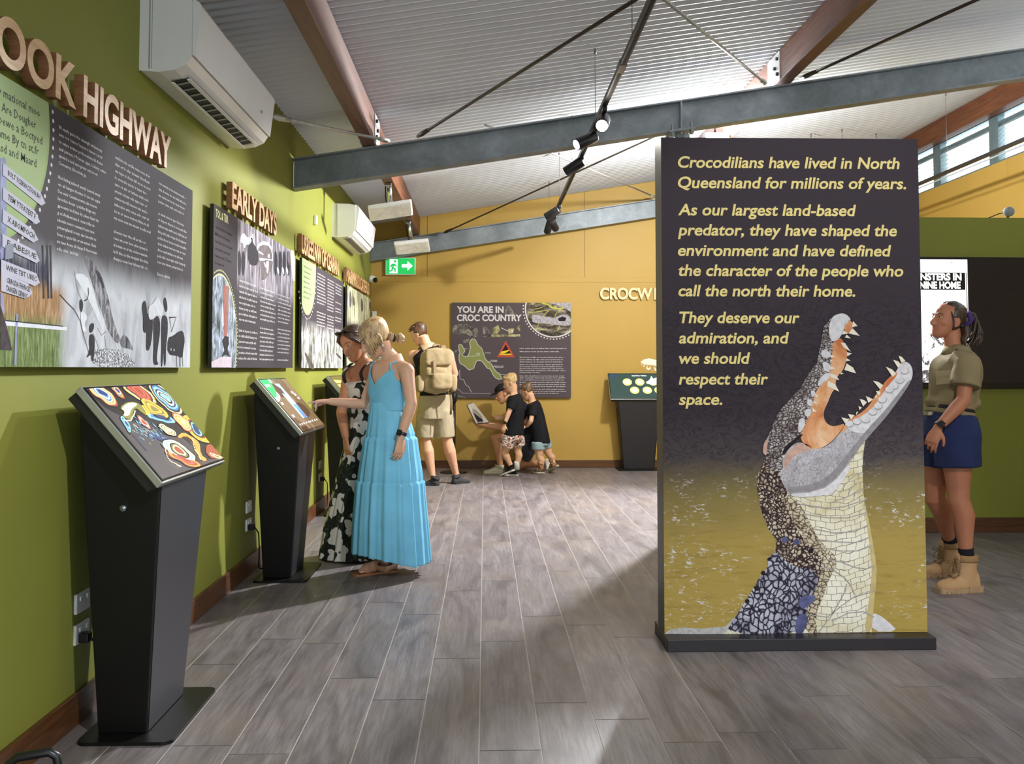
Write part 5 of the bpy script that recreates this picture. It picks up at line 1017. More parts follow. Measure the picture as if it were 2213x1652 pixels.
def remesh(mb, vox, it=4, wr=0, wf=9, name='body'):
    me = bpy.data.meshes.new(name); me.from_pydata(mb.v, [], mb.f); o = bpy.data.objects.new('tmp', me); COL.objects.link(o)
    r = o.modifiers.new('r', 'REMESH'); r.mode = 'VOXEL'; r.voxel_size = vox; r.use_smooth_shade = True
    s = o.modifiers.new('s', 'SMOOTH'); s.factor = .5; s.iterations = it
    out = bpy.data.meshes.new_from_object(o.evaluated_get(bpy.context.evaluated_depsgraph_get()))
    bpy.data.objects.remove(o); bpy.data.meshes.remove(me)
    if wr:
        ns = [v.normal.copy() for v in out.vertices]
        for v, n in zip(out.vertices, ns):
            q = v.co*wf; v.co += n*(wr*(noise.noise(q*V((1, 1, .6)) if 0 else V((q.x, q.y, q.z*.6)))+.5*noise.noise(q*2.1)))
    out.polygons.foreach_set('use_smooth', [True]*len(out.polygons)); out.name = name
    return out
def link(name, me, mats, parent, spots=()):
    """link a mesh as a part; spots = (centre, radius, material index) paint small areas such as lips"""
    for m in mats: me.materials.append(m)
    if spots:
        for p in me.polygons:
            for c, r, mi in spots:
                if (p.center-c).length < r: p.material_index = mi
    o = bpy.data.objects.new(name, me); COL.objects.link(o); o.parent = parent
    o.matrix_parent_inverse = parent.matrix_basis.inverted(); return o
class Spec:
    """a trunk: rings of (centre, half width, half depth) with a sideways axis"""
    def __init__(s, rings, lat): s.r = [(V(c), w, d) for c, w, d in rings]; s.lat = V(lat).normalized()
    def at(s, t):
        t = max(0, min(len(s.r)-1.0001, t)); i = int(t); f = t-i
        P = lambda k: s.r[max(0, min(len(s.r)-1, k))]
        def cr(a, b, c, d): return b+(c-a)*(f*.5)+(a*2-b*5+c*4-d)*(f*f*.5)+(b*3-a-c*3+d)*(f**3*.5)
        a, b, c, d = P(i-1), P(i), P(i+1), P(i+2)
        return cr(a[0], b[0], c[0], d[0]), cr(a[1], b[1], c[1], d[1]), cr(a[2], b[2], c[2], d[2])
    def pt(s, t, th, infl=0):
        c, w, d = s.at(t); e = .01; up = (s.at(min(t+.2, len(s.r)-1.001))[0]-s.at(max(t-.2, 0))[0])
        up = up.normalized() if up.length > 1e-5 else V((0, 0, 1))
        if up.z < 0: up = -up
        lat = (s.lat-up*s.lat.dot(up)).normalized(); fw = lat.cross(up).normalized()
        ca, sa = math.cos(th), math.sin(th); p = .86
        return c+lat*((w+infl)*math.copysign(abs(ca)**p, ca))+fw*((d+infl)*math.copysign(abs(sa)**p, sa))
    def loft(s, mb, t0, t1, infl=0, n=24, m=14, mi=0):
        mb.loft([[s.pt(t0+(t1-t0)*k/m, 2*math.pi*j/n, infl) for j in range(n)] for k in range(m+1)], mi)
def garment(name, sp, t_lo, t_hi, infl, mats, parent, n=72, m=18, thick=.003, wr=.0):
    """an open sleeve of cloth round a trunk, its edges given per angle"""
    mb = MB(); rings = []
    for k in range(m+1):
        ring = []
        for j in range(n):
            th = 2*math.pi*j/n; a, b = t_lo(th), t_hi(th); p = sp.pt(a+(b-a)*k/m, th, infl)
            if wr: p = p+V((noise.noise(p*14)*wr, noise.noise(p*14+V((5, 0, 0)))*wr, 0))
            ring.append(p)
        rings.append(ring)
    mb.loft(rings, 0, False); o = mb.build(name, mats, parent); s = o.modifiers.new('s', 'SOLIDIFY'); s.thickness = thick; s.offset = 1
    return o
def frame(f, up=(0, 0, 1)):
    f = V(f).normalized(); u = V(up); u = (u-f*u.dot(f)).normalized(); r = f.cross(u).normalized(); return f, u, r
HR = [(-.114, .060, .014, .014), (-.105, .055, .028, .034), (-.088, .043, .042, .050), (-.062, .028, .053, .066), (-.03, .016, .0615, .080), (0, .007, .068, .089), (.03, .002, .071, .094), (.06, -.003, .0695, .092), (.085, -.008, .060, .081), (.104, -.012, .040, .055), (.114, -.014, .014, .02)]
def head(mb, c, f, up=(0, 0, 1), s=1.0):
    c = V(c); F, U, R = frame(f, up); q = lambda r, fw, u: c+R*(r*s)+F*(fw*s)+U*(u*s)
    mb.loft([[q(w*math.cos(a), o+d*math.sin(a), u) for a in [2*math.pi*k/24 for k in range(24)]] for u, o, w, d in HR])
    mb.tube([q(0, .082, .028), q(0, .097, .0), q(0, .112, -.028), q(0, .108, -.036), q(0, .088, -.04)], [.007*s, .009*s, .0125*s, .012*s, .008*s], n=10)
    for e in (-1, 1):
        mb.ell(q(e*.010, .098, -.034), (.0085*s, .0085*s, .0075*s))
        mb.tube([q(e*.012, .089, .026), q(e*.034, .084, .029), q(e*.052, .068, .022)], [.008*s, .009*s, .006*s], n=8)
        mb.ell(q(e*.036, .058, -.024), (.020*s, .024*s, .02*s))
        rot = Matrix((R, F, U)).transposed()
        mb.ell(q(e*.073, -.008, -.008), (.009*s, .021*s, .031*s), 0, rot); mb.ell(q(e*.071, .002, -.034), (.007*s, .010*s, .010*s), 0, rot)
    for u, fw, r in ((-.058, .089, .0058), (-.069, .087, .0066)):
        mb.tube([q(-.024, fw-.014, u), q(-.01, fw, u+.001), q(.01, fw, u+.001), q(.024, fw-.014, u)], [.003*s, r*s, r*s, .003*s], n=8)
    spots = [(q(x, .092, -.0635), .0095*s, 1) for x in (-.016, -.006, .006, .016)]
    return q, spots
WHT = M('eye_white', 'e6e0da', .25, var=.03); IRIS = M('eye_iris', '3a2b22', .2, var=.1)
def eyes(q, parent, s=1.0, closed=.8, brow=None):
    for e in (-1, 1): MB().tube([q(e*.015, .096, .026), q(e*.028, .0935, .0315), q(e*.042, .084, .031), q(e*.053, .071, .026)], [(.0022*s, .0016*s), (.0034*s, .0024*s), (.003*s, .0022*s), (.001*s, .001*s)], n=8, flat=(0, 0, 1)).build('eyebrow', brow or BROW, parent)
    for e in (-1, 1):
        c = q(e*.031, .0785, .010); F = (q(0, 1, 0)-q(0, 0, 0)).normalized(); U = (q(0, 0, 1)-q(0, 0, 0)).normalized(); R = (q(1, 0, 0)-q(0, 0, 0)).normalized()
        rot = Matrix((R, F, U)).transposed()
        o = MB().ell(c, (.0135*s, .0095*s, .0065*s*closed), 0, rot, 12, 8).build('eye', WHT, parent)
        MB().ell(c+F*.0066*s+U*-.001*s, (.0058*s, .0042*s, .0055*s*closed), 0, rot, 10, 6).build('iris', IRIS, o)
        MB().tube([c-R*.014*s+F*.003*s, c+F*.0095*s+U*.006*s*closed, c+R*.014*s+F*.003*s], .0018*s, n=6).build('eyelashes', IRIS, o)
def hair(c, f, up, s, infl, low, front, mats, parent, name='hair', wr=.004, extra=None, vox=None):
    """hair cap over the skull; low(theta) = lower edge, front(u) = half angle of the bare face"""
    c = V(c); F, U, R = frame(f, up); mb = MB(); rings = []; N = 48
    us = [-.12+.236*k/30 for k in range(31)]
    def hr(u):
        for a, b in zip(HR, HR[1:]):
            if a[0] <= u <= b[0]:
                k = (u-a[0])/(b[0]-a[0]); return [a[i]+(b[i]-a[i])*k for i in (1, 2, 3)]
        return [-.014, .01, .014] if u > 0 else [.05, .02, .02]
    for u in us:
        o, w, d = hr(u); ring = []
        for k in range(N):
            th = 2*math.pi*k/N-math.pi/2   # 0 index = back
            fr = abs(((th-math.pi/2+math.pi) % (2*math.pi))-math.pi)   # angle from the front
            g = min(1, max(0, (fr-front(u))/.4)); g *= min(1, max(0, (u-low(fr))/.02))
            e = infl*(.35+.65*min(1, (u+.12)/.2)) if g > 0 else 0
            k_ = g*infl-(1-g)*.014
            k_ = k_*(.3+.7*min(1, fr/1.3)) if g > .3 else k_; p = c+R*((w+k_)*math.cos(th)*s)+F*((o+(d+k_)*math.sin(th))*s)+U*((u+(infl*.9 if u > .06 else 0)*g*(u-.06)/.054)*s)
            if g > .5 and wr: p += (p-c).normalized()*(noise.noise(V((p.x*30, p.y*30, p.z*12)))*wr)
            ring.append(p)
        rings.append(ring)
    mb.loft(rings)
    if extra: extra(mb, lambda r, fw, u: c+R*(r*s)+F*(fw*s)+U*(u*s))
    return mb.build(name, mats, parent)
def hand(mb, wr, d, n, side=1, s=1.0, curl=.35, point=False):
    """palm, four fingers and a thumb. d = towards the fingertips, n = way the palm faces, side = thumb side along d x n"""
    wr = V(wr); d = V(d).normalized(); n = V(n); n = (n-d*n.dot(d)).normalized(); w = d.cross(n)*side
    pal = []
    for k, (t_, hw, ht) in enumerate(((-.012, .024, .019), (.012, .028, .018), (.04, .037, .0165), (.068, .041, .015), (.088, .040, .012), (.096, .032, .008))):
        c = wr+d*(t_*s); pal.append([c+w*(hw*s*math.cos(a))+n*(ht*s*math.sin(a)) for a in [2*math.pi*j/14 for j in range(14)]])
    mb.loft(pal)
    for i, (off, L) in enumerate(((.030, .070), (.0105, .078), (-.0105, .072), (-.030, .056))):
        cu = curl*(1+.12*i); r0 = .0086-.0006*(i == 3)
        if point: cu = .06 if i == 0 else 1.15
        p = wr+d*((.086-.004*abs(i-1))*s)+w*(off*s); dd = (d+w*(off*3.0 if not point else off*1.0)).normalized(); pts = [p-d*.012*s]; R = [r0*s]
        for seg in (.42, .32, .26):
            ax = d.cross(n); a = cu*(1.0 if seg < .42 else .9); dd = (dd*math.cos(a)+n*math.sin(a)*1.0).normalized() if seg == .42 else (dd*math.cos(a)+(n-dd*n.dot(dd)).normalized()*math.sin(a) if (n-dd*n.dot(dd)).length > .05 else dd)
            dd.normalize(); p = p+dd*(L*seg*s); pts.append(p); R.append(r0*s*(.96 if seg > .3 else .8))
        mb.tube(pts, R, n=10)
    p0 = wr+d*.018*s+w*.022*s; p1 = p0+(d*.62+w*.72+n*.25).normalized()*.036*s; p2 = p1+(d*.85+w*.38+n*.3).normalized()*.03*s; p3 = p2+(d*.95+w*.15+n*.35).normalized()*.024*s
    mb.tube([p0, p1, p2, p3], [.0145*s, .0115*s, .0098*s, .0075*s], n=10)
def shoe(heel, toe, name, parent, upper, sole, w=.042, h=.075, ankle=None, collar=.0, laces=None, thick=.022, tread=False):
    """a shoe lying between two ground points (or tilted if they differ in height)"""
    heel, toe = V(heel), V(toe); d = toe-heel; L = d.length; d.normalize(); lat = d.cross(V((0, 0, 1))).normalized(); up = lat.cross(d).normalized()
    root = MB(); prof = [(0, .55, .55), (.06, .75, .95), (.2, .8, 1.0), (.38, .78, .95), (.5, .86, .78), (.65, 1.0, .6), (.8, .98, .5), (.92, .78, .42), (1.0, .4, .25)]
    rings = []
    for t_, ww, hh in prof:
        c = heel+d*(L*t_); ring = []
        for k in range(20):
            a = 2*math.pi*k/20; y = math.sin(a); x = math.cos(a)
            z = thick*.6+(h*hh-thick*.6)*(max(0, y)**.8 if y > 0 else 0)
            ring.append(c+lat*(w*ww*x*(1-.35*max(0, y)**2))+up*z)
        rings.append(ring)
    root.loft(rings)
    if collar:
        a0 = heel+d*(L*.24)+up*(h*.8)
        root.tube([a0, a0+up*(collar*.5)+d*(-.005), a0+up*collar-d*.008], [(w*1.0, w*.86), (w*1.02, w*.9), (w*1.12, w*1.0)], n=20, flat=d)
    u = root.build(name, upper, parent)
    n = 28; out = []
    for k in range(n):
        a = 2*math.pi*k/n; t_ = .5-.5*math.cos(a); ww = 0
        for p, q in zip(prof, prof[1:]):
            if p[0] <= t_ <= q[0]: ww = p[1]+(q[1]-p[1])*(t_-p[0])/(q[0]-p[0])
        ww = ww if ww else .4
        out.append(heel-d*.006+d*((L+.012)*t_)+lat*((w*1.06*ww+.002)*(1 if math.sin(a) >= 0 else -1)*min(1, abs(math.sin(a))*3)))
    MB().prism(out, up*thick).build('sole', sole, u)
    if laces is not None:
        for k in range(5):
            t_ = .36+.075*k; hh = h*(.97-.075*k-.0*k) ; c = heel+d*(L*t_)+up*(hh*(1.0 if not collar else 1.02)+.002)
            MB().tube([c-lat*w*.4-up*.012, c+up*.002, c+lat*w*.4-up*.012], .0026, n=6).build('lace', laces, u)
        c = heel+d*(L*.33)+up*(h+.004)
        for sgn in (-1, 1): MB().tube([c, c+lat*sgn*.028+up*.018+d*.01, c+lat*sgn*.04+up*.004+d*.02, c+lat*sgn*.012], .0026, n=6).build('lace', laces, u)
    return u
def spath(pts, n=5):
    pts = [V(p) for p in pts]; out = []
    for i in range(len(pts)-1):
        a, b, c, d = pts[max(i-1, 0)], pts[i], pts[i+1], pts[min(i+2, len(pts)-1)]
        for k in range(n):
            f = k/n; out.append(b+(c-a)*(f*.5)+(a*2-b*5+c*4-d)*(f*f*.5)+(b*3-a-c*3+d)*(f**3*.5))
    return out+[pts[-1]]
def arm(mb, sh, el, wr, r=(.052, .044, .040, .041, .026), s=1.0):
    sh, el, wr = V(sh), V(el), V(wr); mb.ell(sh, (r[0]*s*1.04,)*3); mb.ell(sh+(sh-el).normalized()*.012*s, (r[0]*s*.9,)*3)
    mb.tube([sh, sh.lerp(el, .35), sh.lerp(el, .8), el, el.lerp(wr, .25), el.lerp(wr, .6), wr], [r[0]*s, r[1]*s*1.02, r[2]*s, r[2]*s, r[3]*s, r[3]*.82*s, r[4]*s], n=16)
def leg(mb, hip, kn, an, r=(.088, .072, .056, .056, .036), s=1.0, back=None):
    hip, kn, an = V(hip), V(kn), V(an); b = V(back) if back is not None else V((0, 0, 0))
    mb.tube([hip, hip.lerp(kn, .4), hip.lerp(kn, .85), kn, kn.lerp(an, .28)+b*.018, kn.lerp(an, .6)+b*.008, kn.lerp(an, .88), an], [r[0]*s, r[1]*1.04*s, r[2]*1.04*s, r[2]*s, r[3]*1.06*s, r[3]*.8*s, r[4]*s, r[4]*1.02*s], n=18)
class Pers:
    def __init__(s, label, Y, foot, name='person'):
        s.Y = Y; s.root = thing(name, label, 'person', foot); s.mb = MB(); s.spots = []
    def j(s, px, py, dy=0): return at(px, py, y=s.Y+dy)
    def finish(s, vox, mats, it=6): return link('body', remesh(s.mb, vox, it), mats, s.root, s.spots)
BROW = M('eyebrow', '4a3626', .6, var=.1); LIPS = M('lips', 'b8685a', .4, var=.05)
def watch(mb_, wr, axis, r, parent, mat, face):
    wr = V(wr); ax = V(axis).normalized()
    o = MB().tube([wr-ax*.011, wr-ax*.009, wr+ax*.009, wr+ax*.011], [r*.97, r, r, r*.97], n=24).build('wristwatch', mat, parent)
    n = V(face); n = (n-ax*n.dot(ax)).normalized(); w = ax.cross(n); c = wr+n*(r+.002)
    MB().prism([c+ax*x+w*y for x, y in ((-.018, -.015), (.018, -.015), (.018, .015), (-.018, .015))], n*.008).build('watch_face', M('watch_screen', '0f1013', .15), o, bevel=.003)
    return o
# ---------------------------------------------------------------- woman in the blue dress
SK1 = skinmat('fair_skin', 'dfae90')
g = at(822, 1236, z=0); w = Pers('woman in a long blue tiered dress with low blond bun pointing at the second kiosk', 5.86, (g.x, g.y, 0))
j, R0 = w.j, w.root
latB = V((.66, -.75, 0)); fwB = V((-.75, -.66, 0))
sb = Spec([(j(842, 960), .095, .085), (j(840, 925), .108, .088), (j(838, 880), .118, .088), (j(840, 845), .132, .100), (j(843, 815), .148, .104), (j(847, 793), .158, .082), (j(850, 779), .075, .06), (j(848, 768), .052, .052)], latB)
sb.loft(w.mb, 0, 7, 0)
hc = j(812, 731, -.01); hf = V((-.80, -.20, -.52)); hu = V((-.5, -.1, .86))
q, w.spots = head(w.mb, hc, hf, hu, .98)
w.mb.tube([q(0, -.02, -.05), j(836, 762), j(849, 780)], [.052, .046, .055], n=18)
shL, elL, wrL = j(879, 803, -.13), j(889, 872, -.19), j(866, 948, -.22)
shR, elR, wrR = j(815, 806, .13), j(786, 874, .17), j(712, 868, .12)
arm(w.mb, shL, elL, wrL, (.048, .041, .036, .037, .023)); arm(w.mb, shR, elR, wrR, (.047, .04, .036, .036, .023))
w.mb.tube([j(850, 792), shL.lerp(j(850, 792), .35), shL], [.05, .056, .05], n=14); w.mb.tube([j(846, 792), shR], [.05, .048], n=14)
hand(w.mb, wrL, V((-.10, 0, -1)), V((-.75, .65, 0)), 1, .95, .32)
hand(w.mb, wrR, V((-1, -.05, -.02)), V((.05, -.05, -1)), -1, .95, .3, True)
an1 = j(832, 1214, -.1); leg(w.mb, j(838, 1000, -.03), j(830, 1110, -.08), an1, (.07, .06, .05, .045, .031))
ft, fh = at(772, 1240, z=.012), at(850, 1232, z=.012)
dft = (ft-fh).normalized()
w.mb.tube([fh+V((0, 0, .034)), an1+V((0, 0, -.03)), fh.lerp(ft, .45)+V((0, 0, .042)), fh.lerp(ft, .75)+V((0, 0, .026)), ft.lerp(fh, .1)+V((0, 0, .016))], [.03, .036, .034, .034, .016], n=14)
for k in range(5):
    o = dft.cross(V((0, 0, 1)))*((k-2)*.0155); b_ = ft.lerp(fh, .16)+o; w.mb.tube([b_+V((0, 0, .018)), b_+dft*(.034-.004*abs(k-1))+V((0, 0, .011))], [.0105, .0085], n=8)
w.finish(.0045, [SK1, LIPS, BROW]); eyes(q, R0, .98, .7)
BLUE = clothmat('sky_blue_crepe', '7ac2e2', .07, .75)
# bodice: crossed V neck, open back
def hiB(th):
    f = abs(((th-math.pi/2+math.pi) % (2*math.pi))-math.pi)      # 0 = front
    pts = [(0, 3.35), (.35, 4.0), (.62, 4.75), (.8, 4.75), (1.1, 3.95), (1.57, 3.6), (3.2, 3.3)]
    for a, b in zip(pts, pts[1:]):
        if a[0] <= f <= b[0]: return a[1]+(b[1]-a[1])*(f-a[0])/(b[0]-a[0])
    return 3.3
bod = garment('dress_bodice', sb, lambda th: 1.92, hiB, .009, BLUE, R0, 96, 20, .003, .004)
for sgn in (-1, 1):
    th = math.pi/2-sgn*.7; a = sb.pt(4.6, th, .012); b = sb.pt(5.35, th+sgn*.12, .012); c_ = sb.pt(5.2, -math.pi/2+sgn*.75, .012); d_ = sb.pt(3.3, -math.pi/2+sgn*.55, .012)
    MB().tube(spath([a, b, (b+c_)/2+V((0, 0, .03)), c_, d_]), .0045, n=8).build('strap', BLUE, bod)
MB().loft([[sb.pt(1.85+.04*k, 2*math.pi*j_/60, .012) for j_ in range(60)] for k in range(5)], 0, False).build('waistband', BLUE, bod)
def skirt(name, Y, cols, mats, parent, fwd, front_lift, pl, seams=(), n=160, depth=1.03, close_top=False):
    """gathered skirt from (px left, px right, py) outlines at distance Y"""
    mb = MB(); rings = []; M_ = 110
    pts = [((l+r)/2, (r-l)/2, y) for l, r, y in cols]
    F = V(fwd).normalized(); fa = math.atan2(F.y, F.x)
    yt, yb = pts[0][2], pts[-1][2]
    for k in range(M_+1):
        y = yt+(yb-yt)*k/M_
        for a, b in zip(pts, pts[1:]):
            if a[2] <= y <= b[2]:
                f = (y-a[2])/(b[2]-a[2]); cx_ = a[0]+(b[0]-a[0])*f; hw = a[1]+(b[1]-a[1])*f; break
        c = at(cx_, y, y=Y); e = at(cx_+hw, y, y=Y); A = (e-c).length; ring = []
        s_ = k/M_; amp = pl*s_**.8; puff = 0
        for sy in seams:
            d_ = (y-sy)/(yb-yt)
            if 0 <= d_ < .25: puff += .0075*math.exp(-d_*9); amp *= 1.0+.35*math.exp(-d_*14)
            if -.012 < d_ < 0: puff -= .004
        for i in range(n):
            th = 2*math.pi*i/n; fr = math.cos(th-fa)
            wv = math.sin(th*19+1.7*math.sin(th*2)+s_*.8)*.6+math.sin(th*31+s_*1.4)*.35*(.5+.5*s_)+.5*noise.noise(V((math.cos(th)*3, math.sin(th)*3, s_*1.2)))
            r = 1+(amp*wv+puff)/max(A, .05)
            z = c.z+front_lift*max(0, fr)*s_**3
            ring.append((c.x+A*r*math.cos(th), c.y+A*depth*r*math.sin(th), max(z, .012)))
        rings.append(ring)
    mb.loft(rings, 0, close_top); o = mb.build(name, mats, parent); s = o.modifiers.new('s', 'SOLIDIFY'); s.thickness = .003; s.offset = 0; return o
sk = skirt('dress_skirt', 5.86, [(801, 873, 869), (797, 885, 905), (790, 897, 945), (779, 908, 1010), (772, 914, 1062), (766, 921, 1130), (764, 927, 1214)], BLUE, R0, fwB, .07, .019, (945, 1040))
# ties of the sandal
LEA = M('brown_leather', '5a3524', .5, var=.15); LEA2 = M('tan_leather_sole', 'a06a48', .55, var=.1)
san = MB(); out = []
lat = dft.cross(V((0, 0, 1))).normalized()
for k in range(26):
    a = 2*math.pi*k/26; t_ = .5-.5*math.cos(a); ww = (.030 if t_ < .45 else .030+.010*math.sin((t_-.45)/.55*math.pi*.75))*(min(1, abs(math.sin(a))*2.2)); out.append(V((fh.x, fh.y, .0))-dft*.03+dft*(((ft-fh).length+.065)*t_)+lat*(ww*(1 if math.sin(a) >= 0 else -1)))
so = san.prism(out, (0, 0, .012)).build('sandal', LEA2, R0)
mid = fh.lerp(ft, .5); top = V((mid.x, mid.y, .092)); anb = an1+V((0, 0, -.012))
MB().tube([ft.lerp(fh, .2)+V((0, 0, .03)), mid.lerp(ft, .35)+V((0, 0, .062)), fh.lerp(ft, .34)+V((0, 0, .078))], [(.006, .004)]*3, n=8).build('strap', LEA, so)
MB().tube([anb+V((.042*math.cos(a), .042*math.sin(a), -.004)) for a in [2*math.pi*k/20 for k in range(21)]], .005, n=8).build('ankle_strap', LEA, so)
MB().tube([fh+V((.02, .0, .015)), fh+V((.03, 0, .05)), anb+V((.035, 0, 0))], .005, n=8).build('strap', LEA, so)
BLOND = hairmat('ash_blond_hair', '8a6a45', 'd3b485')
def xh(mb, q):
    mb.tube([q(0, -.075, -.035), q(.0, -.098, -.06), q(0, -.108, -.07)], [.036, .022, .022], n=12)
    mb.ell(q(0, -.13, -.084), (.034, .03, .032)); mb.ell(q(.012, -.14, -.07), (.02, .024, .022)); mb.ell(q(-.01, -.126, -.102), (.022, .02, .018))
    for sgn in (-1, 1):
        for k in range(7):
            a = .05+.006*k; mb.tube([q(sgn*.03, .06-.004*k, .105), q(sgn*.066, .07-.012*k, .06), q(sgn*(.078+.002*k), .068-.014*k, .0), q(sgn*(.074), .074-.014*k, -.05), q(sgn*.066, .082-.016*k, -.10+.012*k)], [.008, .010, .009, .007, .002], n=8)
hair(hc, hf, hu, .98, .016, lambda fr: -.06 if fr > 1.6 else -.02, lambda u: (.95 if u < .05 else max(0, .95-(u-.05)*26)), BLOND, R0, extra=xh)
MB().tube([q(.0, -.096, -.058), q(0, -.106, -.067)], .025, n=14).build('hair_tie', M('black_elastic', '1b1718', .6), R0)
er = q(.078, -.008, -.045)
for e in (-1,): MB().tube([q(e*-.082, -.004, -.042), q(e*-.084, -.002, -.062), q(e*-.083, -.002, -.092)], [.003, .0045, .003], n=8).build('earring', M('silver_jewellery', 'e4e2de', .15, .8), R0)
MB().tube([q(-.083, -.004, -.042), q(-.085, -.002, -.062), q(-.084, -.002, -.092)], [.003, .0045, .003], n=8).build('earring', M('silver_jewellery'), R0)
watch(None, wrL+(elL-wrL).normalized()*.03, wrL-elL, .0295, R0, M('navy_band', '1d2233', .5), (-.5, -.85, .1))
# ---------------------------------------------------------------- woman in the floral dress
SK2 = skinmat('tan_skin', 'c98a64')
g = at(755, 1200, z=0); w = Pers('smiling dark-haired woman in a long dark green and white floral dress behind the blue dress', 6.36, (g.x, g.y, 0))
j, R0 = w.j, w.root
latF = V((.78, -.62, 0)); fwF = V((-.62, -.78, 0))
sf = Spec([(j(792, 975), .10, .085), (j(794, 935), .11, .088), (j(796, 893), .125, .095), (j(795, 860), .140, .108), (j(793, 832), .150, .110), (j(790, 808), .158, .085), (j(787, 790), .08, .06), (j(785, 778), .052, .05)], latF)
sf.loft(w.mb, 0, 7)
hc = j(765, 743, -.03); hf = V((-.55, -.76, -.38)); hu = V((-.30, -.05, .95))
q, w.spots = head(w.mb, hc, hf, hu, .98)
w.mb.tube([q(0, -.02, -.05), j(778, 772), j(787, 790)], [.05, .047, .055], n=16)
shR, elR, wrR = j(756, 808, .02), j(738, 892, -.02), j(747, 946, -.10)
arm(w.mb, shR, elR, wrR, (.05, .043, .037, .037, .024)); w.mb.tube([j(786, 804), shR], [.055, .05], n=14)
hand(w.mb, wrR, V((.10, -.15, -1)), V((.75, .5, 0)), -1, .92, .28)
arm(w.mb, j(826, 810, -.14 if 0 else .05), j(838, 880, .2), j(820, 940, .1), (.05, .043, .037, .037, .024))
w.finish(.005, [SK2, M('rose_lips', 'a85a50', .4), BROW]); eyes(q, R0, .98, .75)
MB().tube([q(-.017, .0925, -.0625), q(0, .0965, -.065), q(.017, .0925, -.0625)], [.0012, .0032, .0012], n=8).build('teeth', M('teeth_white', 'efe9e2', .3), R0)
t = NT('floral_print'); v = t.coord((1, 1, .9)); wp = t.n('ShaderNodeTexNoise'); t.link(v, wp, 0); wp.inputs['Scale'].default_value = 9
vm = t.n('ShaderNodeVectorMath', operation='MULTIPLY_ADD'); t.link(wp.outputs['Color'], vm, 0); vm.inputs[1].default_value = (.09, .09, .09); t.link(v, vm, 2)
vo = t.n('ShaderNodeTexVoronoi', feature='SMOOTH_F1'); t.link(vm.outputs[0], vo, 'Vector'); vo.inputs['Scale'].default_value = 15; vo.inputs['Smoothness'].default_value = .25
pet = t.ramp(vo.outputs['Distance'], [(.53, (1, 1, 1)), (.55, (0, 0, 0))]); n2 = t.noise(v, 26, 3, .6, 1); gr_ = t.ramp(n2, [(.56, '12160f'), (.60, '2c4527')])
FLORAL = t.out(t.mix(t.math('MULTIPLY', pet, t.ramp(t.noise(v, 5.5, 2), [(.36, (0, 0, 0)), (.38, (1, 1, 1))])), gr_, 'd9d2c4'), .8)
def hiF(th):
    f = abs(((th-math.pi/2+math.pi) % (2*math.pi))-math.pi)
    return 4.3 if f < .7 else (4.3-(f-.7)*.6 if f < 1.8 else 3.64)
bod = garment('dress_bodice', sf, lambda th: 1.9, hiF, .008, FLORAL, R0, 80, 16, .003, .003)
MB().loft([[sf.pt(hiF(2*math.pi*i/80)-.03+.05*k, 2*math.pi*i/80, .012+.006*math.sin(i*2.2)) for i in range(80)] for k in range(3)], 0, False).build('ruffle_trim', M('cream_trim', 'd6cdbd', .8), bod)
for sgn in (-1, 1):
    th = math.pi/2-sgn*.5; a = sf.pt(4.15, th, .012); d_ = sf.pt(3.6, -math.pi/2+sgn*.6, .012); Z_ = V((0, 0, 1))
    T = j(788, 804)+latF*(sgn*.078)+Z_*.062
    pp = spath([a, (a+T)/2+fwF*.072, T+fwF*.052-Z_*.008, T-fwF*.03, (T+d_)/2-fwF*.03, d_]); MB().tube(pp, [(.018, .004)]*len(pp), n=10, flat=latF).build('strap', FLORAL, bod)
skirt('dress_skirt', 6.36, [(758, 834, 893), (755, 838, 935), (741, 838, 980), (718, 838, 1080), (704, 838, 1140), (693, 836, 1206)], FLORAL, R0, fwF, .0, .02, (), depth=.9)
DBRN = hairmat('dark_brown_hair', '2c1d16', '6a4a33')
def xh(mb, q):
    for sgn in (-1, 1):
        for k in range(5): mb.tube([q(sgn*.02, .075-.01*k, .10), q(sgn*.066, .066-.014*k, .055), q(sgn*.08, .035-.014*k, .01), q(sgn*.08, -.01-.012*k, -.03)], [.009, .012, .011, .006], n=8)
    mb.ell(q(0, -.12, -.03), (.04, .04, .045))
hair(hc, hf, hu, .98, .014, lambda fr: -.06 if fr > 1.7 else -.01, lambda u: (1.05 if u < .045 else max(0, 1.05-(u-.045)*24)), DBRN, R0, extra=xh)
sg = MB().tube([q(-.083, -.02, .06), q(-.07, .05, .098), q(-.055, .07, .105)], .004, n=8).tube([q(.083, -.02, .06), q(.07, .05, .098), q(.055, .07, .105)], .004, n=8).tube([q(-.03, .07, .112), q(.03, .07, .112)], .004, n=8).build('sunglasses', M('tortoise_frame', '3a2a20', .3), R0)
rs_ = Matrix((q(1, 0, 0)-q(0, 0, 0), q(0, 1, 0)-q(0, 0, 0), q(0, 0, 1)-q(0, 0, 0))).normalized().transposed() @ Matrix.Rotation(-.75, 3, 'X')
for e in (-1, 1): MB().ell(q(e*.034, .068, .108), (.027, .007, .02), 0, rs_).build('lens', M('dark_lens', '1f1a18', .1), sg)
o = j(752, 985, -.12); MB().tube([wrR+V((.012, -.02, -.105))+V((.0105*math.cos(a), .0105*math.sin(a), 0)) for a in [2*math.pi*k/14 for k in range(15)]], .002, n=6).build('ring', M('gold_ring', 'd9b36a', .2, .8), R0)
for px_ in (755, 800):
    a = at(px_, 1196, z=0); shoe(a+V((.1, .06, 0)), a+V((-.1, -.06, 0)), 'shoe', R0, LEA, LEA2, .038, .06)
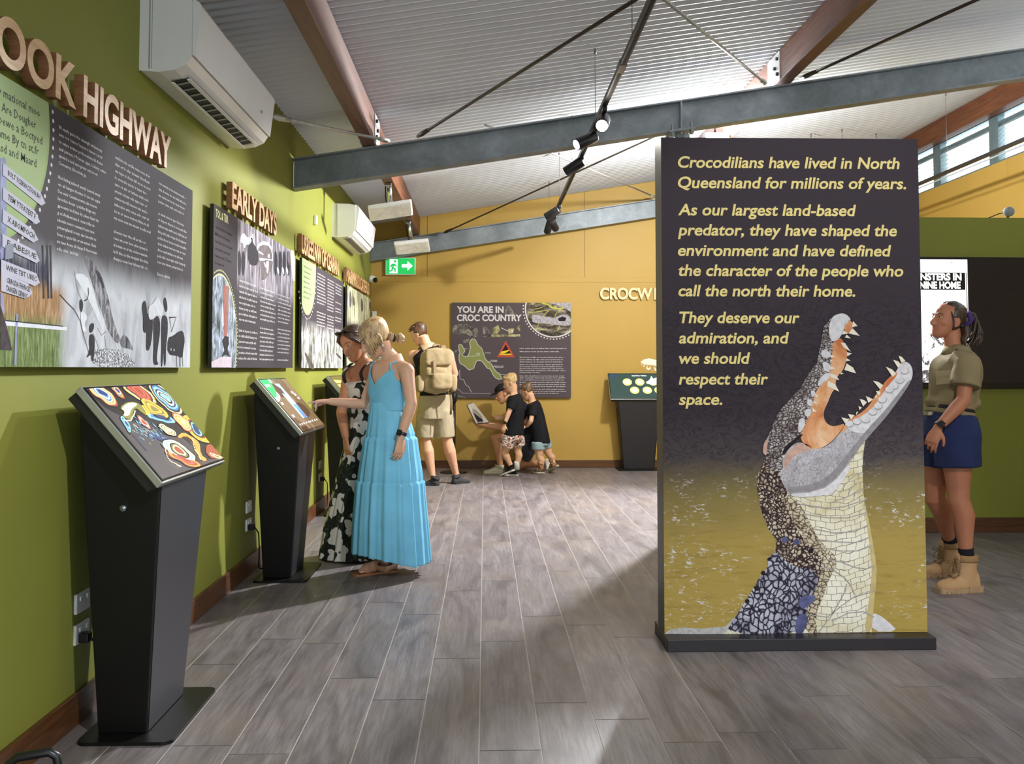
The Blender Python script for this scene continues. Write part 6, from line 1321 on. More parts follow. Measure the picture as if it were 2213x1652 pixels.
# ---------------------------------------------------------------- man with the backpack
SK3 = skinmat('light_skin', 'dba585')
g = at(960, 1048, z=0); w = Pers('man in khaki shorts with a sand-coloured backpack seen from behind', 10.32, (g.x, g.y, 0))
j, R0 = w.j, w.root
latM = V((-.96, -.28, 0)); fwM = V((-.28, .96, 0))
sm_ = Spec([(j(939, 905), .165, .125), (j(939, 880), .165, .12), (j(938, 845), .150, .11), (j(936, 810), .165, .118), (j(933, 782), .185, .12), (j(930, 764), .19, .095), (j(927, 751), .09, .07), (j(925, 742), .06, .06)], latM)
sm_.loft(w.mb, 0, 7)
hc = j(907, 722, .02); hf = V((-.80, .42, -.42)); hu = V((-.35, .15, .92))
q, w.spots = head(w.mb, hc, hf, hu, 1.0)
w.mb.tube([q(0, -.03, -.04), j(919, 740), j(928, 756)], [.058, .058, .07], n=16)
shL, elL, wrL = j(893, 770), j(886, 812, .08), j(900, 830, .30)
shR, elR, wrR = j(969, 768), j(982, 808, .05), j(972, 822, .28)
for a in ((shL, elL, wrL), (shR, elR, wrR)): arm(w.mb, *a, (.062, .054, .046, .046, .029)); hand(w.mb, a[2], V((-.3, .8, .2)), V((0, 0, -1)), 1, 1, .5)
w.mb.tube([j(930, 764), shL], [.08, .062], n=14); w.mb.tube([j(932, 764), shR], [.08, .062], n=14)
leg(w.mb, j(922, 888), j(922, 952), j(935, 1034), (.095, .08, .06, .062, .038), 1, (0, -1, 0)); leg(w.mb, j(957, 888), j(967, 954), j(986, 1028, .1), (.095, .08, .06, .062, .038), 1, (0, -1, 0))
w.finish(.006, [SK3, LIPS, BROW])
BLKC = clothmat('black_cotton', '1c1b1e', .1)
mb = MB(); sm_.loft(mb, 1.1, 5.95, .009); 
link('tank_top', remesh(mb, .009, 3, .003), [BLKC], R0)
KHA = clothmat('khaki_twill', 'a8987c', .1)
mb = MB(); sm_.loft(mb, -.0, 1.75, .02)
for a, b in ((j(922, 888), j(919, 946)), (j(957, 888), j(962, 946))): mb.tube([a, a.lerp(b, .5), b], [.115, .112, .108], n=20)
link('shorts', remesh(mb, .009, 3, .006, 11), [KHA], R0)
MB().box((-.001, 0, 0), (0, .001, .001)) if 0 else None
BRNH = hairmat('brown_hair', '2e1d13', '6b4830')
def shag(mb, q):
    random.seed(9)
    for k in range(46):
        a = random.uniform(0, 2*math.pi); r = random.uniform(.0, .075); p = q(r*math.cos(a), r*1.2*math.sin(a)-.005, .112-.5*r*r/.075)
        mb.tube([p, p+(q(math.cos(a)*.02, math.sin(a)*.02+.012, .012)-q(0, 0, 0))], [.011, .003], n=6)
hair(hc, hf, hu, 1.0, .014, lambda fr: -.045 if fr > 1.7 else .0, lambda u: (1.1 if u < .05 else max(0, 1.1-(u-.05)*26)), BRNH, R0, extra=shag)
GREYS = clothmat('grey_shoe', '3c3a3c', .15, .7); RUB = M('dark_rubber', '2c2a29', .6)
a = at(944, 1049, z=0); b = at(918, 1051, z=0); shoe(a+V((.02, -.05, 0)), b+V((-.02, .08, 0)), 'shoe', R0, GREYS, RUB, .05, .09, collar=.02)
a = at(981, 1046, z=0); b = at(1003, 1046, z=0); shoe(a+V((-.01, -.05, 0)), b+V((.04, .12, 0)), 'shoe', R0, GREYS, RUB, .05, .09, collar=.02)
watch(None, elR.lerp(wrR, .35), wrR-elR, .044, R0, BLACKM, (.5, -.8, .2))
# backpack, worn on his back
SAND = clothmat('sand_canvas', '9f8a68', .12, .85); SAND2 = clothmat('sand_webbing', '8c7657', .1, .8)
bc = j(942, 803, -.235); bk = thing('backpack', 'sand-coloured canvas backpack with flap and pockets on the back of the man', 'backpack', bc)
def puff(c, hx, hy, hz, name, parent, mat, vox=.01, wr=.006, rot=None, rnd=.35):
    mb = MB(); rings = []
    for k in range(13):
        t_ = -1+2*k/12; f = (1-abs(t_)**4)**.25*.985+.015
        rings.append([V((hx*f*math.copysign(abs(math.cos(a))**.55, math.cos(a)), hy*f*math.copysign(abs(math.sin(a))**.55, math.sin(a)), hz*t_)) for a in [2*math.pi*i/28 for i in range(28)]])
    rings = [[c+(rot @ p if rot else p) for p in r] for r in rings]; mb.loft(rings)
    return link(name, remesh(mb, vox, 4, wr, 12), [mat], parent)
rotB = Matrix.Rotation(.28, 3, 'Z')
puff(bc, .172, .105, .255, 'main_bag', bk, SAND, .012, .008, rotB)
puff(bc+rotB @ V((.0, -.095, .155)), .150, .05, .105, 'top_flap', bk, SAND, .01, .009, rotB)
puff(bc+rotB @ V((.035, -.125, -.105)), .112, .055, .1, 'front_pocket', bk, SAND, .01, .008, rotB)
puff(bc+rotB @ V((-.02, -.115, .0)), .12, .04, .05, 'middle_pocket', bk, SAND, .01, .008, rotB)
for sgn in (-1, 1): puff(bc+rotB @ V((sgn*.185, -.02, -.13)), .04, .075, .1, 'side_pocket', bk, SAND, .01, .006, rotB)
for x in (-.05,): MB().prism([bc+rotB @ V(p) for p in ((x-.018, -.155, .12), (x+.018, -.155, .12), (x+.014, -.168, .0), (x-.014, -.168, .0))], rotB @ V((0, -.006, 0))).build('buckle_strap', SAND2, bk)
for sgn in (-1, 1):
    MB().tube([bc+rotB @ V((sgn*.10, .06, .23)), bc+rotB @ V((sgn*.115, .17, .285)), bc+rotB @ V((sgn*.125, .31, .22)), bc+rotB @ V((sgn*.15, .36, .02)), bc+rotB @ V((sgn*.19, .22, -.12)), bc+rotB @ V((sgn*.165, .05, -.18))], [(.03, .008)]*6, n=10, flat=(1, 0, 0)).build('shoulder_strap', SAND2, bk)
MB().tube([bc+rotB @ V((-.04, .0, .26)), bc+rotB @ V((-.03, -.01, .29)), bc+rotB @ V((.03, -.01, .29)), bc+rotB @ V((.04, 0, .26))], .008, n=8).build('grab_handle', SAND2, bk)
MB().tube([bc+rotB @ V((.15, -.03, -.2)), bc+rotB @ V((.165, -.04, -.33)), bc+rotB @ V((.16, -.03, -.47))], [(.012, .003)]*3, n=8, flat=(1, 0, 0)).build('loose_strap', SAND2, bk)
# ---------------------------------------------------------------- kneeling adult with a cap
SK4 = skinmat('warm_skin', 'd79e78')
g = at(1120, 1018, z=0); w = Pers('kneeling person in a black cap and white shoes holding an open folder beside two boys', 11.62, (g.x, g.y, 0))
j, R0 = w.j, w.root
lk = V((0, -1, 0))
sk_ = Spec([(j(1147, 965), .16, .14), (j(1143, 945), .16, .13), (j(1136, 920), .15, .115), (j(1127, 898), .165, .12), (j(1119, 882), .175, .11), (j(1112, 873), .16, .08), (j(1106, 866), .08, .06), (j(1102, 861), .058, .055)], lk)
sk_.loft(w.mb, 0, 7)
hc = j(1088, 851, -.0); hf = V((-.92, -.12, -.36)); hu = V((-.3, 0, .95))
q, w.spots = head(w.mb, hc, hf, hu, 1.0); w.mb.tube([q(0, -.02, -.05), j(1104, 868)], [.052, .06], n=14)
for dy, el, wr in ((-.19, j(1089, 926, -.18), j(1043, 920, -.14)), (.17, j(1092, 922, .16), j(1055, 918, .08))):
    sh = j(1113, 881, dy); arm(w.mb, sh, el, wr, (.055, .047, .041, .041, .027)); hand(w.mb, wr, V((-1, .1, .18)), V((.1, 0, 1)), 1 if dy < 0 else -1, 1, .35)
kn = j(1069, 945, -.12); an = j(1082, 1009, -.12); leg(w.mb, j(1143, 955, -.1), kn, an, (.09, .08, .062, .058, .037), 1, (1, 0, 0))
kn2 = j(1119, 1007, .1); kn2.z = .055; an2 = at(1174, 1000, y=11.7); an2.z = max(an2.z, .07); leg(w.mb, j(1146, 955, .1), kn2, an2, (.09, .08, .06, .056, .037), 1, (0, 0, 1))
w.finish(.006, [SK4, LIPS, BROW]); eyes(q, R0, 1.0, .6)
NAVY = clothmat('navy_cotton', '232838', .12)
mb = MB(); sk_.loft(mb, .3, 5.9, .014)
for dy in (-.19, .17): mb.tube([j(1115, 878, dy*.8), j(1113, 881, dy), j(1113, 881, dy).lerp(j(1089, 926, dy), .55)], [.075, .075, .07], n=16)
link('t_shirt', remesh(mb, .009, 3, .004), [NAVY], R0)
t = NT('paisley_print'); v = t.coord(); n = t.noise(v, 38, 3, .6, 2.5); PAIS = t.out(t.ramp(t.math('ABSOLUTE', t.math('SUBTRACT', n, .5)), [(.01, '7d86a0'), (.03, '1f2433')]), .85)
mb = MB(); sk_.loft(mb, -.1, 1.4, .012)
h1 = j(1143, 955, -.1); mb.tube([h1, h1.lerp(kn, .45)], [.12, .1], n=18); h2 = j(1146, 955, .1); mb.tube([h2, h2.lerp(kn2, .5), h2.lerp(kn2, .7)], [.125, .12, .115], n=18)
mb.ell(j(1143, 968, -.04), (.11, .14, .1))
link('shorts', remesh(mb, .009, 3, .006, 11), [PAIS], R0)
WSH = clothmat('white_canvas', 'd9d4cb', .06, .7); WSO = M('white_rubber', 'e2ddd4', .5, var=.03)
a, b = at(1087, 1023, z=0), at(1046, 1023, z=0); shoe(a, b, 'shoe', R0, WSH, WSO, .047, .085, laces=WSO, collar=.015)
c_ = an2+V((.02, 0, .02)); shoe(V((c_.x+.075, c_.y, .13)), V((c_.x+.03, c_.y, .005)), 'shoe', R0, WSH, WSO, .047, .07)
MB().tube([V((an.x, an.y, an.z-.03)), V((an.x, an.y, an.z+.02))], .042, n=16).build('sock', clothmat('white_sock', 'd8d5cf', .05), R0)
CAPB = clothmat('black_cap', '1f1d1d', .1, .8)
cap = MB(); F, U, R = frame(hf, hu)
rings = []
for k in range(9):
    a = k/8*math.pi/2; rings.append([q(.084*math.cos(a)*math.cos(b), -.004+.103*math.cos(a)*math.sin(b), .045+.085*math.sin(a)) for b in [2*math.pi*i/28 for i in range(28)]])
cap.loft(rings); co = cap.build('cap', CAPB, R0)
vs, fs = [], []; br = [q(r, .085+(.085*(1-(r/.075)**2)), .04-.012*(r/.075)**2-.01*(1-(r/.075)**2)) for r in [(-.075+.15*i/14) for i in range(15)]]
bk_ = [q(.08*math.sin(a), -.004+.1*math.cos(a), .048) for a in [(-1.2+2.4*i/14) for i in range(15)]]
mbv = MB(); n = 15; up_ = (q(0, 0, 1)-q(0, 0, 0)).normalized()*.006
mbv.add(br+bk_+[p+up_ for p in br]+[p+up_ for p in bk_], [(i, i+1, n+i+1, n+i) for i in range(n-1)]+[(2*n+i, 3*n+i, 3*n+i+1, 2*n+i+1) for i in range(n-1)]+[(i, 2*n+i, 2*n+i+1, i+1) for i in range(n-1)], 0, True); mbv.build('visor', CAPB, co)
hair(hc, hf, hu, 1.0, .01, lambda fr: -.05 if fr > 1.5 else .02, lambda u: 1.2, hairmat('auburn_hair', '5a3320', '96603c'), R0)
# open folder in the kneeling person's hands
fp = [j(1009, 875, -.24), j(1029, 917, -.24), j(1057, 914, .06), j(1022, 870, .06)]
fo = thing('folder', 'open picture folder with pale pages held up by the kneeling person', 'book', j(1029, 917, -.1))
nrm = (fp[1]-fp[0]).cross(fp[3]-fp[0]).normalized()
if nrm.x < 0: nrm = -nrm
MB().prism(fp, -nrm*.008).build('cover', M('maroon_cover', '4a3038', .5), fo)
ctr = sum(fp, V())/4; MB().prism([ctr+(p-ctr)*.96 for p in fp], nrm*.006).build('page', M('pale_page', 'cfc8b8', .4, var=.04), fo)
q0 = [ctr+(p-ctr)*.9+nrm*.012 for p in fp]; L4 = lambda u, v: q0[0].lerp(q0[1], u).lerp(q0[3].lerp(q0[2], u), v)
MB().poly([L4(.45, .1), L4(.95, .1), L4(.95, .6), L4(.7, .5)]).build('picture', M('photo_black'), fo)
# ---------------------------------------------------------------- two boys
def boy(label, Y, foot, pts, hd, hairm, tee, lat, hpar):
    w = Pers(label, Y, foot); j, R0 = w.j, w.root; s = .72
    sp = Spec([(j(*p[:2]), p[2], p[3]) for p in pts], lat); sp.loft(w.mb, 0, len(pts)-1)
    hc = j(hd[0], hd[1]); q, w.spots = head(w.mb, hc, hd[2], hd[3], .88); w.mb.tube([q(0, -.025, -.04), j(*pts[-2][:2])], [.042, .045], n=14)
    return w, sp, q, hc
SK5 = skinmat('boy_skin', 'e3b08c')
bl = V((-.15, -1, 0))
g = at(1103, 1026, z=0)
w, sp, q, hc = boy('blond boy in a black t-shirt and red patterned shorts standing with one heel raised', 11.0, (g.x, g.y, 0),
    [(1111, 950, .115, .095), (1111, 935, .115, .092), (1113, 908, .108, .082), (1114, 885, .118, .085), (1113, 866, .125, .075), (1112, 858, .10, .06), (1110, 851, .05, .045), (1109, 845, .042, .042)], (1104, 827, V((-.92, .12, -.36)), V((-.33, 0, .94))), None, None, bl, None)
j, R0 = w.j, w.root
sh, el, wr = j(1110, 868, -.12), j(1098, 896, -.17), j(1090, 919, -.19)
arm(w.mb, sh, el, wr, (.04, .034, .03, .029, .019)); hand(w.mb, wr, V((-.2, 0, -1)), V((.2, 1, 0)), 1, .68, .4)
arm(w.mb, j(1113, 868, .12), j(1100, 895, .16), j(1085, 905, .12), (.04, .034, .03, .029, .019)); hand(w.mb, j(1085, 905, .12), V((-1, 0, .1)), V((0, -1, 0)), 1, .68, .4)
k1_, a1_ = j(1090, 978, -.02), j(1104, 1006, -.02); k2_, a2_ = j(1119, 976, .06), j(1117, 1010, .06)
leg(w.mb, j(1103, 948, -.05), k1_, a1_, (.07, .06, .044, .042, .028)); leg(w.mb, j(1118, 948, .06), k2_, a2_, (.07, .06, .044, .042, .028), 1, (1, 0, 0))
w.finish(.0055, [SK5, LIPS]); eyes(q, R0, .88, .7, M('fair_brow', 'a37d55', .6))
mb = MB(); sp.loft(mb, .75, 5.6, .024)
for dy in (-.1, .1): mb.tube([j(1112, 864, dy*.7), j(1111, 868, dy*1.25), j(1103, 885, dy*1.5)], [.056, .058, .058], n=16)
link('t_shirt', remesh(mb, .008, 3, .004), [BLKC], R0)
t = NT('red_floral_shorts'); v = t.coord(); n = t.noise(v, 24, 3, .6, 1.6); n2 = t.noise(v, 17, 2, .5, 1)
REDF = t.out(t.mix(t.ramp(n2, [(.5, (0, 0, 0)), (.54, (1, 1, 1))]), t.ramp(n, [(.44, '2e1d18'), (.47, 'e6ddd2'), (.57, 'e6ddd2'), (.6, '8a3a24')]), t.ramp(n, [(.42, 'e6ddd2'), (.5, 'b0512c'), (.62, '35221c')])), .85)
mb = MB(); sp.loft(mb, -.1, 1.3, .013)
for a, b in ((j(1103, 946, -.05), j(1093, 967, -.05)), (j(1118, 946, .06), j(1121, 965, .06))): mb.tube([a, b], [.085, .082], n=18)
link('shorts', remesh(mb, .008, 3, .005, 14), [REDF], R0)
BSH = clothmat('black_canvas', '222228', .1, .8)
a, b = j(1111, 1012, -.02), at(1083, 1027, y=11.1); b.z = max(b.z, .004); shoe(V((a.x, a.y, .075)), V((b.x, b.y, .0)), 'shoe', R0, BSH, WSO, .034, .055, thick=.016)
a, b = at(1119, 1028, z=0), at(1091, 1028, z=0); shoe(a, b, 'shoe', R0, BSH, WSO, .034, .055, thick=.016)
MB().tube([a2_+V((.0, 0, -.03)), a2_+V((0, 0, .03)), a2_+V((0, 0, .07))], [.036, .033, .037], n=16).build('sock', clothmat('white_sock', 'd8d5cf', .05), R0)
def spk(mb, q):
    random.seed(4)
    for k in range(60):
        a = random.uniform(0, 2*math.pi); r = random.uniform(0, .07); p = q(r*math.cos(a), r*1.15*math.sin(a), .112-.45*r*r/.075); mb.tube([p, p+(q(math.cos(a)*.012, math.sin(a)*.012+.014, .008)-q(0, 0, 0))], [.01, .003], n=6)
hair(hc, V((-.92, .12, -.36)), V((-.33, 0, .94)), .88, .012, lambda fr: -.03 if fr > 1.7 else .015, lambda u: (1.15 if u < .05 else max(0, 1.15-(u-.05)*24)), hairmat('sandy_blond_hair', 'a37d4f', 'd9b981'), R0, extra=spk)
watch(None, wr+(el-wr).normalized()*.025, wr-el, .0235, R0, BLACKM, (-.3, -.9, 0))
g = at(1172, 1020, z=0)
w, sp, q, hc = boy('dark-haired boy in a black t-shirt and pale blue shorts leaning forward', 11.27, (g.x, g.y, 0),
    [(1169, 962, .115, .095), (1169, 950, .115, .092), (1164, 925, .11, .085), (1158, 900, .118, .088), (1154, 880, .125, .078), (1152, 872, .10, .06), (1150, 867, .05, .045), (1148, 862, .042, .042)], (1140, 847, V((-.8, .42, -.42)), V((-.36, .1, .92))), None, None, bl, None)
j, R0 = w.j, w.root
sh, el, wr = j(1153, 882, -.12), j(1147, 911, -.19), j(1138, 922, -.14)
arm(w.mb, sh, el, wr, (.04, .034, .03, .029, .019)); hand(w.mb, wr, V((-.9, .4, -.1)), V((0, .5, -1)), 1, .68, .4)
arm(w.mb, j(1153, 882, .1), j(1140, 910, .14), j(1128, 918, .1), (.04, .034, .03, .029, .019)); hand(w.mb, j(1128, 918, .1), V((-1, 0, .1)), V((0, -1, 0)), 1, .68, .4)
k1_, a1_ = j(1166, 988, -.06), j(1170, 1013, -.06); k2_, a2_ = j(1188, 984, .05), j(1196, 1003, .06)
leg(w.mb, j(1163, 958, -.06), k1_, a1_, (.07, .06, .044, .042, .028), 1, (1, 0, 0)); leg(w.mb, j(1175, 958, .05), k2_, a2_, (.07, .06, .044, .042, .028), 1, (1, 0, 0))
w.finish(.0055, [SK5, LIPS, BROW])
mb = MB(); sp.loft(mb, .5, 5.6, .016)
for dy in (-.1, .1): mb.tube([j(1154, 878, dy*.7), j(1153, 882, dy*1.25), j(1150, 900, dy*1.6)], [.058, .06, .06], n=16)
link('t_shirt', remesh(mb, .008, 3, .005), [BLKC], R0)
mb = MB(); sp.loft(mb, -.1, 1.2, .012)
for a, b in ((j(1163, 956, -.06), j(1163, 972, -.06)), (j(1176, 956, .05), j(1181, 970, .05))): mb.tube([a, b], [.083, .08], n=18)
link('shorts', remesh(mb, .008, 3, .004, 14), [clothmat('pale_blue_denim', '93a9ae', .1)], R0)
t = NT('patterned_sock'); n = t.noise(t.coord(), 45, 3, .6, 1.5); SOK = t.out(t.ramp(n, [(.4, '4f3a1c'), (.46, '9a6a2c'), (.54, 'a8482c'), (.6, 'd8c9a0')]), .9)
MB().tube([a1_+V((0, 0, -.03)), a1_+V((0, 0, .03)), a1_.lerp(k1_, .6)], [.036, .032, .041], n=16).build('sock', SOK, R0)
MB().tube([a2_+V((.01, 0, -.03)), a2_, a2_.lerp(k2_, .55)], [.036, .032, .041], n=16).build('sock', SOK, R0)
KSH = clothmat('brown_canvas', '4a4238', .12, .8); KSO = M('cream_rubber', 'cfc5b0', .5)
a, b = at(1177, 1023, z=0), at(1153, 1023, z=0); shoe(V((a.x, a.y+.02, 0)), V((b.x, b.y+.02, 0)), 'shoe', R0, KSH, KSO, .034, .055, thick=.016, laces=KSO)
a, b = j(1205, 1008, .06), at(1188, 1019, y=11.48); shoe(V((a.x, a.y, .09)), V((b.x, b.y, .003)), 'shoe', R0, KSH, KSO, .034, .055, thick=.016)
hair(hc, V((-.8, .42, -.42)), V((-.36, .1, .92)), .88, .01, lambda fr: -.03 if fr > 1.7 else .015, lambda u: (1.15 if u < .05 else max(0, 1.15-(u-.05)*24)), hairmat('cropped_brown_hair', '4b3726', '87694a'), R0, extra=spk)
# ---------------------------------------------------------------- ranger behind the panel
SK6 = skinmat('sun_tanned_skin', 'b9795a')
g = at(2060, 1275, z=0); w = Pers('woman in a khaki shirt, navy shorts and tan boots looking up at the wall screen', 5.42, (g.x, g.y, 0))
j, R0 = w.j, w.root
lr_ = V((-.1, -1, 0))
sr = Spec([(j(2050, 945), .165, .125), (j(2050, 915), .165, .118), (j(2054, 880), .135, .098), (j(2060, 845), .15, .105), (j(2064, 805), .165, .112), (j(2068, 778), .165, .088), (j(2067, 762), .08, .06), (j(2064, 750), .05, .05)], lr_)
sr.loft(w.mb, 0, 7)
hc = j(2050, 694); hf = V((-.96, -.16, .16)); hu = V((.2, 0, .98))
q, w.spots = head(w.mb, hc, hf, hu, .98); w.mb.tube([q(0, -.025, -.045), j(2060, 742), j(2067, 766)], [.05, .05, .06], n=16)
sh, el, wr = j(2089, 792, -.17), j(2082, 866, -.22), j(2026, 926, -.24)
arm(w.mb, sh, el, wr, (.054, .047, .04, .04, .025)); hand(w.mb, wr, V((-.42, 0, -.9)), V((.6, .8, -.2)), 1, .95, .35)
shf, elf, wrf = j(2066, 792, .17), j(2050, 866, .2), j(2000, 916, .16)
arm(w.mb, shf, elf, wrf, (.054, .047, .04, .04, .025)); hand(w.mb, wrf, V((-.6, 0, -.8)), V((.6, -.7, -.2)), -1, .95, .35)
b1h, b1t, b2h, b2t = at(2113, 1277, z=0), at(2026, 1281, z=0), at(2078, 1245, z=0), at(1996, 1247, z=0)
sh1, sh2 = b1h+(b1t-b1h).normalized()*.066, b2h+(b2t-b2h).normalized()*.066
k1_, a1_ = j(2072, 1082, -.1), V((sh1.x, sh1.y, .20)); leg(w.mb, j(2066, 920, -.09), k1_, a1_, (.1, .086, .06, .058, .036), 1, (1, 0, 0))
k2_, a2_ = j(2020, 1076, .12), V((sh2.x, sh2.y, .20)); leg(w.mb, j(2036, 920, .09), k2_, a2_, (.1, .086, .06, .058, .036), 1, (1, 0, 0))
w.finish(.0045, [SK6, LIPS, BROW]); eyes(q, R0, .98, .85)
KHS = clothmat('khaki_shirt', '8b7c5c', .08); NVS = clothmat('navy_drill', '2a3257', .1)
mb = MB(); sr.loft(mb, 1.55, 5.95, .022)
for dy, e_, s_ in ((-1, el, sh), (1, elf, shf)):
    mb.tube([j(2070, 782, dy*.1), s_+V((0, 0, .01)), s_.lerp(e_, .35), s_.lerp(e_, .62)], [.075, .078, .082, .086], n=20)
mb.ell(j(2052, 868), (.13, .165, .05)); mb.ell(j(2085, 872), (.07, .13, .05))
so = link('shirt', remesh(mb, .008, 3, .006, 10), [KHS], R0)
nb = j(2064, 757); cl = MB()
cl.loft([[nb+V((.012, 0, 0))+V(((.058+.013*k)*math.cos(a)*1.05, (.058+.013*k)*math.sin(a), .03-.032*k*(.6+.4*math.cos(a+math.pi)*-1)-(.02 if math.cos(a) < -.6 else 0)*k)) for a in [2*math.pi*i/30 for i in range(30)]] for k in range(3)], 0, False)
o = cl.build('collar', KHS, so); s = o.modifiers.new('s', 'SOLIDIFY'); s.thickness = .004
pk = [j(2023, 810, -.17), j(2053, 806, -.185), j(2052, 829, -.185), j(2022, 832, -.165)]
MB().prism(pk, V((0, -.006, 0))).build('pocket', KHS, so, bevel=.002)
MB().prism([j(2022, 804, -.168), j(2054, 800, -.186), j(2053, 812, -.192), j(2022, 816, -.172)], V((0, -.006, 0))).build('pocket_flap', KHS, so, bevel=.002)
mb = MB(); sr.loft(mb, -.2, 1.95, .014)
mb.tube([j(2062, 905, -.07), j(2067, 940, -.09), j(2071, 1010, -.1)], [.125, .135, .125], n=22); mb.tube([j(2045, 905, .07), j(2038, 940, .09), j(2034, 1008, .1)], [.125, .135, .122], n=22)
link('shorts', remesh(mb, .008, 3, .005, 9), [NVS], R0)
blt = MB().loft([[sr.pt(1.82+.07*k, 2*math.pi*i/48, .02) for i in range(48)] for k in range(4)], 0, False).build('belt', M('black_leather', '17161a', .4), R0)
s = blt.modifiers.new('s', 'SOLIDIFY'); s.thickness = .004
MB().box(tuple(j(2006, 898, -.05)), tuple(j(2009, 889, .02))).build('buckle', M('silver_jewellery'), blt)
TANB = clothmat('tan_suede', 'b8926a', .1, .85); TANS = M('tan_rubber_sole', 'a98a68', .6); LACE = clothmat('sand_lace', '8a6f50', .05)
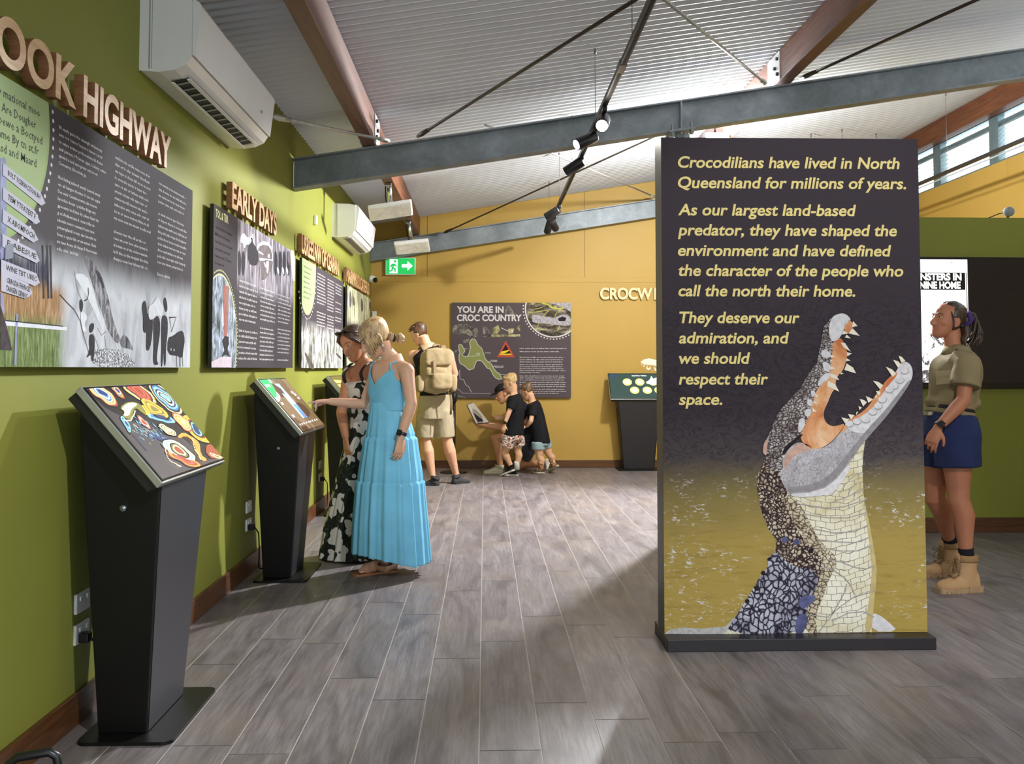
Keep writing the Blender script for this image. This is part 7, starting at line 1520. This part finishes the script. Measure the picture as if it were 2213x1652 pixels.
def boot(heel, toe):
    heel, toe = V(heel), V(toe); d = toe-heel; L = d.length; d.normalize(); lt = d.cross(V((0, 0, 1))).normalized(); Z = V((0, 0, 1)); mb = MB(); rings = []
    for t_, w_, h_ in ((.0, .03, .10), (.04, .040, .12), (.16, .044, .125), (.32, .043, .122), (.46, .044, .105), (.6, .049, .088), (.74, .051, .076), (.88, .043, .068), (.96, .03, .055), (1.0, .014, .04)):
        c = heel+d*(L*t_); rings.append([c+lt*(w_*math.cos(a)*(1-.25*max(0, math.sin(a))**2))+Z*(.024+(h_-.024)*(max(0, math.sin(a))**.75)) for a in [2*math.pi*k/20 for k in range(20)]])
    mb.loft(rings); s0 = heel+d*.068
    mb.tube([s0+Z*.05, s0+Z*.11+d*.004, s0+Z*.15-d*.001, s0+Z*.185-d*.004, s0+Z*.2-d*.004], [(.066, .043), (.062, .043), (.058, .044), (.060, .047), (.059, .046)], n=24, flat=d)
    u = link('boot', remesh(mb, .006, 4, .002, 14), [TANB], R0)
    for t0, t1, hgt, nm in ((-.03, .34, .034, 'heel_block'), (.30, 1.03, .026, 'sole')):
        o = []
        for k in range(26):
            a = 2*math.pi*k/26; t_ = t0+(t1-t0)*(.5-.5*math.cos(a)); ww = .046+.007*math.sin(max(0, min(1, (t_-.2)/.8))*math.pi); ww *= min(1, abs(math.sin(a))*(3.2 if nm == 'sole' else 4)); o.append(heel+d*(L*t_)+lt*(ww*(1 if math.sin(a) >= 0 else -1)))
        MB().prism(o, Z*hgt).build(nm, TANS, u, bevel=.003)
    for k in range(12):
        p = heel+d*(L*(.32+.055*k)); MB().prism([p+lt*.0545*sg_+Z*z_ for sg_, z_ in ((1, .002), (1, .016))]+[p+lt*.0545+d*.009+Z*.016, p+lt*.0545+d*.009+Z*.002], lt*-.109).build('tread_lug', TANS, u) if .3 < .32+.055*k < .9 and k % 2 == 0 else None
    fr = spath([heel+d*(L*.66)+Z*.088, heel+d*(L*.55)+Z*.104, s0+d*.068+Z*.125, s0+d*.062+Z*.155, s0+d*.058+Z*.19], 3)
    MB().tube([p+Z*.002 for p in fr]+[fr[-1]+Z*.03+d*.004], [(.024, .006)]*(len(fr)+1), n=12, flat=lt).build('tongue', TANB, u)
    for k in range(0, len(fr)-1, 2):
        p, p2 = fr[k]+(d+Z).normalized()*.008, fr[k+1]+(d+Z).normalized()*.008
        for sg_ in (-1, 1): MB().tube([p+lt*.032*sg_-Z*.012-d*.008, p+lt*.012*sg_+Z*.001, p2-lt*.012*sg_+Z*.001, p2-lt*.034*sg_-Z*.01-d*.01], .0028, n=6).build('lace', LACE, u)
    c = fr[-4]+(d+Z*.4).normalized()*.012
    for sg_ in (-1, 1): MB().tube(spath([c, c+lt*sg_*.03+d*.012+Z*.016, c+lt*sg_*.045+d*.016-Z*.004, c+lt*sg_*.014+d*.006]), .0028, n=6).build('lace', LACE, u); MB().tube(spath([c, c+lt*sg_*.02+d*.02-Z*.02, c+lt*sg_*.03+d*.02-Z*.05]), .0026, n=6).build('lace', LACE, u)
    cf = s0-d*.006; MB().tube([cf+Z*.168, cf+Z*.178, cf+Z*.2, cf+Z*.207], [(.061, .047), (.0655, .051), (.064, .05), (.058, .045)], n=24, flat=d).build('padded_cuff', clothmat('brown_suede', '9a7650', .1), u)
    return u
boot(b1h, b1t)
boot(b2h, b2t)
for k_, a_ in ((k1_, a1_), (k2_, a2_)): MB().tube([V((a_.x, a_.y, .15)), a_, a_.lerp(k_, .14)], [.041, .041, .042], n=16).build('sock', BLKC, R0)
def xh(mb, q):
    random.seed(2)
    mb.ell(q(0, -.115, .03), (.034, .034, .034))
    for k in range(46):
        a = random.uniform(-.034, .034); b = random.uniform(-.034, .034); w_ = random.uniform(-.012, .012)
        mb.tube(spath([q(a*.4, -.112, .035+b*.4), q(a, -.142+b*.3, .05+b*.6), q(a*1.4, -.170+b*.6, .01+b), q(a*1.6+w_, -.168+b, -.04), q(a*1.5-w_, -.172+b*1.1, -.08), q(a*1.4+w_, -.150+b*1.2, -.13+.035*random.random())], 3), [.008]*12+[.006, .005, .004, .002], n=6)
    for k in range(14):
        a = -.07+.14*k/13; mb.tube(spath([q(a, -.07, -.02), q(a*1.05, -.085, -.07), q(a*1.1, -.072+.008*math.sin(k*2), -.105), q(a*1.1, -.085+.012*math.sin(k*3), -.15)], 4), [.016]*6+[.013, .012, .011, .009, .007, .005, .003], n=8)
    for sgn in (-1, 1): mb.tube([q(sgn*.06, .035, .05), q(sgn*.076, .02, .0), q(sgn*.078, .012, -.045), q(sgn*.074, .0, -.06)], [.005, .005, .004, .002], n=6)
hair(hc, hf, hu, .98, .009, lambda fr: -.07 if fr > 1.8 else .0, lambda u: (1.1 if u < .078 else max(0, 1.1-(u-.078)*45)), hairmat('dark_tied_hair', '1d1614', '5a4636'), R0, extra=xh, wr=.002)
MB().tube([q(.036*math.cos(a), -.118+.006*math.sin(a*3), .036+.036*math.sin(a)) for a in [2*math.pi*k/24 for k in range(25)]], .014, n=10).build('scrunchie', clothmat('purple_velvet', '5a3f86', .15), R0)
watch(None, wr+(el-wr).normalized()*.02, wr-el, .031, R0, BLACKM, (-.3, -.9, .2))
